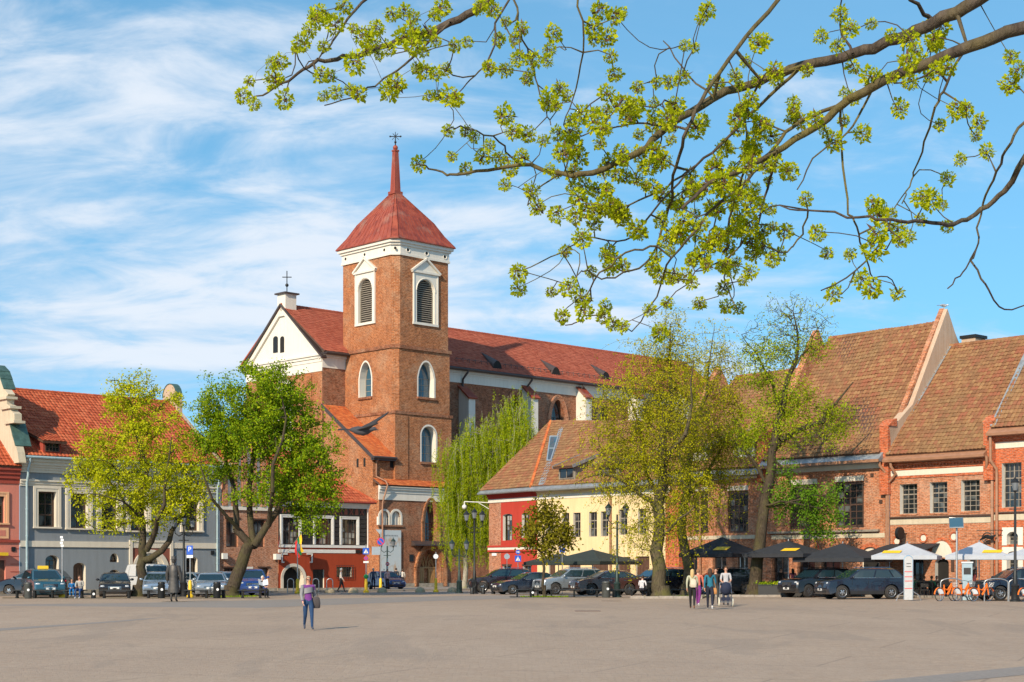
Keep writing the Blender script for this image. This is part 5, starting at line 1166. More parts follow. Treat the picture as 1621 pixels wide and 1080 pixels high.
    rw = MB().slab([tuple(p) for p in pl], .06).build('roof_window', M['glass_sky'], b)
    fm = MB()
    for i in range(4): fm.tube([pl[i], pl[(i+1) % 4]], .07, 6)
    fm.tube([pl[0].lerp(pl[3], .5), pl[1].lerp(pl[2], .5)], .05, 6); fm.build('window_frame', M['sign_back'], rw)
    # scarlet end, turned a little further from the camera
    P_ = f.world(0, 0); g = Fr((P_.x, P_.y), -55); sl = g.S(773.5); g2 = sub(g, sl); L2 = -sl; rot = math.degrees(g2.th-f.th)
    o = g2.o-f.o; loc = (o.dot(f.e), o.dot(f.b), 0); Z2 = lambda y, x=775: g2.Z(x, y)
    with turned(b, loc, rot):
        ops = [g2.rect(796, 811, 814, 856), g2.rect(826, 838, 812, 852)]
        lw = [g2.rect(796, 809, 896, 920), g2.rect(828, 841, 896, 920)]; sb = g2.S(793)
        hz = [(*o_, 'a', .15) for o_ in ops]
        ze3 = ze-.02
        wall(b, 'end_wall', M['red_house'], sb, L2-.005, 0, ze3, hz+lw, 0, .26, M['stone_white'])
        wall(b, 'end_wall_brick', M['brick_pale'], 0, sb, 0, ze3, (), .03)
        for o_ in ops: window(b, o_[0]+.26, o_[1], o_[2], o_[3], .2, 3, 5, .05, .03, M['wood_dark'], M['glass_curtain'], 'a', .12, trans=3)
        for o_ in lw: window(b, *o_, .2, 2, 2, .06, .03); MB().box(o_[0]-.1, o_[1]+.1, -.04, .02, o_[3], o_[3]+.14).build('lintel', M['wood_dark'], b)
        band(b, 'frieze_band', M['stone_white'], 0, L2, Z2(796.5), Z2(791), .05)
        cornice(b, 'end_cornice', M['red_house'], 0, L2, Z2(791)+.005, ze3, ((0,.08),(.35,.18),(.7,.3)))
        band(b, 'middle_band', M['stone_white'], 0, L2, Z2(871), Z2(867), .09); band(b, 'middle_moulding', M['red_house'], 0, L2, Z2(867)+.004, Z2(864), .14); band(b, 'middle_moulding', M['red_house'], 0, L2, Z2(874), Z2(871)-.004, .12)
        MB().box(g2.S(779), g2.S(786), -.03, .035, Z2(880), Z2(876)).build('street_plate', M['white_sign'], b)
        gt = MB(); gt.prismx([(-.8, ze3+.02), (-.78, ze3-.06), (-.1, ze3-.1), (.0, ze3+.02), (-.35, ze3+.34)], -.5, L2+.3); gt.build('end_gutter', M['zinc'], b)
        arm = MB(); s_, z = g2.px(775, 796); arm.tube([(s_,-.05,z), (s_-.6,-.5,z+.05), (s_-2.3,-.9,z+.15)], .035, 6); arm.tube([(s_,-.05,z-.5), (s_-.9,-.55,z+.06)], .025, 6)
        arm.tube([(s_-2.3,-.9,z+.15), (s_-2.3,-.9,z-.1)], .05, 6); arm.ball((s_-2.3, -.9, z-.28), .2); arm.build('security_camera', M['white_paint'], b, 40)
    A = g2.world(-.45, -.45); A = Vector(((A.xy-f.o).dot(f.e), (A.xy-f.o).dot(f.b), ze+.22)); Bk = g2.world(-.6, 9.5); Bk = Vector(((Bk.xy-f.o).dot(f.e), (Bk.xy-f.o).dot(f.b), ze+.22))
    E = E0+Vector((-.05, 0, 0))
    mid1 = onplane(f, 801, 747, tuple(A), tuple(E), tuple(apex))
    roof(b, [tuple(A), tuple(E), tuple(apex)], M['tile_old'], .25, .34, 'end_slope', sag=.02, wave=.045, lip=.04, seed=62)
    MB().slab([tuple(Bk), tuple(A), tuple(apex-Vector((0,0,.05)))], .15).build('back_hip', M['tile_old'], b)
    MB().box(-4, .2, 1.2, 9, 0, ze).build('end_core', M['red_house'], b) if False else None
    ridgecap(b, E+Vector((0,0,.06)), apex+Vector((0,0,.06)), M['tile_orange'], .16); ridgecap(b, A+Vector((0,0,.03)), apex+Vector((0,0,.04)), M['tile_old'], .13)
    return b
yellow_house()
# ---------------- trees ----------------
def resample(pts, rad, step):
    P_, R_ = [], []
    for (a, b), (r0, r1) in zip(zip(pts, pts[1:]), zip(rad, rad[1:])):
        n = max(1, int(np.linalg.norm(np.subtract(b, a))/step))
        for i in range(n): P_.append(np.array(a)+(np.array(b)-np.array(a))*i/n); R_.append(r0+(r1-r0)*i/n)
    P_.append(np.array(pts[-1], float)); R_.append(rad[-1]); return P_, R_
def skeleton(limbs, att, rs, rtip=.012, seg=.5, updown=.25, power=.45, curl=.1):
    """limbs: list of (points, radii); every attractor is joined to the nearest part of the growing skeleton"""
    pos, par, rad = [], [], []
    for pts, rr in limbs:
        P_, R_ = resample(pts, rr, seg)
        if pos:
            d = np.linalg.norm(np.array(pos)-P_[0], axis=1); root = int(d.argmin())
        else: root = -1
        for i, (p, r) in enumerate(zip(P_, R_)):
            pos.append(p); par.append(root if i == 0 else len(pos)-2); rad.append(r)
    nl = len(pos); cap = nl+len(att)*8+10; A = np.zeros((cap, 3)); A[:nl] = pos; n = nl
    par = par+[0]*(cap-nl); tips = []
    if len(att):
        att = np.array(att); d0 = np.min(np.linalg.norm(att[:,None]-A[None,:nl], axis=2), axis=1)
        for k in np.argsort(d0):
            p = att[k]; v = A[:n]-p; c = np.sqrt((v*v).sum(1))+updown*np.maximum(0, v[:,2]); q = int(c.argmin()); L = np.linalg.norm(p-A[q]); m = int(min(6, max(1, round(L/seg))))
            prev = q; off_ = rs.normal(0, curl*L, 3)
            for i in range(1, m+1):
                t = i/m; A[n] = A[q]+(p-A[q])*t+off_*math.sin(math.pi*t)*(1 if i < m else 0); par[n] = prev; prev = n; n += 1
            tips.append(prev)
    par = np.array(par[:n]); A = A[:n]; cnt = np.zeros(n)
    for t in tips: cnt[t] += 1
    for i in range(n-1, nl-1, -1): cnt[par[i]] += cnt[i]
    r = rtip*np.maximum(1, cnt)**power; r[:nl] = rad
    for i in range(nl, n): r[i] = min(r[i], r[par[i]]*.95) if par[i] >= 0 else r[i]
    return A, par, r, tips, nl
def tubes(A, par, r, sides):
    idx = np.where(par >= 0)[0]; a = A[par[idx]]; b = A[idx]; ra = np.minimum(r[par[idx]], r[idx]*1.6); rb = r[idx]
    t = b-a; L = np.linalg.norm(t, axis=1); k = L > 1e-5; a, b, ra, rb, t = a[k], b[k], ra[k], rb[k], t[k]/L[k][:,None]
    h = np.where(np.abs(t[:,2:3]) < .9, np.array([[0,0,1.]]), np.array([[1.,0,0]])); u = np.cross(t, h); u /= np.linalg.norm(u, axis=1)[:,None]; v = np.cross(t, u)
    an = np.arange(sides)*2*math.pi/sides; cs = (np.cos(an)[None,:,None]*u[:,None]+np.sin(an)[None,:,None]*v[:,None])
    b = b+t*rb[:,None]*.3
    V = np.concatenate([a[:,None]+cs*ra[:,None,None], b[:,None]+cs*rb[:,None,None]], 1); i = np.arange(sides); j = (i+1) % sides
    fl = np.stack([i, j, j+sides, i+sides], 1); Fq = (np.arange(len(a))*2*sides)[:,None,None]+fl[None]
    return V.reshape(-1,3), Fq.reshape(-1,4)
def leafquads(C_, size, rs, droop=0., aspect=.62):
    n = len(C_); d = rs.normal(0, 1, (n,3)); d[:,2] -= droop; d /= np.linalg.norm(d, axis=1)[:,None]
    h = rs.normal(0, 1, (n,3)); s_ = np.cross(d, h); s_ /= np.linalg.norm(s_, axis=1)[:,None]; sz = size*rs.uniform(.6, 1.35, n)[:,None]; nn = np.cross(d, s_)
    V = np.stack([C_, C_+d*sz*.5+s_*sz*aspect*.5+nn*sz*.08, C_+d*sz, C_+d*sz*.5-s_*sz*aspect*.5+nn*sz*.08], 1)
    return V.reshape(-1,3), (np.arange(n)*4)[:,None]+np.arange(4)[None]
def inell(rs, ells, n, d, depth=.8, shell=.0):
    """points inside a union of ellipsoids given in photo pixels at depth d"""
    out_ = []; ar = np.array([e[2]*e[3]*(e[4] if len(e) > 4 else 1) for e in ells]); ar = ar/ar.sum()
    for e, m in zip(ells, rs.multinomial(n, ar)):
        v = rs.normal(0, 1, (m,3)); v /= np.linalg.norm(v, axis=1)[:,None]; rr = (shell+(1-shell)*rs.uniform(0, 1, m))**(1/2.2); v *= rr[:,None]
        c = at(e[0], e[1], d); k = d/F; out_.append(np.array(c)+v*np.array([e[2]*k, e[2]*k*depth, e[3]*k]))
    return np.concatenate(out_)
def px3(d, pts): return [np.array(at(x, y, d+dd)) if True else 0 for x, y, dd in [(p+(0,))[:3] for p in pts]]
def tree(name, label, d, limbs, ells, natt, nleaf, lsize, lmat, bmat, seed, sig=.35, rtip=.012, seg=.55, depth=.85, droop=0., extra=None, power=.45, updown=.25, leafprob=None, along=.45):
    rs = np.random.RandomState(seed); base = gp(limbs[0][0][0][0], d)
    lb = []
    for i, (pts, rad) in enumerate(limbs):
        p = px3(d, pts)
        if i == 0: p[0] = np.array(base)-np.array([0, 0, .1])
        if i or True: p = [q if (j == 0 and i == 0) else q+rs.normal(0, .06+.02*j, 3)*np.array([1,1,.6]) for j, q in enumerate(p)]; p = [w_ for a_, b_ in zip(p, p[1:]) for w_ in (a_, (a_+b_)/2+rs.normal(0, .11, 3)*(1 if np.linalg.norm(b_-a_) > 1 else .3))]+[p[-1]]; rad = np.interp(np.linspace(0, 1, len(p)), np.linspace(0, 1, len(rad)), rad)
        lb.append((p, np.linspace(rad[0], rad[1], len(p)) if len(rad) == 2 else rad))
    att = inell(rs, ells, natt, d, depth); att = att[att[:,2] > 1.9]
    A, par, r, tips, nl = skeleton(lb, att, rs, rtip, seg, updown, power)
    t = thing(name, tuple(base), 0, label, 'tree'); B_ = np.array(base)
    thick = r > .045; V, Fq = tubes(A, par, r, 8) if False else tubes(A-B_, np.where(thick, par, -1), r, 8); V2, F2 = tubes(A-B_, np.where(thick, -1, par), r, 4)
    fl = []                                       # root flare
    npmesh('trunk', np.concatenate([V, V2]), np.concatenate([Fq, F2+len(V)]), bmat, t, None, True)
    mb = MB(); r0 = r[0]; mb.lathe([(r0*1.75,-.12), (r0*1.5,.02), (r0*1.18,.28), (r0*1.02,.7)], 10); mb.build('root_flare', bmat, t, 60)
    T = A[tips]; prob = leafprob(T) if leafprob is not None else np.ones(len(T)); prob = prob/prob.sum()
    k = rs.choice(len(T), nleaf, p=prob); Q = A[par[np.array(tips)]][k]; f_ = rs.uniform(0, 1, nleaf)[:,None]*along
    L_ = T[k]*(1-f_)+Q*f_+rs.normal(0, 1, (nleaf,3))*sig*np.array([1,1,.8]); L_[:,2] -= droop*rs.uniform(0, 1, nleaf)
    L_ = L_[L_[:,2] > 1.6]; V, Fq = leafquads(L_-B_, lsize, rs, .4); npmesh('crown', V, Fq, lmat, t)
    return t, A, par, r, tips, rs
tree('maple_tree', 'yellow green tree with forked trunk in front of the blue grey house', 92,
     [([(219,946),(222,915),(231,884),(227,850),(222,800),(229,740),(212,660),(203,605)], (.33,.30,.26,.20,.16,.11,.06,.02)),
      ([(231,886),(258,872),(278,842),(290,800,1),(303,755,1)], (.22,.18,.14,.09,.04)), ([(229,872),(246,840,-1),(258,800,-2),(268,740,-2),(270,690,-2)], (.2,.15,.1,.06,.03)),
      ([(226,845),(196,800,2),(170,760,2),(150,720,2)], (.13,.09,.06,.03)), ([(226,830),(205,800,-2),(185,790,-3),(140,780,-3)], (.1,.07,.04,.02))],
     [(212,765,108,95),(205,655,52,75,.8),(290,772,52,70,.9),(150,735,50,70,.6),(255,680,50,70,.7)], 640, 33000, .14, M['leaf_yellow'], M['bark_a'], 3, .21)
tree('maple_tree', 'large dense green tree in front of the narrow brick house', 91,
     [([(366,948),(374,915),(388,880),(399,862)], (.42,.38,.34,.33)), ([(399,862),(376,838),(369,795),(360,740,1),(348,670,1)], (.24,.2,.16,.11,.04)), ([(399,862),(396,810,1),(398,740,1),(404,660,1),(408,600,1)], (.22,.18,.13,.08,.03)),
      ([(400,862),(425,832),(447,795),(480,760),(510,720)], (.25,.2,.16,.1,.05)), ([(425,832),(435,780,-2),(445,700,-2),(450,630,-2)], (.15,.12,.08,.03)), ([(380,842),(340,790,-2),(318,730,-2)], (.12,.08,.03))],
     [(405,690,95,118),(475,725,72,105),(345,680,46,95),(430,630,70,65),(500,790,45,70,.7)], 760, 52000, .15, M['leaf_green'], M['bark_a'], 5, .23)
def weeping(label, d, bx, trunk, ells, seed, nstr):
    rs = np.random.RandomState(seed); t, A, par, r, tips, rs = tree('weeping_birch', label, d, [(trunk, np.linspace(.22, .04, len(trunk)))], ells, 90, 300, .12, M['leaf_weep'], M['bark_birch'], seed, .3)
    B_ = np.array(t.location); tp = A[tips]; V_, F_, L_ = [], [], []; n0 = 0; mb = MB()
    for i in range(nstr):
        p = tp[rs.randint(len(tp))]+rs.normal(0, .5, 3); ln = rs.uniform(1.5, 7.5)*min(1, (p[2]-2)/7); n = 7; sway = rs.normal(0, .35, 2); pts = []
        for j in range(n):
            f_ = j/(n-1); pts.append(p+np.array([sway[0]*f_+.12*math.sin(f_*5+i), sway[1]*f_, -ln*f_]))
        if i % 3 == 0: mb.tube([q-B_ for q in pts], [.014-.011*j/(n-1) for j in range(n)], 3, False)
        m = int(ln*34); ff = rs.uniform(.02, 1, m); k = np.minimum((ff*(n-1)).astype(int), n-2); q = np.array(pts); w_ = (ff*(n-1)-k)[:,None]; L_.append(q[k]*(1-w_)+q[k+1]*w_+rs.normal(0, .07, (m,3)))
    L_ = np.concatenate(L_); L_ = L_[L_[:,2] > 1.2]; V, Fq = leafquads(L_-B_, .12, rs, 2.0, .45); npmesh('hanging_foliage', V, Fq, M['leaf_weep'], t); mb.build('hanging_twigs', M['bark_birch'], t)
weeping('left of two weeping birches with hanging foliage against the church', 128, 735, [(735,936),(734,860),(738,780),(742,700),(745,670)], [(735,745,40,85),(745,695,30,42)], 11, 800)
weeping('taller weeping birch with hanging foliage beside the scarlet house end', 128, 815, [(812,936),(812,850),(810,760),(815,680),(818,640)], [(810,735,52,102),(820,668,34,40),(780,760,30,60)], 12, 1100)
# lindens in fine bud: many thin drooping twigs
def linden(label, d, limbs, ells, seed, natt, nleaf):
    t, A, par, r, tips, rs = tree('linden_tree', label, d, limbs, ells, natt, nleaf, .10, M['leaf_olive'], M['bark_b'], seed, .30, .009, .6, .8, .3, None, .42)
    B_ = np.array(t.location); T = A[tips]; P_, Q = [], []; L_ = []
    mb_p, mb_par = [], []
    for i in range(int(natt*2.6)):
        p = T[rs.randint(len(T))]+rs.normal(0, .3, 3); v = rs.normal(0, .5, 3); ln = rs.uniform(.6, 1.7); n = 5; base = len(mb_p)
        for j in range(n):
            f_ = j/(n-1); mb_p.append(p+v*f_*ln+np.array([0, 0, -ln*.9*f_*f_+.15*ln*f_])); mb_par.append(-1 if j == 0 else base+j-1)
            L_ += [mb_p[-1]+rs.normal(0, .08, 3) for _ in range(4)]
    V, Fq = tubes(np.array(mb_p)-B_, np.array(mb_par), np.full(len(mb_p), .006), 3); npmesh('fine_twigs', V, Fq, M['bark_b'], t)
    V, Fq = leafquads(np.array(L_)-B_, .11, rs, .5); npmesh('buds', V, Fq, M['leaf_olive'], t)
linden('thick trunked linden in yellow bud nearest the kerb of the planting bed', 88,
     [([(1047,948),(1044,900),(1046,850),(1042,800),(1048,730),(1056,650),(1062,570),(1068,510)], (.46,.38,.33,.30,.24,.16,.08,.03)), ([(1043,815),(1015,782),(985,762),(950,752,1),(915,765,1)], (.16,.12,.08,.05,.02)),
      ([(1044,790),(1022,740,2),(1005,680,2),(990,620,2)], (.15,.11,.07,.03)), ([(1048,740),(1080,690,-2),(1098,630,-2),(1102,570,-2)], (.15,.11,.07,.03)), ([(1046,850),(1075,820,-2),(1100,800,-2)], (.1,.06,.03))],
     [(1040,650,88,115,.9),(985,715,60,80,.7),(1062,560,48,80,.6),(1060,790,72,80,.6),(955,640,28,50,.25),(1000,850,55,40,.35)], 21, 620, 8000)
linden('slimmer linden in yellow bud just behind the thick trunked one', 96,
     [([(1088,940),(1084,870),(1081,810),(1086,740),(1104,660),(1118,590),(1125,530)], (.34,.3,.26,.2,.12,.06,.02)), ([(1083,800),(1120,750,1),(1150,700,1),(1172,650,1)], (.15,.1,.06,.03)), ([(1085,760),(1068,700,2),(1075,620,2),(1090,560,2)], (.14,.1,.06,.03))],
     [(1115,650,72,110),(1150,720,58,80,.7),(1095,770,60,80,.8),(1125,560,45,55,.35)], 22, 430, 5600)
def tmaple():
    tp = np.array(at(1255, 560, 93))[2]
    t, A, par, r, tips, rs = tree('maple_tree', 'leaning maple with mossy trunk and bare top twigs', 93,
     [([(1194,942),(1199,890),(1207,840),(1214,790),(1222,740),(1230,700),(1240,640),(1252,590),(1257,540),(1256,490)], (.42,.36,.33,.31,.28,.25,.18,.13,.08,.03)), ([(1228,712),(1248,690),(1268,678),(1296,668),(1322,640),(1345,605)], (.2,.18,.15,.12,.08,.03)),
      ([(1218,772),(1202,742),(1180,715),(1165,690)], (.13,.1,.06,.03)), ([(1238,655),(1222,610,1),(1200,560,1),(1180,530,1)], (.13,.09,.05,.02)), ([(1226,730),(1243,742),(1252,770),(1290,775,-1)], (.09,.07,.05,.03)), ([(1252,590),(1280,550),(1300,520)], (.08,.05,.02)), ([(1212,800),(1235,795,-1),(1265,790,-1),(1300,785,-1)], (.09,.07,.05,.03))],
     [(1252,522,54,66,1.8),(1205,560,42,62,1.2),(1300,525,30,52,.8),(1245,650,60,70,.7),(1318,665,42,50,.5),(1185,690,38,45,.5)], 1500, 17000, .12, M['leaf_weep'], M['bark_a'], 31, .25, .0055, .34, .8, 0, None, .44, .1, lambda T: np.where(T[:,2] > tp+.8, .05, np.where(T[:,2] > tp-1.5, .35, 1.)))
    B_ = np.array(t.location); att = inell(rs, [(1275,800,58,38),(1305,825,40,30),(1235,760,28,40,.5),(1320,790,25,30,.6)], 110, 93, .7); k = rs.randint(len(att), size=6500)
    A2, p2, r2, t2, n2 = skeleton([(px3(93, [(1214,805),(1250,795,-1),(1300,805,-1)]), [.07,.05,.02])], att, rs, .01, .5); V, Fq = tubes(A2-B_, p2, r2, 5); npmesh('low_bough', V, Fq, M['bark_a'], t)
    V, Fq = leafquads(att[k]+rs.normal(0, .25, (len(k),3))-B_, .14, rs, .3); npmesh('low_foliage', V, Fq, M['leaf_bright'], t)
tmaple()
tree('young_tree', 'slim young tree with bronze leaves in front of the yellow house', 90, [([(862,948),(862,900),(862,850),(864,800)], (.085,.08,.06,.02)), ([(862,880),(845,850),(832,835)], (.04,.03,.01)), ([(862,875),(880,845),(895,825)], (.04,.03,.01))],
     [(865,842,46,44),(838,848,22,24,.8),(890,850,24,26,.8),(864,810,26,26,.8)], 260, 3400, .20, M['leaf_bronze'], M['bark_a'], 41, .22, .009, .35)

# ---------------- overhanging maple close to the camera ----------------
def front_maple():
    rs = np.random.RandomState(77); D = 8.0; rnd = random.Random(9)
    tb = Vector((6.6, 10.5, gz(10.5))); T = thing('blossoming_maple', tuple(tb), 0, 'blossoming maple whose mossy branches hang over the square at top right', 'tree'); B_ = np.array(tb)
    def L(pts, r0, r1, dd=0.): 
        P_ = [np.array(at(x, y, D+dd+(.25*math.sin(i*1.3+x*.01)))) for i, (x, y) in enumerate(pts)]; Q = [P_[0]*2-P_[1]]+P_+[P_[-1]*2-P_[-2]]; out_ = []
        for i in range(1, len(Q)-2):
            a, b, c, d = Q[i-1:i+3]
            for t in (0, .25, .5, .75): out_.append(.5*(2*b+(c-a)*t+(2*a-5*b+4*c-d)*t*t+(3*b-a-3*c+d)*t**3)+(rs.normal(0, .006, 3) if t else 0))
        out_.append(P_[-1]); return (out_, list(np.linspace(r0, r1, len(out_))))
    lim = [([np.array(tb)+np.array([0,0,-.1]), np.array(tb)+np.array([-.1,-.1,2.]), np.array(tb)+np.array([-.3,-.3,4.0]), np.array(tb)+np.array([-.6,-.6,5.6]), np.array(tb)+np.array([-.4,-.3,7.4]), np.array(tb)+np.array([-.1,.1,9.4]), np.array(tb)+np.array([.2,.2,11.2])], [.3,.26,.22,.18,.13,.08,.03])]
    for q in range(6): a = q*1.05+.4; b0 = np.array(tb)+np.array([-.35,-.25,6.4+q*.6]); dr = np.array([math.cos(a), math.sin(a)+.25, .55]); lim.append(([b0, b0+dr*1.0, b0+dr*2.1+np.array([0,0,.2]), b0+dr*3.2+np.array([0,0,.2])], [.07,.05,.03,.012]))
    j0 = lim[0][0][2]; j1 = lim[0][0][3]
    def J(j, l, r): return ([j]+l[0], [r]+l[1])
    lim.append(J(j0, L([(1760,0),(1621,44),(1534,74),(1468,101),(1383,137),(1335,165),(1285,205),(1230,240),(1180,268),(1120,292),(1080,330)], .036, .008), .05))
    lim.append(J(j1, L([(1800,-130),(1640,-55),(1548,0),(1480,36),(1420,62),(1350,85),(1270,104),(1205,128),(1130,155),(1060,198),(1010,242),(938,274),(893,275),(820,261),(735,275),(700,272),(660,260)], .040, .004, .4), .06))
    lim.append(J(j1, L([(1850,-300),(1500,-190),(1150,-120),(850,-70),(773,3),(712,36),(651,63),(607,73),(557,90),(514,97),(480,110),(434,139),(396,156)], .034, .004, .9), .05))
    for pts, r0, dd in (([(1400,-150),(1300,-70),(1232,0),(1165,80),(1118,145),(1088,205),(1070,265),(1058,330),(1040,390),(1012,425),(960,440),(922,430)], .02, .1), ([(1335,165),(1270,190),(1225,235),(1180,290),(1130,330),(1095,372),(1055,420),(1040,470),(1000,525)], .016, .1),
        ([(1900,100),(1750,170),(1640,225),(1591,302),(1553,331),(1511,355),(1465,351),(1410,347),(1360,344),(1279,333),(1219,327)], .026, -.5), ([(1532,76),(1500,130),(1480,170),(1467,214),(1452,260),(1440,296),(1428,322)], .011, .0),
        ([(1330,165),(1331,215),(1342,316),(1352,350),(1367,397),(1382,440),(1396,462)], .010, .05), ([(1640,170),(1605,215),(1585,260),(1560,310),(1550,350),(1545,395),(1525,430),(1500,457)], .011, -.3), ([(1536,412),(1560,450),(1590,490),(1640,480)], .008, -.3),
        ([(850,-70),(640,-20),(573,4),(533,56),(518,80),(483,106)], .017, .9), ([(712,36),(662,83),(619,118),(570,149),(514,167)], .012, .9), ([(850,-70),(795,18),(776,88),(752,120),(727,146)], .010, .7), ([(1000,-95),(830,-20),(820,20),(826,62),(847,123),(862,170),(872,198)], .010, .6),
        ([(1100,-110),(930,-40),(924,60),(912,140),(892,198)], .010, .5), ([(1205,128),(1180,180),(1178,240),(1150,300),(1130,360),(1110,400)], .010, .4), ([(1060,198),(1010,195),(960,205),(910,220)], .009, .4), ([(1270,104),(1200,170),(1140,230),(1090,270),(1040,305),(980,330),(930,330)], .014, .3),
        ([(1180,268),(1160,330),(1150,400),(1148,450),(1165,488)], .009, .1), ([(1230,240),(1215,300),(1190,370),(1150,410),(1100,430)], .011, .0), ([(1480,36),(1440,0),(1400,-60)], .02, .4), ([(1350,85),(1330,40),(1335,-20)], .012, .4), ([(1279,333),(1262,380),(1240,400),(1205,385)], .007, -.4), ([(1410,347),(1390,390),(1340,440),(1300,460)], .008, -.4),
        ([(1383,137),(1350,200),(1300,240),(1262,300)], .01, .0), ([(1130,155),(1090,120),(1050,65)], .009, .4), ([(820,261),(790,225),(740,205),(706,206)], .008, .4), ([(893,275),(850,300),(835,325)], .007, .4), ([(1040,390),(990,400),(940,445),(925,500),(895,515)], .008, .1), ([(1090,270),(1030,340),(990,380),(930,375),(890,400),(820,430)], .008, .3)):
        lim.append(L(pts, r0*.72, .0032, dd))
    ex = [(395,128),(385,150),(403,162),(430,100),(443,95),(432,122),(450,156),(478,65),(490,48),(468,78),(500,28),(512,70),(505,18),(530,35),(545,10),(560,96),(580,80),(560,45),(575,55),(600,85),(615,75),(590,60),(597,42),(522,120),(508,116),(512,150),(532,145),(555,140),(568,145),(625,130),(616,142),(620,20),(640,15),(655,25),(650,45),(665,55),(680,50),(655,70),(670,82),(690,20),(700,8),(720,70),(740,65),(660,105),(672,110),(690,115),(705,110),(680,150),(692,148),(722,156),(713,150),(775,105),(760,8),(780,12),(800,32),(790,60),(815,60),(825,45),(800,110),(820,90),(835,125),(845,90),(840,115),(950,15),(975,26),(985,18),(940,42),(640,55),(690,65),
      (662,258),(710,205),(715,248),(738,205),(738,268),(750,215),(765,245),(775,230),(790,250),(800,180),(812,205),(835,210),(800,290),(825,245),(808,265),(860,220),(880,165),(882,210),(912,185),(905,205),(870,265),(880,275),(890,238),(842,300),(850,325),(920,180),(945,190),(955,200),(960,175),(1000,165),(1035,160),(985,160),(1040,130),(1010,135),(930,330),(910,340),(915,310),(945,300),(960,320),(920,375),(895,395),(965,420),(935,430),(920,470),(925,490),(970,510),(985,514),(890,498),(872,462),(820,428),(822,455),(1045,527),(1150,485),(1170,488),(1600,90),(1612,110),(1598,130),(1530,170),(1550,190),(1515,172),(1488,198),(1545,215),(1520,250),(1500,280),(1562,240),(1472,312),(1492,322),(1412,335),(1422,360),(1440,372),(1458,348),(1395,330),(1380,455),(1365,440),(1320,462),(1310,398),(1420,465),(1345,400),(1330,20),(1345,45),(1300,55),(1325,70),(1380,35),(1430,95),(1450,75),(1470,120),(1440,130),(1500,105),(1200,65),(1210,60),(1110,30),(1120,12),(1085,70),(1100,75),(1180,95),(1080,120),(1060,130)]
    pts = [(x, y, rnd.uniform(-.5, .9)) for x, y in ex]
    while len(pts) < 400:
        l = rnd.choice(lim[7:9]+lim[10:13]+lim[21:28]); i = rnd.randrange(len(l[0])-1); q = l[0][i]+(l[0][i+1]-l[0][i])*rnd.random(); x = CX+q[0]/q[1]*F+rnd.gauss(0, 34); y = HY-(q[2]-CH)/q[1]*F+rnd.gauss(14, 34)
        if 850 < x < 1500 and 40 < y < 500 and (y < 430 or x < 1180) and y < 560-(x-900)*.25: pts.append((x, y, q[1]-D+rnd.uniform(-.25, .25)))
    att = [np.array(at(x, y, D+dd)) for x, y, dd in pts]
    for q in range(170): v = rs.normal(0, 1, 3); v /= np.linalg.norm(v); att.append(np.array(tb)+np.array([0,.8,9.2])+v*rs.uniform(.4, 1)**.4*np.array([3.4,3.4,2.4]))
    A, par, r, tips, nl = skeleton(lim, att, rs, .0026, .07, .0, .3, .13)
    thick = r > .014; V, Fq = tubes(A-B_, np.where(thick, par, -1), r, 9); V2, F2 = tubes(A-B_, np.where(thick, -1, par), r, 5)
    npmesh('branches', np.concatenate([V, V2]), np.concatenate([Fq, F2+len(V)]), M['bark_twig'], T, None, True)
    # blossom clusters: six shapes, each cluster its own part
    var = []
    for q in range(6):
        n = 250; v = rs.normal(0, 1, (n,3)); v[:,2] = v[:,2]*.9-.15; v /= np.linalg.norm(v, axis=1)[:,None]; rr = rs.uniform(.35, 1, n)**.6; c = v*rr[:,None]*.041
        d = v+rs.normal(0, .45, (n,3)); d /= np.linalg.norm(d, axis=1)[:,None]; h = rs.normal(0, 1, (n,3)); s_ = np.cross(d, h); s_ /= np.linalg.norm(s_, axis=1)[:,None]; sz = rs.uniform(.007, .0145, n)[:,None]
        big = rs.uniform(0, 1, n) < .14; sz[big] *= 2.1
        V = np.stack([c, c+d*sz*.5+s_*sz*.42, c+d*sz, c+d*sz*.5-s_*sz*.42], 1).reshape(-1,3); Fq = (np.arange(n)*4)[:,None]+np.arange(4)[None]; mi = np.zeros(n)
        m = 14; b0 = rs.normal(0, .008, (m,3)); bd = rs.normal(0, 1, (m,3))*.016; bs = rs.normal(0, .005, (m,3)); VB = np.stack([b0, b0+bd*.5+bs, b0+bd, b0+bd*.5-bs], 1).reshape(-1,3)
        V = np.concatenate([V, VB]); Fq = np.concatenate([Fq, (np.arange(m)*4+4*n)[:,None]+np.arange(4)[None]]); mi = np.concatenate([mi, np.ones(m)])
        o = npmesh('blossom_cluster', V, Fq, [M['leaf_front'], M['bud']], T, None, False, mi); var.append(o.data); bpy.data.objects.remove(o)
    VV, FF, MI, nb = [], [], [], 0; order = [q for q in range(len(tips)) if A[tips[q]][2] < tb.z+5.6]; rnd.shuffle(order); keep = set(order[:296])
    raw = []
    for me in var:
        v_ = np.zeros(len(me.vertices)*3, np.float32); me.vertices.foreach_get('co', v_); f_ = np.zeros(len(me.loops), np.int32); me.loops.foreach_get('vertex_index', f_); q_ = np.zeros(len(me.polygons), np.int32); me.polygons.foreach_get('material_index', q_); raw.append((v_.reshape(-1,3), f_.reshape(-1,4), q_))
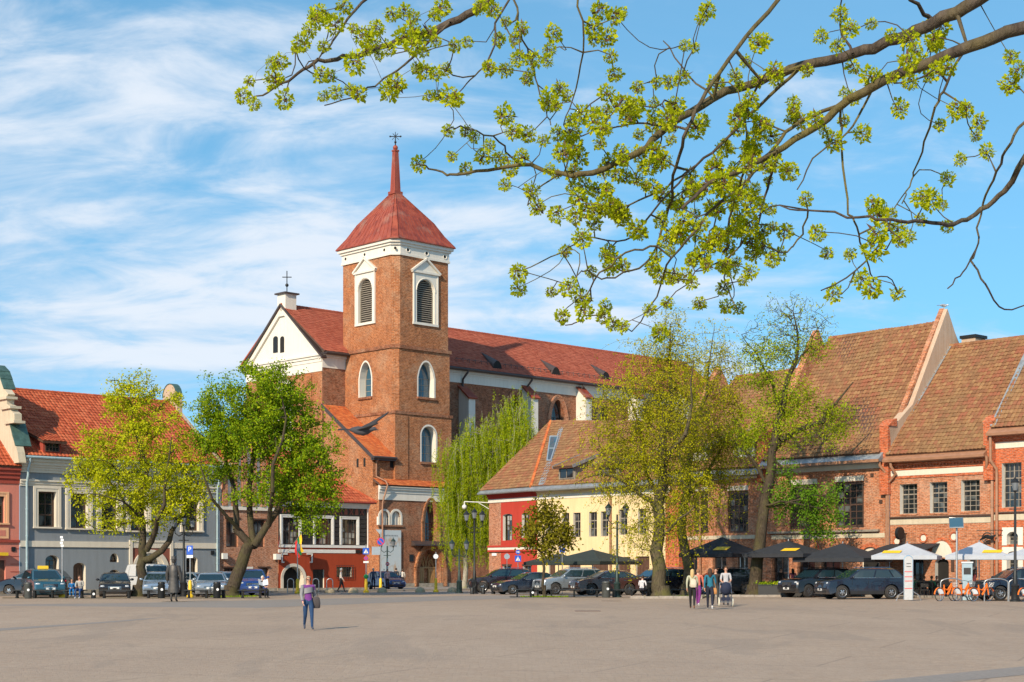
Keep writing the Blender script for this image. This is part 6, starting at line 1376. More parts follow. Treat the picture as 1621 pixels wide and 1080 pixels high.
    for k, t in enumerate(tips):
        if k not in keep:
            v_, f_, q_ = raw[k % 6]; a = rnd.uniform(0, 6.3); ca, sa = math.cos(a), math.sin(a); sc_ = rnd.uniform(.6, 1.05); VV.append((v_ @ np.array([[ca,sa,0],[-sa,ca,0],[0,0,1]]))*sc_+(A[t]-B_)); FF.append(f_+nb); MI.append(q_); nb += len(v_); continue
        o = link('blossom_cluster', var[k % 6], T); o.location = Vector(A[t]-B_)+Vector((0, 0, -.008)); o.rotation_euler = (rnd.uniform(-.5,.5), rnd.uniform(-.5,.5), rnd.uniform(0, 6.3)); o.scale = (rnd.uniform(.65, 1.25),)*3
    if VV: npmesh('small_clusters', np.concatenate(VV), np.concatenate(FF), [M['leaf_front'], M['bud']], T, 'stuff', False, np.concatenate(MI))
front_maple()
# ---------------- cars ----------------
def wheel_meshes():
    t = MB(); w_ = .115; t.lathe([(.60,-w_*.85), (.92,-w_), (1.,-w_*.62), (1.,w_*.62), (.92,w_), (.60,w_*.85)], 24, (0,0,0), 'y')
    def mk(mb, n, ms):
        me = bpy.data.meshes.new(n); me.from_pydata(mb.v, [], mb.f)
        for m in ms: me.materials.append(m)
        me.polygons.foreach_set('material_index', mb.m); me.polygons.foreach_set('use_smooth', [True]*len(mb.f)); me.set_sharp_from_angle(angle=R(35)); return me
    out_ = {'tyre': mk(t, 'tyre', [M['rubber']])}
    for key, mat in (('light', 'rim'), ('dark', 'rim_dark')):
        r = MB(); r.cm = 1; r.lathe([(.64,-.06), (.64,.06)], 20, (0,0,0), 'y'); r.cm = 0
        for s_ in (-1, 1):
            n = 22; rg = [(math.cos(2*math.pi*i/n), math.sin(2*math.pi*i/n)) for i in range(n)]
            r.add([(x*.66,s_*.1,z*.66) for x, z in rg]+[(x*.58,s_*.085,z*.58) for x, z in rg], [(i, (i+1) % n, (i+1) % n+n, i+n) if s_ < 0 else (i+n, (i+1) % n+n, (i+1) % n, i) for i in range(n)])
            for k in range(5):
                a = 2*math.pi*k/5+.3
                for da in (-.13, .13):
                    c, q = math.cos(a+da), math.sin(a+da); px_, pz = -q, c
                    r.add([(c*.1+px_*.055, s_*.1, q*.1+pz*.055), (c*.1-px_*.055, s_*.1, q*.1-pz*.055), (c*.62-px_*.04, s_*.088, q*.62-pz*.04), (c*.62+px_*.04, s_*.088, q*.62+pz*.04)], [(0,1,2,3) if s_ > 0 else (3,2,1,0)])
            r.lathe([(.13,-.012), (.13,.012)], 10, (0, s_*.1, 0), 'y')
        out_[key] = mk(r, 'rim', [M[mat], M['black_plastic']])
    return out_
WM = wheel_meshes()
KINDS = {  # L, W, H, wheel r, ground clearance, bonnet front z, cowl z, belt z, q: cowl, screen top, roof rear, rear base ; wheel offsets
 'suv':   (4.68,1.90,1.69,.38,.28,.97,1.12,1.14,1.22,1.98,4.10,4.56,.88,.95),
 'sedan': (4.72,1.82,1.45,.33,.19,.72,.94,.96,1.42,2.22,3.55,4.25,.88,1.05),
 'hatch': (4.15,1.76,1.50,.32,.19,.74,.95,.98,1.12,1.92,3.55,4.02,.82,.80),
 'mpv':   (4.30,1.76,1.66,.33,.20,.88,1.07,1.08,.92,1.85,3.75,4.18,.80,.80),
 'cross': (4.38,1.80,1.57,.37,.24,.90,1.07,1.09,1.22,2.05,3.45,4.24,.90,.88),
 'van':   (4.85,1.90,1.98,.33,.22,.95,1.16,1.16,.95,1.75,4.55,4.78,.92,.95)}
PAINT = {}
def car(label, kind, col, px, d, psi, metal=.35, rims='light', group=None, sign=None, name=None, panel=False, wz=None):
    L, W, H, r, gc, zb, zc, zl, q1, q2, q3, q4, wf, wr = KINDS[kind]
    if col not in PAINT: PAINT[col] = carpaint('car paint', col, metal)
    pm = PAINT[col]; g = gp(px, d); T = thing(name or 'parked_car', tuple(g), R(psi), label, 'car', group); X = lambda q: L/2-q
    # lower body: side outline with wheel arches, five sections across
    xf, xr, ra = X(wf), -L/2+wr, r+.065
    def arc(cx_): return [(cx_+ra*math.cos(t), max(gc, r+ra*math.sin(t))) for t in [math.pi*i/10 for i in range(10, -1, -1)]]
    ol = [(-L/2+.10, gc+.06)]+arc(xr)+arc(xf)+[(X(.10), gc), (X(.02), gc+.16), (X(0), .52), (X(.03), zb-.16), (X(.12), zb), (X(.45), zb+(zc-zb)*.55), (X(q1-.12), zc-.01), (X(q1+.1), zl-.01)]
    nt = len(ol)-5
    if kind in ('sedan',): ol += [(X(q4-.1), zl+.01), (X(q4+.2), zl-.02), (-L/2+.06, zl-.06), (-L/2, zl-.25), (-L/2+.01, .5)]
    else: ol += [(X(q4), zl+.01), (-L/2+.06, zl-.04), (-L/2+.015, zl-.2), (-L/2, .62), (-L/2+.02, .45)]
    mb = MB(); n = len(ol); secs = []
    for k, yy in enumerate((-1, -.9, 0, .9, 1)):
        s_ = []
        for i, (x, z) in enumerate(ol):
            if abs(yy) == 1: x2 = x*.965 if abs(x) > L/2-.5 else x; z2 = z-.06 if z > zb-.1 else z; s_.append((x2, yy*W/2*(.985 if z > .8 else 1), z2))
            elif yy == 0: s_.append((x+(.05 if x > L/2-.2 else -.04 if x < -L/2+.15 else 0), 0, z+(.03 if z > zb-.05 else 0)))
            else: s_.append((x, yy*W/2, z))
        secs.append(s_)
    for s_ in secs: mb.v += s_
    for k in range(4):
        for i in range(n): a, b_ = k*n+i, k*n+(i+1) % n; mb.f.append((b_, a, a+n, b_+n)); mb.m.append(0)
    mb.f.append(tuple(range(n))); mb.m.append(0); mb.f.append(tuple(range(5*n-1, 4*n-1, -1))); mb.m.append(0)
    body = mb.build('body', pm, T, 28)
    hw = lambda z: W/2*(.945-(z-zl)/(H-zl)*.20)
    pr = [(q1, zl-.06), (q1, zl), (q2-.08, H-.10), (q2+.12, H-.025), ((q2+q3)/2, H), (q3-.1, H-.035), (q3+.04, H-.11), (q4, zl), (q4, zl-.06)]
    cb = MB(); m = len(pr)
    for yy in (-1, -.85, .85, 1): cb.v += [(X(q), yy*hw(z), z-(.035 if abs(yy) == 1 and z > H-.15 else 0)) for q, z in pr]
    for k in range(3):
        for i in range(m-1): a = k*m+i; cb.f.append((a, a+1, a+1+m, a+m)); cb.m.append(0)
    cb.f += [tuple(range(m-1, -1, -1)), tuple(range(3*m, 4*m))]; cb.m += [0, 0]
    cb.build('cabin', pm, T, 28)
    lerp = lambda a, b_, t: a+(b_-a)*t
    def side_glass(f0, f1, s_):
        z0, z1 = zl+.035, H-.125; out_ = []
        for f_, t in ((f0, 0), (f1, 0), (f1, 1), (f0, 1)):
            z = lerp(z0, z1, t); tt = (z-zl)/(H-.1-zl); qa = lerp(q1, q2-.08, tt)+.13; qb = lerp(q4, q3+.04, tt)-.14
            if kind == 'cross' and f_ == 1 : qb -= .12*t
            out_.append((X(lerp(qa, qb, f_)), s_*(hw(z)+.012), z))
        MB().slab(out_ if s_ < 0 else out_[::-1], .03).build('side_window', M['car_glass'] if not (panel and f0 > .3) else pm, T)
    cuts = [(0, .42), (.455, .80), (.835, 1)] if kind in ('suv', 'mpv', 'cross', 'van') else [(0, .47), (.51, .93)]
    for s_ in (-1, 1):
        for c in cuts: side_glass(*c, s_)
    def endglass(qa, za, qb, zb_, o, nm):
        ya, yb = hw(za)*.90, hw(zb_)*.88; p = [(X(qa)+o,-ya,za), (X(qa)+o,ya,za), (X(qb)+o,yb,zb_), (X(qb)+o,-yb,zb_)]; MB().slab(p if o > 0 else p[::-1], .03).build(nm, M['car_glass'], T)
    endglass(lerp(q1, q2-.08, .08), lerp(zl, H-.1, .08), lerp(q1, q2-.08, .94), lerp(zl, H-.1, .94), .035, 'windscreen'); endglass(lerp(q4, q3+.04, .12), lerp(zl, H-.11, .12), lerp(q4, q3+.04, .9), lerp(zl, H-.11, .9), -.035, 'rear_window')
    for s_ in (-1, 1):
        k = MB(); k.ball((X(.17), s_*W/2*.76, zb-.10), .1, 10, 1.5, 1.9, .8); k.build('headlight', M['headlight'], T, 60)
        k = MB(); k.ball((-L/2+.12, s_*W/2*.82, zl-.18), .1, 10, 1.1, 1.5, 1.3); k.build('tail_light', M['taillight'], T, 60)
        k = MB(); k.ball((X(q1+.22), s_*(W/2+.09), zl+.06), .09, 8, .8, 1.2, .85); k.tube([(X(q1+.2),s_*W/2*.9,zl), (X(q1+.22),s_*(W/2+.06),zl+.04)], .03, 5); k.build('mirror', pm, T, 60)
        for q in ((q1+.95, q1+1.95) if kind != 'van' else (q1+.95,)): MB().box(X(q)-.09, X(q)+.09, s_*W/2*.985-.02, s_*W/2*.985+.02, zl-.17, zl-.135).build('door_handle', M['chrome'] if kind != 'suv' else pm, T)
        for q in ((q1+.22, q1+1.16, q1+2.1) if kind != 'van' else (q1+.22, q1+1.2)): MB().box(X(q)-.006, X(q)+.006, s_*W/2*.995-.008, s_*W/2*.995+.004, gc+.16, zl-.08).build('door_gap', M['black_plastic'], T)
        if kind in ('suv', 'cross'): MB().box(xr+ra, xf-ra, s_*W/2-.012, s_*W/2+.012, gc-.0, gc+.17).build('sill_trim', M['black_plastic'], T)
        MB().tube([(X(q1+.3),s_*(hw(zl)+.016),zl+.02), (X(q4-.25),s_*(hw(zl)+.016),zl+.02)], .012, 4).build('window_trim', M['chrome'], T)
        if kind == 'suv': MB().tube([(X(q2+.25),s_*hw(H)*.9,H+.0), (X(q2+.35),s_*hw(H)*.9,H+.035), (X(q3-.35),s_*hw(H)*.9,H+.035), (X(q3-.2),s_*hw(H)*.9,H-.02)], .018, 5).build('roof_rail', M['chrome'], T)
    gr = MB().box(X(.06), X(-.015), -.40, .40, zb-.33, zb-.09).build('grille', M['black_plastic'], T)
    for j in range(4): MB().box(X(.0), X(-.026), -.38, .38, zb-.31+j*.06, zb-.29+j*.06).build('grille_bar', M['chrome'], gr)
    MB().box(X(.06), X(-.012), -W*.36, W*.36, gc+.09, gc+.22).build('lower_intake', M['black_plastic'], T); MB().box(X(.02), X(-.04), -.26, .26, .47, .58).build('licence_plate', M['plate'], T)
    MB().box(-L/2-.03, -L/2+.06, -.26, .26, .62, .73).build('licence_plate', M['plate'], T); MB().box(-L/2-.015, -L/2+.1, -W*.42, W*.42, gc+.02, gc+.2).build('rear_bumper', M['black_plastic'], T)
    for x in (xf, xr):
        for s_ in (-1, 1):
            o = link('wheel', WM['tyre'], T); o.location = (x, s_*(W/2-.13), r); o.scale = (r, 1.0, r); rm = link('rim', WM[rims], o); rm.rotation_euler.y = random.uniform(0, 6); rm.scale = (.98, 1.05, .98)
    MB().box(-L/2+.4, L/2-.4, -W/2*.7, W/2*.7, gc-.02, gc+.25).build('underbody', M['black_plastic'], T)
    if sign == 'taxi':
        k = MB(); k.prism([(-.16, H-.01), (.16, H-.01), (.11, H+.17), (-.11, H+.17)], -.28, .28); s = k.build('taxi_sign', M['yellow_paint'], T)
    return T
GL, GRr = 'cars parked on the left', 'cars parked on the right'
car('dark navy people carrier side on behind the taxi at far left', 'mpv', (.012,.014,.03), 55, 95.5, 183, group=GL)
car('teal blue taxi with a yellow roof sign at far left', 'mpv', (.02,.10,.15), 68, 90, -62, group=GL, sign='taxi')
car('black saloon with chrome grille facing the square, left of the forked tree', 'sedan', (.012,.014,.02), 182, 93, -76, group=GL)
car('white van parked behind the forked tree trunk', 'van', (.62,.64,.66), 239, 98, -55, .05, group=GL, panel=True, name='parked_van')
car('pale blue saloon between the forked tree and the statue', 'hatch', (.26,.34,.44), 250, 92.5, -77, .5, group=GL)
car('white low car mostly hidden behind the silver saloon', 'sedan', (.65,.65,.63), 318, 99, -40, .05, group=GL)
car('silver saloon facing the square, left of the large green tree', 'sedan', (.36,.41,.46), 334, 93, -79, .6, group=GL)
car('white hatchback glimpsed just left of the large green tree', 'hatch', (.6,.62,.62), 366, 98, -50, .05, group=GL)
car('bright blue van beside the old man on the bench', 'mpv', (.015,.06,.26), 398, 96.5, -78, .2, group=GL)
car('blue hatchback parked by the church corner among the walkers', 'hatch', (.02,.07,.22), 610, 126, -60, .3)
car('maroon black SUV behind the ring bicycle stands', 'suv', (.030,.012,.018), 795, 108, 187, group=GRr)
car('navy saloon behind the slim young tree', 'sedan', (.010,.016,.035), 836, 101, 204, group=GRr)
car('silver SUV in front of the yellow house', 'suv', (.36,.41,.45), 903, 100, 203, .6, group=GRr)
car('copper brown crossover behind the street lamp', 'cross', (.085,.030,.018), 958, 97.5, 200, .45, 'dark', group=GRr)
car('black SUV behind the man on the bench and the linden trunk', 'suv', (.010,.013,.022), 1042, 99.5, 205, group=GRr)
car('dark estate car between the two linden trunks', 'hatch', (.012,.02,.03), 1088, 101, 28, group=GRr)
car('dark grey SUV behind the walkers and the leaning maple', 'suv', (.05,.052,.058), 1142, 97.5, 189, .5, group=GRr)
car('black SUV with dark alloys half hidden by the navy one', 'suv', (.008,.010,.016), 1296, 90, 208, .3, 'dark', group=GRr)
car('dark navy SUV with silver alloys in front of the parasols', 'suv', (.014,.018,.034), 1362, 84.5, 192, .3, group=GRr)
car('dark blue SUV at the right edge behind the orange bicycles', 'suv', (.010,.013,.03), 1612, 80.5, 190, .3, group=GRr)
# ---------------- people ----------------
RIG = bpy.data.scenes.new('rig')
CL = {}
def cloth(c):
    c = tuple(c)
    if c not in CL: CL[c] = plain('cloth', c, .85, .18, 7)
    return CL[c]
def human(parent, h, pose, top, bottom, shoe, hair, long_hair=False, sleeve=True, skin=None, coat=None, hat=False, bald=False, mono=None, ov=None, glasses=False, lod=True):
    """one continuous skinned body; returns world-free joint dict (local, facing -y)"""
    J = dict(pel=(0,0,.53), spi=(0,.008,.64), che=(0,.0,.75), nkb=(0,.008,.825), nk=(0,-.002,.862), hd=(0,-.014,.915), ht=(0,-.010,.962))
    for s_, k in ((1,'L'), (-1,'R')):
        J.update({'sh'+k: (s_*.102,.005,.812), 'el'+k: (s_*.128,.02,.645), 'wr'+k: (s_*.13,-.02,.505), 'ha'+k: (s_*.128,-.03,.455), 'hi'+k: (s_*.052,0,.505), 'kn'+k: (s_*.056,-.008,.28), 'an'+k: (s_*.056,.012,.05), 'to'+k: (s_*.062,-.075,.02)})
    if pose == 'walk':
        J.update(knL=(.05,-.075,.285), anL=(.046,-.135,.052), toL=(.05,-.215,.03), knR=(-.05,.03,.27), anR=(-.046,.14,.095), toR=(-.05,.085,.022), elL=(.132,.065,.655), wrL=(.13,.045,.515), haL=(.128,.04,.465), elR=(-.132,-.015,.645), wrR=(-.12,-.10,.525), haR=(-.115,-.125,.48))
    if pose == 'push': J.update(elL=(.125,-.03,.65), wrL=(.1,-.16,.6), haL=(.085,-.2,.6), elR=(-.125,-.03,.65), wrR=(-.1,-.16,.6), haR=(-.085,-.2,.6), knL=(.05,-.05,.285), anL=(.05,-.08,.05), toL=(.05,-.16,.025), anR=(-.05,.09,.07), toR=(-.05,.02,.022))
    if pose == 'sit':
        dz = -.245; lean = -.05
        for k in list(J):
            if k[:2] in ('sp','ch','nk','hd','ht','sh','el','wr','ha'): x, y, z = J[k]; J[k] = (x, y+lean*(z-.53)/.3, z+dz)
            if k == 'pel': J[k] = (0, .02, .53+dz)
        for s_, k in ((1,'L'), (-1,'R')): J.update({'hi'+k: (s_*.055,-.01,.28), 'kn'+k: (s_*.07,-.235,.29), 'an'+k: (s_*.066,-.225,.05), 'to'+k: (s_*.068,-.31,.02), 'el'+k: (s_*.13,-.06,.42), 'wr'+k: (s_*.06,-.20,.38), 'ha'+k: (s_*.045,-.245,.38)})
    if ov: J.update(ov)
    order = list(J); idx = {k: i for i, k in enumerate(order)}
    E = [('pel','spi'),('spi','che'),('che','nkb'),('nkb','nk'),('nk','hd'),('hd','ht')]
    for k in 'LR': E += [('che','sh'+k),('sh'+k,'el'+k),('el'+k,'wr'+k),('wr'+k,'ha'+k),('pel','hi'+k),('hi'+k,'kn'+k),('kn'+k,'an'+k),('an'+k,'to'+k)]
    rad = dict(pel=(.088,.062), spi=(.076,.052), che=(.092,.060), nkb=(.045,.036), nk=(.029,.029), hd=(.043,.052), ht=(.032,.040), sh=(.036,.036), el=(.026,.026), wr=(.017,.017), ha=(.020,.011), hi=(.058,.058), kn=(.037,.037), an=(.023,.023), to=(.021,.018))
    me = bpy.data.meshes.new('rig'); me.from_pydata([Vector(J[k])*h for k in order], [(idx[a], idx[b]) for a, b in E], [])
    o = bpy.data.objects.new('rig', me); COL.objects.link(o); md = o.modifiers.new('s', 'SKIN'); md.use_smooth_shade = True; md.branch_smoothing = .6
    for i, k in enumerate(order):
        v = me.skin_vertices[0].data[i]; q = rad.get(k, rad.get(k[:2])); v.radius = (q[0]*h, q[1]*h); v.use_root = k == 'pel'
    sb = o.modifiers.new('u', 'SUBSURF'); sb.levels = sb.render_levels = 2 if lod else 1
    COL.objects.unlink(o); RIG.collection.objects.link(o); RIG.view_layers[0].update(); dg = RIG.view_layers[0].depsgraph; ev = bpy.data.meshes.new_from_object(o.evaluated_get(dg)); bpy.data.objects.remove(o)
    seg = [(np.array(J[a])*h, np.array(J[b])*h, 0 if b in ('hd','ht','nk') or b[:2] == 'ha' else (1 if a[:2] not in ('pel',) and b[:2] in ('sp','ch','nk','sh','el') else (1 if b[:2] == 'sp' else (1 if (b[:2] == 'wr' and sleeve) else (0 if b[:2] == 'wr' else (3 if b[:2] == 'to' else 2)))))) for a, b in E]
    mb = MB(); mb.v = [tuple(v.co) for v in ev.vertices]
    C_ = np.zeros(len(ev.polygons)*3); ev.polygons.foreach_get('center', C_); C_ = C_.reshape(-1, 3); D_ = []
    for a, b, m_ in seg:
        t = np.clip((C_-a) @ (b-a)/max(1e-9, np.dot(b-a, b-a)), 0, 1)[:,None]; D_.append(np.linalg.norm(C_-a-(b-a)*t, axis=1))
    bi = np.array([q[2] for q in seg])[np.argmin(D_, axis=0)]
    for p, q in zip(ev.polygons, bi): mb.f.append(tuple(p.vertices)); mb.m.append(int(q))
    bpy.data.meshes.remove(ev)
    hd = Vector(J['hd'])*h; mb.cm = 0
    mb.ball(hd+Vector((0,-.056,-.004))*h, .011*h, 6, .8, 1.1, 1.4)
    for s_ in (-1, 1):
        mb.ball(hd+Vector((s_*.045,.004,-.002))*h, .014*h, 6, .5, .8, 1.2)
        H_ = Vector(J['ha'+('L' if s_ > 0 else 'R')])*h; W_ = Vector(J['wr'+('L' if s_ > 0 else 'R')])*h; dr = (H_-W_).normalized(); sd_ = dr.cross(Vector((s_,.3,0))).normalized()
        for q, ln in ((-1.5,.034), (-.5,.042), (.5,.040), (1.5,.032)): b0 = H_+sd_*q*.0085*h; mb.tube([b0, b0+dr*ln*.55*h+Vector((-s_*.004,0,0))*h, b0+dr*ln*h+Vector((-s_*.014,-.004,0))*h], [.0052*h,.005*h,.0038*h], 5)
        b0 = W_.lerp(H_, .55)+sd_*.018*h; mb.tube([b0, b0+(dr*.6+sd_*.7)*.022*h, b0+(dr+sd_*.5)*.036*h], [.0062*h,.006*h,.0045*h], 5)
    mb.cm = 4
    for s_ in (-1, 1): mb.ball(hd+Vector((s_*.019,-.050,.006))*h, .006*h, 6)
    mb.cm = 5; mb.ball(hd+Vector((0,-.050,-.024))*h, .012*h, 6, 1.1, .5, .3)
    sk = skin or M['skin']; eye = cloth((.03,.02,.015)); mats = [sk, cloth(top), cloth(bottom), cloth(shoe), eye, cloth((.40,.12,.10))]
    if mono: mats = [mono]*6
    body = mb.build('body', mats, parent, 60)
    if not bald or hat:
        k = MB(); k.ball(hd+Vector((0,.008,.012))*h, .057*h, 14, .90, 1.0, 1.06)
        keep = [f for f in k.f if not any(k.v[i][1] < hd.y-.030*h and k.v[i][2] < hd.z+.036*h for i in f) and all(k.v[i][2] > hd.z-.05*h for i in f)]; k.f = keep; k.m = [0]*len(keep)
        if long_hair: k.tube([hd+Vector((0,.03,.03))*h, hd+Vector((0,.052,-.03))*h, hd+Vector((0,.062,-.09))*h, hd+Vector((0,.064,-.15))*h], [.042*h,.054*h,.050*h,.018*h], 8)
        k.build('hair', mono or cloth(hair), parent, 60)
    if glasses:
        k = MB()
        for s_ in (-1, 1): k.ball(hd+Vector((s_*.020,-.056,.006))*h, .014*h, 8, 1.1, .35, .8)
        k.tube([hd+Vector((-.05,0,.01))*h, hd+Vector((-.044,-.045,.01))*h, hd+Vector((.044,-.045,.01))*h, hd+Vector((.05,0,.01))*h], .003*h, 4); k.build('sunglasses', M['black_plastic'], parent)
    if hat: k = MB(); k.lathe([(.085*h,.0), (.088*h,.006*h), (.058*h,.012*h), (.055*h,.075*h), (.045*h,.082*h)], 16, hd+Vector((0,.0,.035))*h); k.build('hat', mono or cloth((.03,.03,.03)), parent, 40)
    if coat:
        k = MB(); n = 20; rows = [(.835,.050,.048), (.805,.108,.068), (.70,.112,.080), (.58,.100,.076), (.45,.112,.084), (.30,.124,.092), (.21,.130,.096)]
        for z, rx, ry in rows:
            for i in range(n): a = 2*math.pi*i/n; w_ = 1+(.05*math.sin(5*a+z*9) if z < .5 else 0); k.v.append((rx*math.cos(a)*w_*h, (ry*math.sin(a)*w_+.006)*h, z*h))
        for j in range(len(rows)-1):
            for i in range(n): k.f.append(((j+1)*n+i, (j+1)*n+(i+1) % n, j*n+(i+1) % n, j*n+i)); k.m.append(0)
        for s_, q in ((1,'L'), (-1,'R')): k.tube([Vector(J['sh'+q])*h, Vector(J['el'+q])*h, Vector(J['wr'+q])*h], [.050*h,.042*h,.034*h], 10)
        k.build('coat', mono or cloth(coat), parent, 50)
    return J, body
def person(label, px, d, h, face, pose, top, bottom, shoe=(.04,.03,.03), hair=(.10,.06,.03), z=0, group=None, **kw):
    g = gp(px, d); T = thing('person', (g.x, g.y, g.z+z), R(face), label, 'person', group); kw.setdefault('lod', d < 80); human(T, h, pose, top, bottom, shoe, hair, **kw); return T
def local(T, v): return T.matrix_basis @ Vector(v)
def bag(T, p, size, col, label, strap=None, name='handbag', group=None):
    """bag hanging at local point p of a person (top-level thing)"""
    w0 = local(T, p); b = thing(name, tuple(w0), T.rotation_euler.z, label, 'bag'); x, y, z = size; k = MB(); n = 14
    for zz, f_ in ((0,.75), (.06,1.), (.5,1.05), (.88,.86), (1.,.55)):
        for i in range(n): a = 2*math.pi*i/n; k.v.append((x/2*f_*math.copysign(abs(math.cos(a))**.6, math.cos(a)), y/2*f_*math.copysign(abs(math.sin(a))**.6, math.sin(a)), zz*z-z))
    k.f += [(j*n+i, j*n+(i+1) % n, (j+1)*n+(i+1) % n, (j+1)*n+i) for j in range(4) for i in range(n)]+[tuple(range(n-1, -1, -1)), tuple(range(4*n, 5*n))]; k.m = [0]*len(k.f); k.build('pouch', cloth(col), b, 50)
    if strap: q = Vector(strap)-Vector(p); MB().tube([(-x*.3,0,-.04), q*.5+Vector((-.06,0,0)), q, q*.5+Vector((.06,0,0)), (x*.3,0,-.04)], .012, 5).build('strap', cloth(col), b)
    return b
W1 = person('woman with sunglasses in a purple and grey striped top and blue jeans', 488, 45.6, 1.62, 18, 'walk', (.16,.035,.22), (.012,.045,.12), (.05,.06,.09), (.42,.30,.20), glasses=True, sleeve=True)
k = MB(); 
for z0, z1, rx, ry in ((1.10,1.26,.142,.104),):
    n = 20
    for zz in (z0, z1):
        for i in range(n): a = 2*math.pi*i/n; k.v.append((rx*math.cos(a), ry*math.sin(a)+.005, zz+.03*math.cos(a)))
    k.f += [(i, (i+1) % n, (i+1) % n+n, i+n) for i in range(n)]; k.m = [0]*n
k.build('grey_stripe', cloth((.22,.22,.23)), W1, 50)
for s_, pts in ((1, ((.165,.02,1.32),(.213,.105,1.06),(.211,.075,.86))), (-1, ((-.165,.0,1.32),(-.213,-.024,1.045),(-.196,-.155,.87)))): MB().tube(pts, [.060,.050,.040], 10).build('grey_sleeve', cloth((.22,.22,.23)), W1, 50)
bag(W1, (.235,.05,.98), (.26,.12,.34), (.07,.06,.06), 'dark grey shoulder bag carried by the woman in purple', (.14,.02,1.34))
person('grey haired man in a white shirt and black trousers walking along the red wall', 540, 107, 1.74, 90, 'walk', (.60,.52,.47), (.015,.015,.017), hair=(.5,.5,.48))
W2 = person('blonde woman in a patterned pale top and black trousers walking away', 1096, 63.2, 1.66, 172, 'walk', (.42,.42,.30), (.012,.012,.014), (.25,.12,.06), (.52,.36,.16), long_hair=True)
bag(W2, (-.05,.13,1.22), (.26,.14,.34), (.52,.46,.36), 'cream backpack on the blonde woman in black trousers', None, 'backpack')
W3 = person('dark haired woman in a teal top and navy trousers walking away', 1124, 62.6, 1.70, 176, 'walk', (.012,.13,.20), (.012,.014,.03), (.70,.70,.70), (.05,.025,.015), long_hair=True)
bag(W3, (-.17,-.02,.88), (.22,.1,.26), (.42,.19,.06), 'tan shoulder bag worn by the woman in teal', (-.06,-.02,1.42))
P1 = person('man in a grey T-shirt pushing a pram', 1149, 68.6, 1.76, -6, 'push', (.42,.42,.44), (.05,.06,.09), hair=(.16,.07,.03), sleeve=False)
person('woman in a red and violet outfit partly hidden behind the blonde woman', 1105, 67.5, 1.66, 160, 'walk', (.60,.16,.10), (.16,.02,.16), (.7,.7,.7), (.25,.12,.06))
person('dark haired woman in black beside the pram', 1133, 70, 1.7, 0, 'walk', (.03,.025,.02), (.03,.03,.03), hair=(.05,.025,.015), long_hair=True)
person('man in a dark jacket walking towards the church door', 627, 133, 1.78, 178, 'walk', (.02,.025,.04), (.015,.015,.017), hair=(.03,.02,.015))
W4 = person('woman in a white jacket and light jeans walking towards the church door', 637, 131, 1.68, 182, 'walk', (.62,.58,.52), (.06,.13,.22), hair=(.12,.06,.03))
bag(W4, (.02,.13,1.0), (.3,.12,.26), (.05,.035,.03), 'black bag on the back of the woman in the white jacket', None, 'shoulder_bag')
person('man in dark blue standing left of the blue hatchback by the church corner', 591, 124, 1.76, 190, 'stand', (.04,.07,.13), (.015,.025,.06), hair=(.4,.38,.36))
person('woman in a pink blouse holding a red bag near the blue hatchback', 613, 123, 1.68, 30, 'stand', (.62,.42,.40), (.02,.02,.02), hair=(.10,.05,.03))
SIT = .0
person('child in a bright blue outfit sitting on the bench by the taxi', 114, 86.6, 1.30, 12, 'sit', (.01,.14,.36), (.01,.16,.42), (.4,.35,.3), (.40,.22,.12), z=.10)
person('young man in a grey hoodie sitting on the bench reading', 127, 86.4, 1.74, -5, 'sit', (.34,.33,.31), (.012,.05,.16), (.45,.45,.45), (.16,.09,.05), z=-.02)
person('old man in a black suit sitting on the bench under the green tree', 413, 86.6, 1.74, 60, 'sit', (.014,.014,.016), (.012,.012,.013), hair=(.6,.58,.55), z=-.02)
k = MB(); g0 = gp(417.5, 86.4); np_ = thing('newspaper', (g0.x, g0.y, .82), R(40), 'open newspaper in the hands of the old man on the bench', 'newspaper'); k.slab([(-.3,0,-.05), (0,.08,-.12), (0,.16,.2), (-.3,.08,.27)], .006); k.build('page', M['white_sign'], np_); k = MB(); k.slab([(0,.08,-.12), (.3,0,-.05), (.3,.08,.27), (0,.16,.2)], .006); k.build('page', M['white_sign'], np_)
person('man in a white shirt sitting on the bench by the black SUV', 1016, 88.2, 1.74, 150, 'sit', (.60,.58,.60), (.02,.02,.03), hair=(.06,.03,.02), z=-.02)
CF = 'guests at the parasol tables'
person('woman in a pink jacket standing under the black parasol', 1255, 93.5, 1.7, 180, 'stand', (.55,.12,.18), (.03,.03,.03), hair=(.05,.03,.02), long_hair=True)
person('waiter in black standing beside the woman in pink', 1236, 94.5, 1.74, 20, 'stand', (.02,.02,.022), (.02,.02,.022), hair=(.03,.02,.015))
person('woman in dark red standing behind the bicycles by the ticket machine', 1543, 86, 1.68, 90, 'stand', (.12,.02,.025), (.03,.03,.04), hair=(.08,.04,.03), long_hair=True)
for px, d, fc, tp, lb in ((1449,89.5,200,(.02,.22,.12),'cafe guest in green seated behind the white totem'), (1463,89,170,(.03,.03,.035),'cafe guest in black seated with his back to the square'), (1474,90,150,(.02,.20,.10),'cafe guest in a green top seated right of the one in black'), (1481,90.5,20,(.05,.05,.05),'cafe guest in dark clothes facing the square')):
    person(lb, px, d, 1.72, fc, 'sit', tp, (.03,.03,.04), z=-.02, group=CF)
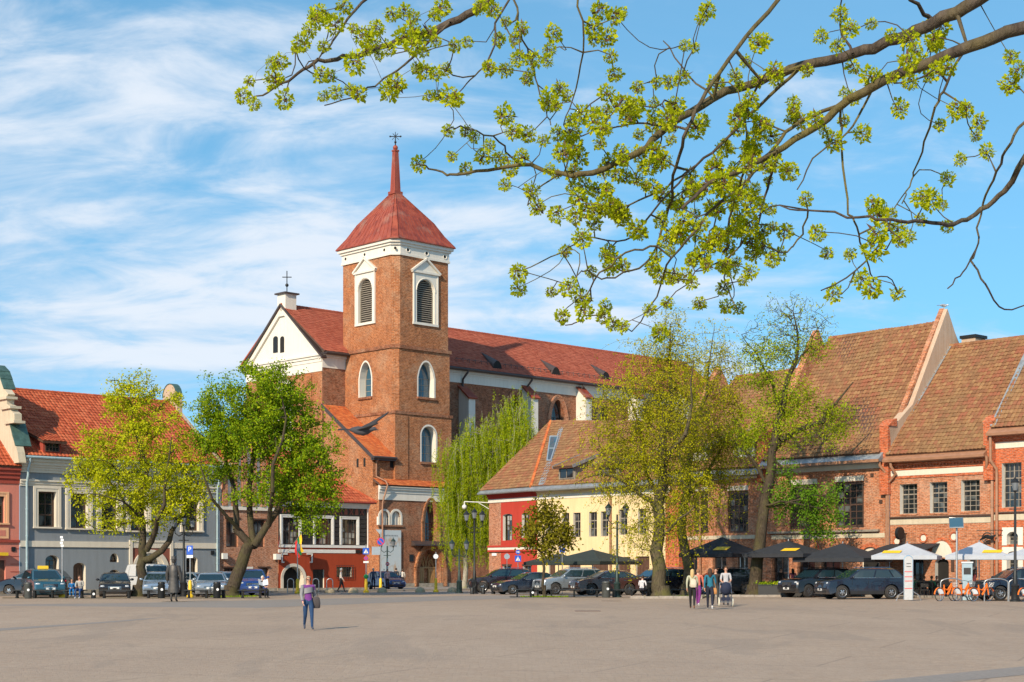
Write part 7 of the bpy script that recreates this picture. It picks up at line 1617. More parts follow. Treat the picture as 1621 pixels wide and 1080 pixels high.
# bronze statue seen from behind
def statue():
    g = gp(275, 77); T = thing('bronze_statue', tuple(g), R(176), 'grey bronze statue of a man in a long coat and hat', 'statue'); OV = dict(elL=(.15,0,.64), wrL=(.155,-.03,.48), haL=(.15,-.04,.43), elR=(-.15,0,.64), wrR=(-.155,-.03,.48), haR=(-.15,-.04,.43)); human(T, 2.2, 'stand', (.1,)*3, (.1,)*3, (.1,)*3, (.1,)*3, hat=True, coat=(.1,)*3, mono=M['bronze'], ov=OV)
    MB().box(-.55, .5, -.45, .45, -.05, .012).build('base_plate', M['bronze'], T)
statue()
# pram
def pram():
    g = gp(1149, 67.2); T = thing('pram', tuple(g), R(-6), 'navy pram with white wheels pushed by the man in grey', 'pram'); fb = cloth((.012,.018,.045)); k = MB()
    for y, z, rx in ((-.32,.62,.17), (.42,.62,.19)): pass
    k.ball((0,.05,.66), .3, 14, .72, 1.35, .55); k.build('carrycot', fb, T, 60)
    k = MB(); k.ball((0,-.12,.78), .3, 14, .80, .9, 1.0); k.build('hood', fb, T, 60)
    k = MB()
    for s_ in (-1, 1): k.tube([(s_*.25,-.42,.2), (s_*.25,.1,.55), (s_*.24,.72,1.02)], .016, 6); k.tube([(s_*.25,.45,.22), (s_*.25,-.1,.6)], .016, 6)
    k.tube([(-.24,.72,1.02), (.24,.72,1.02)], .02, 6); k.tube([(-.27,-.42,.2), (.27,-.42,.2)], .014, 6); k.tube([(-.27,.45,.22), (.27,.45,.22)], .014, 6); k.build('frame', M['steel'], T)
    MB().box(-.2, .2, -.3, .35, .26, .4).build('basket', fb, T)
    for s_ in (-1, 1):
        for y, r in ((-.42,.18), (.45,.2)):
            w_ = MB(); w_.tube([(s_*.29, y+r*.9*math.cos(t), r+.0+r*.9*math.sin(t)) for t in [2*math.pi*i/18 for i in range(19)]], .022, 6); o = w_.build('wheel', cloth((.55,.52,.42)), T, 60)
            sp = MB()
            for q in range(4): a = math.pi*q/4; sp.tube([(s_*.29,y-r*.9*math.cos(a),r-r*.9*math.sin(a)), (s_*.29,y+r*.9*math.cos(a),r+r*.9*math.sin(a))], .006, 4)
            sp.build('spokes', M['steel'], o)
pram()

bpy.data.scenes.remove(RIG)
# ---------------- street furniture ----------------
def zat(y, d): return CH+(HY-y)/F*d
def lamp_post(label, px, d, ytop, kind='three', mat=None, heads=None):
    mat = mat or M['iron']; g = gp(px, d); H = zat(ytop, d)-g.z; T = thing('street_lamp', tuple(g), 0, label, 'street lamp', 'cast iron street lamps')
    k = MB(); k.lathe([(.26,0), (.26,.08), (.2,.12), (.19,.75), (.22,.8), (.13,.9), (.1,1.5), (.075,1.55), (.06,H*.75), (.05,H-.75)], 12); k.build('post', mat, T, 35)
    def head(x, y, z, up=True):
        hd = MB(); hd.lathe([(.03,z-.1), (.09,z), (.1,z+.03)], 8, (x,y,0)); hd.lathe([(.20,z+.42), (.22,z+.45), (.10,z+.6), (.03,z+.68), (.015,z+.8)], 8, (x,y,0)); h_ = hd.build('lantern', mat, T, 35)
        gl = MB(); gl.lathe([(.1,z+.035), (.19,z+.415)], 8, (x,y,0)); gl.build('lamp_glass', M['lamp_glass'], h_)
    arms = MB(); z = H-.8
    n = {'three': [(-.52,0), (.52,0), (0,0)], 'two': [(-.5,0), (.5,0)], 'one': [(0,0)]}[kind]
    for x, y in n:
        if x: arms.tube([(0,0,z-.35), (x*.55,0,z-.5), (x,0,z-.32), (x,0,z-.1)], .03, 6); head(x, y, z)
        else: arms.tube([(0,0,z-.1), (0,0,z+.12)], .04, 6); head(0, 0, z+.15)
    arms.tube([(-.3,0,z-.75), (.3,0,z-.75)], .025, 6); arms.build('arms', mat, T)
    return T
lamp_post('black three headed lamp in front of the weeping birch', 751, 103, 806, 'three')
lamp_post('slim green lamp just left of the black three headed lamp', 727, 106, 852, 'two', M['iron_green'])
lamp_post('grey green two headed lamp beside the thick linden', 977, 89.5, 794, 'two', M['iron_green'])
lamp_post('black lamp at the right edge in front of the tall window', 1607, 77.5, 757, 'one')
lamp_post('black lamp behind the statue under the forked tree', 291, 91.5, 814, 'three')
lamp_post('small lamp with dark lantern in front of the pale banner', 613, 129, 850, 'two', M['iron_green'])
def disc(mb, r, z, y): mb.lathe([(r,-.012), (r,.012)], 20, (0,y,z), 'y')
def sign_post(label, px, d, ytop, plates, base='yellow', rz=0, name='traffic_sign'):
    g = gp(px, d); H = zat(ytop, d)-g.z; T = thing(name, tuple(g), R(rz), label, 'traffic sign'); k = MB(); k.tube([(0,0,0), (0,0,H)], .035, 7); k.build('pole', M['steel'], T)
    if base:
        k = MB(); k.lathe([(.2,0), (.2,.12), (.11,.2), (.10,.9), (.05,1.0)], 12); k.build('base', M['yellow_paint'], T, 40)
        if base == 'ball': k = MB(); k.ball((0,0,1.12), .17); k.build('ball', M['green_paint'], T, 60)
    pc0 = set(T.children)
    for kind, y in plates:
        z = zat(y, d)-g.z; pc0 = set(T.children)
        if kind == 'park':
            p = MB().box(-.3, .3, -.07, -.045, z-.42, z+.42).build('plate', M['blue_sign'], T); lettering(p, 'P', .62, M['white_sign'], (0,-.072,z-.12), (R(90),0,0)); MB().box(-.3, .3, -.07, -.045, z-.72, z-.47).build('subplate', M['white_sign'], T)
        elif kind == 'ped':
            p = MB().box(-.36, .36, -.07, -.045, z-.36, z+.36).build('plate', M['blue_sign'], T); MB().prism([(-.26,z-.24), (.26,z-.24), (0,z+.25)], -.078, -.068).build('triangle', M['white_sign'], p)
            w_ = MB(); w_.tube([(.0,-.082,z+.06), (.01,-.082,z-.06)], .03, 5); w_.tube([(.01,-.082,z-.06), (-.06,-.082,z-.2)], .02, 5); w_.tube([(.01,-.082,z-.06), (.08,-.082,z-.2)], .02, 5); w_.ball((0,-.082,z+.12), .03); w_.build('walking_figure', M['black_plastic'], p)
        elif kind == 'nopark' or kind == 'small_nopark':
            r = .34 if kind == 'nopark' else .26; k = MB(); disc(k, r, z, -.06); p = k.build('plate', M['red_sign'], T, 40); k = MB(); disc(k, r*.82, z, -.068); k.build('face', M['blue_sign'], p, 40); c = r*.58; MB().slab([(-c-.03,-.085,z+c-.03), (-c+.03,-.085,z+c+.03), (c+.03,-.085,z-c+.03), (c-.03,-.085,z-c-.03)], .006).build('stripe', M['red_sign'], p)
            if kind == 'small_nopark': MB().slab([(-c-.03,-.085,z-c+.03), (-c+.03,-.085,z-c-.03), (c+.03,-.085,z+c-.03), (c-.03,-.085,z+c+.03)], .006).build('stripe', M['red_sign'], p); MB().box(-.3, .3, -.07, -.045, z-.52, z-.32).build('subplate', M['white_sign'], T)
        elif kind == 'noentry': k = MB(); disc(k, .26, z, -.06); p = k.build('plate', M['red_sign'], T, 40); MB().box(-.19, .19, -.082, -.07, z-.05, z+.05).build('bar', M['white_sign'], p)
        elif kind == 'arrow': k = MB(); disc(k, .27, z, -.06); p = k.build('plate', M['blue_sign'], T, 40); k = MB(); k.prism([(-.2,z-.04), (.06,z-.04), (.06,z-.12), (.2,z), (.06,z+.12), (.06,z+.04), (-.2,z+.04)], -.08, -.07); k.build('arrow', M['white_sign'], p)
        elif kind == 'back': k = MB(); disc(k, .33, z, -.06); k.build('plate', M['sign_back'], T, 40)
        elif kind == 'edge': MB().box(-.05, .28, -.2, .2, z-.4, z+.4).build('plate', M['sign_back'], T)
        elif kind == 'panel': MB().box(-.75, .05, .0, .03, z-.35, z+.35).build('plate', M['sign_back'], T)
        elif kind == 'finger':
            for q in range(4): MB().box(-.16 if q % 2 else -.1, .1 if q % 2 else .18, -.06, -.03, z-.45+q*.26, z-.25+q*.26).build('plate', M['white_sign'], T)
        elif kind == 'white': k = MB(); disc(k, .3, z, -.06); p = k.build('plate', M['sign_back'], T, 40); k = MB(); disc(k, .26, z, -.068); k.build('face', M['white_sign'], p, 40)
        elif kind == 'info': p = MB().box(-.3, .3, -.07, -.045, z-.4, z+.5).build('plate', M['blue_sign'], T); MB().box(-.16, .16, -.08, -.07, z+.06, z+.36).build('symbol', M['white_sign'], p)
        elif kind == 'tri': MB().prism([(-.42,z+.2), (.12,z+.2), (.0,z-.28)][::-1], -.03, -.01).build('plate', M['sign_back'], T)
        kk = .85 if kind in ('nopark', 'tri', 'panel') else .62
        for q in set(T.children)-pc0: q.scale = (kk, 1, kk); q.location.z = z*(1-kk)
    return T
sign_post('finger post with small white plates and yellow base by the bench sitters', 98.5, 89, 849, [('finger', 858)], rz=-10)
sign_post('blue parking sign with P on a yellow based pole', 301, 89, 863, [('park', 871)], rz=-8)
sign_post('pole with edge on blue sign by the red arch door', 471, 103, 858, [('edge', 867)])
sign_post('pedestrian crossing sign with a green ball on its yellow post', 579.5, 108, 862, [('ped', 872.5), ('small_nopark', 884)], 'ball')
sign_post('blue no parking sign with a red stripe before the church corner', 602.5, 112, 838, [('nopark', 857.5), ('tri', 842), ('panel', 872)])
sign_post('red no entry sign on a thin pole by the pale banner', 613.5, 127, 884, [('noentry', 893)], None)
sign_post('round white sign on a yellow based pole by the church portal', 690, 110, 874, [('white', 881)])
sign_post('round sign seen from behind at the scarlet house end', 802.5, 112, 876, [('back', 881)], None)
sign_post('pedestrian crossing sign under a blue arrow by the scarlet house', 820, 111, 870, [('ped', 884.5), ('arrow', 874)], None)
sign_post('tall blue information sign in front of the yellow house', 890, 104, 860, [('info', 869)], None)
def ring_stand(px, label, i):
    g = gp(px, 101); T = thing('ring_bike_stand', tuple(g), R(18*i-20), label, 'bike stand', 'ring bicycle stands'); k = MB(); k.tube([(.27*math.cos(t),0,.68+.27*math.sin(t)) for t in [2*math.pi*q/20 for q in range(21)]], .055, 6); k.build('ring', M['iron'], T, 60); MB().lathe([(.13,0), (.13,.36), (.1,.42)], 10).build('post', M['iron'], T, 40)
for i, (px, w_) in enumerate(((747.5,'leftmost'), (765,'second from left'), (781,'third from left'), (797,'rightmost'))): ring_stand(px, w_+' of the four black ring bicycle stands', i)
def hoop(px, d, label, w_=.75, h=1.0):
    g = gp(px, d); T = tag(MB().tube([(-w_/2,0,-.05), (-w_/2,0,h-.2)]+[(-w_/2*math.cos(t), 0, h-.2+.2*math.sin(t)) for t in [math.pi*q/8 for q in range(1, 8)]]+[(w_/2,0,h-.2), (w_/2,0,-.05)], .035, 7).build('bike_hoop', M['steel'], None, 60), label, 'bike stand', 'steel bicycle hoops'); T.location = g; return T
for px, lb in ((460,'left hoop stand before the red wall arch'), (500,'middle hoop stand before the dark door of the red wall'), (522,'right hoop stand before the red wall')): hoop(px, 107, lb, .42, .98)
hoop(1577, 78.5, 'wide steel bicycle hoop in front of the dark blue SUV', 1.2, 1.15); hoop(1613, 78, 'steel bicycle hoop at the right edge by the lamp', 1.0, 1.15); hoop(1506, 80, 'steel hoop behind the left orange bicycle', 1.1, 1.15)
for px, d, lb in ((522,106,'stone half ball behind the right hoop stand'),(559.5,107,'stone half ball right of the walking man in white shirt'),(605,108,'stone half ball before the no parking sign'),(665,109,'stone half ball before the church portal'),(716,109,'stone half ball left of the slim green lamp')):
    k = MB(); k.lathe([(.36,-.05), (.36,.05), (.33,.2), (.22,.33), (.02,.38)], 14); o = tag(k.build('stone_bollard', M['stone_ball'], None, 50), lb, 'bollard', 'stone half balls'); o.location = gp(px, d)
def bench(x0, x1, d, label):
    g = gp((x0+x1)/2, d); L = (x1-x0)/F*d; T = thing('bench', tuple(g), 0, label, 'bench', 'low black benches'); 
    for j in range(3): MB().box(-L/2, L/2, -.2+.14*j, -.08+.14*j, .42, .47).build('seat_slat', M['iron'], T)
    n = max(2, round(L/1.5)+1)
    for i in range(n): x = -L/2+.25+(L-.5)*i/(n-1); q = MB(); q.prismx([(-.22,0), (.24,0), (.12,.1), (.16,.42), (-.14,.42), (-.1,.1)], x-.05, x+.05); q.build('leg', M['iron'], T)
for x0, x1, d, lb in ((20,90,87,'long black bench in front of the teal taxi'),(98,137,86.8,'black bench with two people sitting on it'),(158,211,87,'black bench in front of the black saloon'),(228,264,87,'black bench left of the statue, before the pale blue car'),(292,334,87,'black bench in front of the silver saloon'),(346,362,87,'short black bench just left of the large green tree'),(377,419,87,'black bench with the old man sitting on it'),(812,858,90,'black bench left of the slim young tree'),(866,952,90,'long black bench before the silver SUV'),(964,1036,89,'black bench with the man in the white shirt'),(1056,1092,90.5,'black bench between the linden trunks')): bench(x0, x1, d, lb)
def bin_(px, d, h, r, label, mat=None):
    g = gp(px, d); T = thing('litter_bin', tuple(g), 0, label, 'litter bin', 'litter bins'); k = MB(); k.lathe([(r*.92,0), (r,.05), (r,h*.78), (r*1.04,h*.8), (r*1.04,h*.84)], 16); k.build('drum', mat or M['iron'], T, 35); k = MB(); k.lathe([(r*.9,h*.845), (r*1.02,h*.93), (r*.9,h), (r*.3,h+.03)], 16); k.build('lid', mat or M['iron'], T, 40)
    k = MB(); k.lathe([(.07,-.01), (.07,.01)], 12, (r*.35,-r*.96,h*.55), 'y'); k.build('badge', M['white_sign'], T)
M['bin_grey'] = plain('grey green bin steel', (.075,.08,.075), .5, .25, 6, .3)
for px, d, h, r, lb in ((44.5,85.5,.88,.2,'grey bin at far left in front of the taxi'),(148,86,.46,.13,'small black bin post right of the bench sitters'),(255.5,86.5,.9,.2,'bin in front of the pale blue saloon'),(343.5,86.5,.9,.21,'bin left of the large green tree'),(959.5,88.5,.92,.24,'grey bin in front of the copper brown crossover'),(1031,89.6,.92,.26,'dark bin beside the man in the white shirt'),(842,89.6,.5,.13,'small black bin post under the bench left of the young tree')): bin_(px, d, h, r, lb, M['bin_grey'] if px in (44.5, 959.5) else None)
# parasols
def parasol(label, px, d, ya, ye, w_, mat, rz=0, group='parasols', badge=None, name='parasol'):
    g = gp(px, d); za, ze = zat(ya, d)-g.z, zat(ye, d)-g.z; T = thing(name, tuple(g), R(rz), label, 'parasol', group); k = MB(); k.tube([(0,0,0), (0,0,za+.1)], .035, 8); k.build('pole', M['steel'], T); MB().box(-.4, .4, -.4, .4, 0, .08).build('base', M['iron'], T)
    h = w_/2; c = MB(); n = 8; N = 6; P_ = [(h*x, h*y) for x, y in ((-1,-1),(0,-1.02),(1,-1),(1.02,0),(1,1),(0,1.02),(-1,1),(-1.02,0))]
    for j in range(N+1):
        f_ = j/N
        for i, (x, y) in enumerate(P_): sag = -.06*math.sin(math.pi*f_)*(1 if i % 2 else .3); c.v.append((x*f_, y*f_, za+(ze-za)*f_+sag))
    for j in range(N):
        for i in range(n): c.f.append((j*n+i, (j+1)*n+i, (j+1)*n+(i+1) % n, j*n+(i+1) % n)); c.m.append(0)
    cn = c.build('canopy', mat, T, 20); v = MB()
    for i in range(n):
        a, b_ = P_[i], P_[(i+1) % n]; v.add([(a[0],a[1],ze), (b_[0],b_[1],ze), (b_[0]*.995,b_[1]*.995,ze-.22), (a[0]*.995,a[1]*.995,ze-.22)], [(0,1,2,3)])
    v.build('valance', mat, cn)
    r = MB()
    for x, y in P_: r.tube([(0,0,za-.1), (x*.98,y*.98,ze-.03)], .012, 4)
    r.build('ribs', M['steel'], T)
    if badge:
        s = MB(); f0, f1 = .62, .80; zz = lambda f_: za+(ze-za)*f_+.0; x0 = -.42*h*badge
        s.slab([(x0-.5,-h*f1-.03,zz(f1)+.015), (x0+.5,-h*f1-.03,zz(f1)+.015), (x0+.6,-h*f0-.03,zz(f0)+.02), (x0-.4,-h*f0-.03,zz(f0)+.02)], .01); s.build('badge', M['yellow_paint'], cn)
    return T
BK, WH = M['fabric_black'], M['fabric_white']
parasol('black parasol behind the walkers with the pram', 1143, 97, 850, 877, 3.9, BK, -40, badge=-1)
parasol('black parasol beside the leaning maple trunk', 1248, 92.5, 856, 877, 4.0, BK, -38, badge=-1)
parasol('largest black parasol behind the two dark SUVs', 1334, 91, 860, 884, 4.4, BK, -35)
parasol('white parasol above the totem and cafe guests', 1436, 88.5, 860, 880, 3.6, WH, -20, badge=1)
parasol('white parasol above the orange bicycles', 1550, 86, 858, 880, 3.4, WH, -20, badge=-1)
parasol('white parasol cut by the right edge', 1640, 83, 862, 880, 3.4, WH, -20)
parasol('broad dark green parasol in front of the yellow house', 938, 108, 870, 889, 5.0, plain('dark green parasol cloth', (.02,.032,.03), .8, .25, 3), -40)
parasol('dark green parasol half hidden by the young tree', 884, 112, 876, 890, 3.6, plain('dark green parasol', (.02,.03,.03), .8, .25, 3), -40)
# solar lamp, ticket machine, totem
g = gp(1514.5, 83); T = thing('solar_mast', tuple(g), 0, 'steel mast with a blue solar panel on top', 'mast'); H = zat(832, 83)-g.z; MB().tube([(0,0,0), (0,0,H)], .055, 8).build('mast', M['steel'], T); p = MB().slab([(-.42,-.15,H-.12), (.22,-.5,H-.12), (.36,.1,H+.42), (-.28,.45,H+.42)], .05).build('solar_panel', M['glass_sky'], T); 
k = MB(); k.tube([(-.42,-.15,H-.12), (.22,-.5,H-.12), (.36,.1,H+.42), (-.28,.45,H+.42), (-.42,-.15,H-.12)], .025, 5); k.build('panel_frame', M['steel'], p)
g = gp(1531, 81.5); T = thing('ticket_machine', tuple(g), R(-15), 'pale blue grey ticket machine cabinet behind the bicycles', 'machine'); MB().box(-.26, .26, -.22, .22, 0, 1.95).build('cabinet', plain('blue grey cabinet', (.30,.40,.46), .45, .08, 4), T); MB().box(-.18, .18, -.235, -.215, 1.35, 1.7).build('screen', M['black_plastic'], T); MB().box(-.3, .3, -.26, .26, 1.95, 2.02).build('cap', M['steel_white'], T)
g = gp(1438, 79.5); T = thing('info_totem', tuple(g), R(-8), 'white rounded totem with red lines on a steel tripod foot', 'sign'); H = 2.3
M['totem'] = plain('printed grey white panel', (.44,.45,.46), .5, .12, 9)
k = MB(); k.prism([(-.2,.05), (.2,.05), (.2,H-.2)]+[(.2*math.cos(t), H-.2+.2*math.sin(t)) for t in [math.pi*q/8 for q in range(1, 8)]]+[(-.2,H-.2)], -.03, .03); p = k.build('panel', M['totem'], T)
k = MB(); k.tube([(-.22,0,.05), (-.22,0,H-.2)]+[(-.22*math.cos(t),0,H-.2+.22*math.sin(t)) for t in [math.pi*q/8 for q in range(1, 8)]]+[(.22,0,H-.2), (.22,0,.05)], .022, 6); k.build('rim_tube', M['chrome'], p)
for z in (.62, 1.0, 1.22, 1.48): MB().box(-.19, .19, -.04, -.031, z, z+.035).build('red_line', M['red_sign'], p)
for z in (1.75, 1.9): MB().box(-.1, .12, -.04, -.031, z, z+.03).build('print_line', M['black_plastic'], p)
for s_ in (-1, 1): MB().tube([(s_*.2,0,.5), (s_*.5,-.1,.3), (s_*.62,-.12,0)], .022, 6).build('foot', M['steel'], T)
# bicycles
def bicycle(px, d, psi, label):
    org = cloth((.75,.16,.015)); g = gp(px, d); T = thing('orange_bicycle', tuple(g), R(psi), label, 'bicycle', 'orange hire bicycles'); r = .33
    for x in (-.52, .52):
        w_ = MB(); w_.tube([(x+r*math.cos(t),0,r+r*math.sin(t)) for t in [2*math.pi*q/24 for q in range(25)]], .02, 6); o = w_.build('wheel', M['rubber'], T, 60); k = MB(); k.tube([(x+.31*math.cos(t),0,r+.31*math.sin(t)) for t in [2*math.pi*q/24 for q in range(25)]], .012, 5)
        for q in range(10): a = 2*math.pi*q/10; k.tube([(x,0,r), (x+.31*math.cos(a),.012 if q % 2 else -.012,r+.31*math.sin(a))], .003, 3)
        k.build('rim', M['chrome'], o); f = MB(); A0, A1 = (.1*math.pi, .98*math.pi) if x < 0 else (.15*math.pi, .85*math.pi); pts = [A0+(A1-A0)*q/10 for q in range(11)]
        for a, b_ in zip(pts, pts[1:]): f.slab([(x+.375*math.cos(a),-.04,r+.375*math.sin(a)), (x+.375*math.cos(a),.04,r+.375*math.sin(a)), (x+.375*math.cos(b_),.04,r+.375*math.sin(b_)), (x+.375*math.cos(b_),-.04,r+.375*math.sin(b_))], .01)
        f.build('mudguard', org, T)
    k = MB(); k.tube([(-.1,0,.3), (-.18,0,.85)], .035, 7); k.tube([(-.1,0,.3), (.12,0,.36), (.40,0,.80)], .055, 7); k.tube([(.38,0,.92), (.46,0,.62), (.52,0,.33)], .036, 7); k.tube([(-.1,0,.3), (-.52,0,.33)], .02, 6); k.tube([(-.16,0,.72), (-.52,0,.33)], .016, 6); k.tube([(-.16,0,.62), (.10,0,.56), (.38,0,.86)], .04, 7); k.build('frame', org, T, 50)
    for s_ in (-1, 1): MB().prism([(-.52+.3*math.cos(t), r+.30*math.sin(t)) for t in [math.pi*(.05+.6*q/7) for q in range(8)]]+[(-.5,.36)], s_*.03-.005, s_*.03+.005).build('skirt_guard', M['white_sign'], T)
    k = MB(); k.ball((-.2,0,.9), .1, 10, 1.4, .9, .4); k.build('saddle', M['black_plastic'], T, 60); k = MB(); k.tube([(.22,.28,1.02), (.34,.24,1.04), (.37,0,1.0), (.34,-.24,1.04), (.22,-.28,1.02)], .014, 6); k.tube([(.37,0,1.0), (.38,0,.9)], .018, 6); k.build('handlebar', M['black_plastic'], T)
    k = MB()
    for z, w_ in ((.72,.12), (.84,.145), (.96,.17)): k.tube([(.50,-w_,z), (.50+w_*1.5,-w_,z), (.50+w_*1.5,w_,z), (.50,w_,z), (.50,-w_,z)], .007, 4)
    for q in range(5): y = -.15+.075*q; k.tube([(.50,y*.75,.72), (.50,y,.96)], .005, 3); k.tube([(.68,y*.75,.72), (.755,y,.96)], .005, 3)
    k.build('basket', M['steel'], T); k = MB(); k.tube([(-.05,-.08,.3), (.05,-.09,.18)], .012, 5); k.tube([(-.05,.08,.3), (-.15,.09,.42)], .012, 5); k.lathe([(.09,-.01), (.09,.01)], 14, (-.08,-.05,.3), 'y'); k.build('crank', M['black_plastic'], T)
bicycle(1498, 79, 34, 'leftmost orange bicycle behind the totem'); bicycle(1525, 79.6, 34, 'orange bicycle in front of the ticket machine'); bicycle(1553, 78.4, 28, 'orange bicycle nearest the dark blue SUV'); bicycle(1630, 77.5, 34, 'orange bicycle cut off by the right edge')
# flags
M['flag'] = None
def flag(label, base, tip, cols, L, w_, droop, name='flag'):
    b, t = Vector(base), Vector(tip); T = thing(name, tuple(b), 0, label, 'flag'); t = t-b; MB().tube([(0,0,0), tuple(t)], .022, 6).build('pole', M['wood_grey'], T); dr = t.normalized(); n = len(cols)
    for i, c in enumerate(cols):
        k = MB(); p = t-dr*(w_*i/n); q = t-dr*(w_*(i+1)/n); N = 8
        for j in range(N+1):
            f_ = j/N; wv = Vector((.10*math.sin(f_*7+i*.5), .10*math.cos(f_*6), 0)); k.v += [tuple(p+Vector((droop*f_, 0, -L*f_))+wv*f_), tuple(q+Vector((droop*f_*.6, 0, -L*f_*.95))+wv*f_)]
        k.f = [(2*j, 2*j+1, 2*j+3, 2*j+2) for j in range(N)]; k.m = [0]*N; k.build('stripe', cloth(c), T, 60)
LT = [(.80,.50,.02), (.01,.16,.05), (.55,.02,.02)]
p0 = RB.world(RB.S(444), -.1, RB.Z(444, 880)); flag('red flag with a white stripe hanging at the left edge of the black stone house', p0, p0+Vector((-.05,-.5,1.9)), [(.62,.02,.03), (.70,.66,.64), (.62,.02,.03)], 1.7, .42, -.05)
p0 = RB.world(RB.S(455), -.1, RB.Z(455, 872)); flag('yellow green red flag hanging from a slanted pole above the red arch door', p0, p0+Vector((1.0,-.55,1.2)), LT, 1.25, .8, .12)
p0 = RR.world(RR.S(1303), -.1, RR.Z(1303, 870)); flag('yellow green red flag on the brick front above the black parasols', p0, p0+Vector((-.75,-1.0,.75)), LT, .8, .75, .25)
# planting bed kerbs, soil, grass, pavement edges
def kerb_run(px0, px1, d0, d1, n, label_parent, h=.14, w_=.28):
    a, b_ = gp(px0, d0), gp(px1, d1); me = None
    for i in range(n):
        p, q = a.lerp(b_, i/n), a.lerp(b_, (i+1)/n); L = (q-p).length-.012
        if me is None:
            k = MB(); e = .02; k.box(0, L, 0, w_, -.1, h-e); k.add([(0,0,h-e), (L,0,h-e), (L,w_,h-e), (0,w_,h-e), (e,e,h), (L-e,e,h), (L-e,w_-e,h), (e,w_-e,h)], [(4,5,6,7),(0,1,5,4),(1,2,6,5),(2,3,7,6),(3,0,4,7)]); me = bpy.data.meshes.new('kerb_stone'); me.from_pydata(k.v, [], k.f); me.materials.append(M['kerb'])
        o = link('kerb_stone', me, label_parent); o.location = (p.x, p.y, gz(p.y)+random.uniform(-.012, .012)); o.rotation_euler.z = math.atan2(q.y-p.y, q.x-p.x)+random.uniform(-.012, .012)
def bed(name, px0, px1, d0, d1):
    P_ = [gp(px0, d0), gp(px1, d0), gp(px1+6, d1), gp(px0+6, d1)]; o = slabkerb(name, [(p.x, p.y) for p in P_], M['soil'], .08); kerb_run(px0, px1, d0-.3, d0-.3, max(4, int((px1-px0)/F*d0/.7)), o); return o
bed('planting_bed', 998, 1112, 85.6, 90); bed('planting_bed', 1108, 1238, 90.5, 96)
sheet('tree_strip', [tuple(gp(px, d).xy) for px, d in ((4,86),(425,86),(425,89.5),(4,89.5))], M['soil'], .004); sheet('tree_strip', [tuple(gp(px, d).xy) for px, d in ((808,89.2),(958,89.2),(960,92),(806,92))], M['soil'], .004)
sheet('road', [(-60,90.2), (9,103), (14,103.5), (40,84.5), (60,70), (70,76), (42,99), (20,112), (10,140), (-6,150), (-14,128), (-20,103), (-60,64+29)], M['lane'], .002)
f0 = [G.world(-12, -2.2), G.world(38, -2.2), G.world(38, .5), G.world(-12, .5)]; slabkerb('pavement', [(p.x, p.y) for p in f0], M['pavement'], .12)
f1 = [RR.world(-34, -4.2), RR.world(18, -4.2), RR.world(18, .5), RR.world(-34, .5)]; slabkerb('pavement', [(p.x, p.y) for p in f1], M['pavement'], .12)
def grass(px, d, r, n, seed):
    rs = np.random.RandomState(seed); g = np.array(gp(px, d)); a = rs.uniform(0, 6.28, n); q = r*np.sqrt(rs.uniform(0, 1, n)); C_ = np.stack([q*np.cos(a)*1.6, q*np.sin(a), np.zeros(n)], 1)
    V, Fq = leafquads(C_, .11, rs, -2.5, .25); o = npmesh('grass', V, Fq, M['leaf_green'], None, 'stuff'); o.location = g; tag(o, 'tuft of short green grass at a tree foot', 'grass', 'grass tufts')
for i, (px, d) in enumerate(((862,89.8),(1060,88.5),(1085,90),(372,90.5))): grass(px, d, .9, 420, i)
# planters, flower box and cafe rail beneath the black parasols
RN = RR.world(RR.S(1240), -4.6)
for px, d, w_, lb in ((1216,91,1.1,'black planter box left of the cafe terrace by the maple'),(1240,90.5,1.0,'black planter with yellow flowers on the cafe terrace'),(1198+70,92,1.2,'black planter box under the largest parasol edge')):
    g = gp(px, d); T = thing('planter_box', tuple(g), R(-20), lb, 'planter'); k = MB(); k.box(-w_/2, w_/2, -.22, .22, 0, .7); k.build('box', M['black_plastic'], T)
    for s_ in (-1, 1): MB().box(-w_/2-.015, w_/2+.015, s_*.22-.02, s_*.22+.02, .66, .73).build('rim', M['iron'], T)
    rs = np.random.RandomState(int(px)); C_ = rs.normal(0, 1, (260,3))*np.array([w_*.25,.1,.06])+np.array([0,0,.78]); V, Fq = leafquads(C_, .12, rs); npmesh('plants', V, Fq, M['leaf_yellow'] if px == 1240 else M['leaf_green'], T)
def cafe_table(px, d, lb):
    g = gp(px, d); T = thing('cafe_table', tuple(g), R(px % 40), lb, 'table', 'cafe tables'); k = MB(); k.lathe([(.38,.72), (.38,.75)], 18); k.build('table_top', M['wood_brown'], T); k = MB(); k.lathe([(.24,0), (.22,.03), (.03,.06), (.03,.72)], 12); k.build('pedestal', M['iron'], T, 40)
def cafe_chair(px, d, rz, lb):
    g = gp(px, d); T = thing('cafe_chair', tuple(g), R(rz), lb, 'chair', 'cafe chairs'); MB().box(-.22, .22, -.22, .22, .42, .46).build('seat', M['black_plastic'], T)
    for x in (-.2, .2):
        for y in (-.2, .2): MB().tube([(x,y,0), (x,y,.42)], .016, 5).build('leg', M['iron'], T)
    k = MB(); k.tube([(-.21,.2,.44), (-.21,.27,.82), (0,.30,.88), (.21,.27,.82), (.21,.2,.44)], .02, 5); k.slab([(-.2,.26,.6), (.2,.26,.6), (.2,.29,.84), (-.2,.29,.84)], .02); k.build('backrest', M['black_plastic'], T)
for px, d, rz, lb in ((1449,89.5,200,'cafe chair of the guest in green behind the totem'),(1463,89,170,'cafe chair of the guest in black'),(1474,90,150,'cafe chair of the guest in the green top'),(1481,90.5,20,'cafe chair of the guest facing the square')): cafe_chair(px, d, rz, lb)
cafe_table(1455, 90.4, 'round cafe table behind the totem'); cafe_table(1478, 91.3, 'round cafe table right of the seated guests')
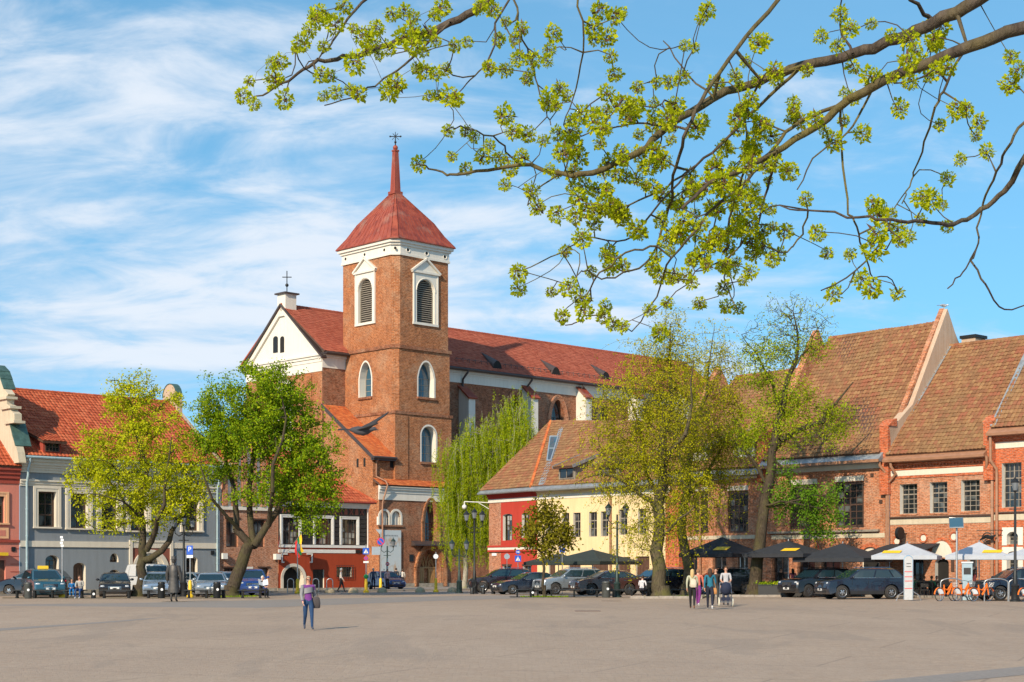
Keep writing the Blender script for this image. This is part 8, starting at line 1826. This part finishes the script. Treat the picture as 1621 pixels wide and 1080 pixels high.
# cafe rail
g = gp(1465, 87.6); T = thing('cafe_rail', tuple(g), R(-12), 'black metal rail in front of the seated cafe guests', 'railing'); k = MB(); k.tube([(-1.0,0,.95), (1.3,0,.95)], .025, 6); k.build('top_rail', M['iron'], T)
for i in range(6): MB().tube([(-.95+.44*i,0,0), (-.95+.44*i,0,.95)], .018, 5).build('post', M['iron'], T)
# pale banner on the church front and the wall shrine board
a, b_, c, d_ = C.rect(600.5, 633.5, 839, 910); T = thing('banner', tuple(C.world(a, -.12, c)), C.th, 'pale faded banner hanging on the church front wall', 'banner')
def banner_mat():
    m, t, b = newmat('faded printed canvas'); oc = objc(t); n = t.noise(oc, .9, 5, .6, .8); q = t.noise(oc, 2.5, 4, .6)
    cc = t.mix(t.ramp(n, [(.52, 0), (.68, 1)]), (.52,.58,.60), (.50,.34,.22)); cc = t.mix(t.math('MULTIPLY', t.ramp(q, [(.55, 0), (.7, 1)]), .4), cc, (.62,.64,.62)); setp(t, b, Base_Color=cc, Roughness=.8); return m
p = MB().box(0, b_-a, -.02, .02, 0, d_-c).build('canvas', banner_mat(), T); k = MB()
for z, x0, x1 in ((.86,.2,.85), (.70,.45,.7), (.63,.45,.8), (.1,.15,.2)):
    n = 9
    for i in range(n): xx = (b_-a)*(x0+(x1-x0)*i/n); MB().box(xx, xx+(b_-a)*(x1-x0)/n*.6, -.026, -.021, (d_-c)*z, (d_-c)*z+.13).build('print_mark', plain('faded ink', (.20,.22,.24), .8, .1, 5) if 'ink' not in M else M['ink'], p)
# birds
def bird(label, loc, rz, s, col, flying):
    T = thing('flying_pigeon' if flying else 'seagull', tuple(loc), rz, label, 'bird'); k = MB(); prof = [(-.17,.004,0), (-.13,.03,.005), (-.06,.058,0), (.02,.062,-.004), (.08,.048,.004), (.12,.030,.02), (.15,.028,.034), (.175,.02,.032), (.19,.008,.026), (.215,.002,.02)]; n = 12
    for x, r, z in prof:
        for i in range(n): a = 2*math.pi*i/n; k.v.append((x*s, r*math.cos(a)*s, (z+r*.92*math.sin(a))*s))
    k.f = [(j*n+i, j*n+(i+1) % n, (j+1)*n+(i+1) % n, (j+1)*n+i) for j in range(len(prof)-1) for i in range(n)]+[tuple(range(n-1, -1, -1))]; k.m = [0]*len(k.f); k.build('body', cloth(col[0]), T, 60)
    k = MB(); k.slab([(-.15*s,-.02*s,.01*s), (-.15*s,.02*s,.01*s), (-.30*s,.05*s,.0), (-.31*s,0,.0), (-.30*s,-.05*s,.0)], .008*s); k.build('tail', cloth(col[1]), T)
    if flying:
        for s_, up in ((1,.62), (-1,.5)):
            k = MB(); pl = [(.09,.04,.03), (.17,.14,.03+.14*up), (.25,.26,.03+.24*up), (.27,.33,.03+.29*up), (.17,.25,.02+.21*up), (.07,.14,.02+.11*up), (-.06,.05,.02)]; k.slab([(x*s, s_*y*s, z*s) for x, y, z in pl][::s_], .010*s); k.build('wing', cloth(col[1]), T)
    else:
        for s_ in (-1, 1): MB().tube([(0,s_*.02*s,-.05*s), (0,s_*.02*s,-.14*s)], .005*s, 4).build('leg', M['yellow_paint'], T)
        for s_ in (-1, 1): k = MB(); k.ball((-.04*s, s_*.045*s, .012*s), .05*s, 8, 2.6, .4, .8); k.build('wing', cloth(col[1]), T, 60)
    return T
pg = bird('dark pigeon flying past in front of the tower', at(573, 682, 13.2), R(-6), .68, ((.05,.05,.06), (.028,.028,.032)), True)
pg.rotation_euler.x = R(14); pg.rotation_euler.y = R(4)
zp = RR.pxy(1500, 489, RR.S(1404)+.1); pw = RR.world(RR.S(1404)-.15, zp[0], zp[1]); bird('white seagull standing on the tall gable peak', (pw.x, pw.y, pw.z+.24), R(15), 1.7, ((.70,.70,.70), (.28,.30,.33)), False)
# manhole and drain covers in the square
for px, d, lb in ((968, 79, 'rusty drain cover in the square near the brown crossover'), (930, 61, 'long metal cover strip in the paving')):
    g = gp(px, d); T = tag(MB().box(-.5, .5, -.35, .35, -.04, .008).build('drain_cover', M['wood_brown'], None), lb, 'drain cover'); T.location = (g.x, g.y, g.z)

sheet('dark_ground_strip', [tuple(gp(px, 3920/(y-HY)).xy) for px, y in ((-250,975),(-60,992),(200,978),(420,962),(700,951),(980,943),(980,940.5),(700,944),(420,950),(200,955),(-60,958))], M['lane'], .004)  # darker grey strip over the left of the square, narrowing to the right
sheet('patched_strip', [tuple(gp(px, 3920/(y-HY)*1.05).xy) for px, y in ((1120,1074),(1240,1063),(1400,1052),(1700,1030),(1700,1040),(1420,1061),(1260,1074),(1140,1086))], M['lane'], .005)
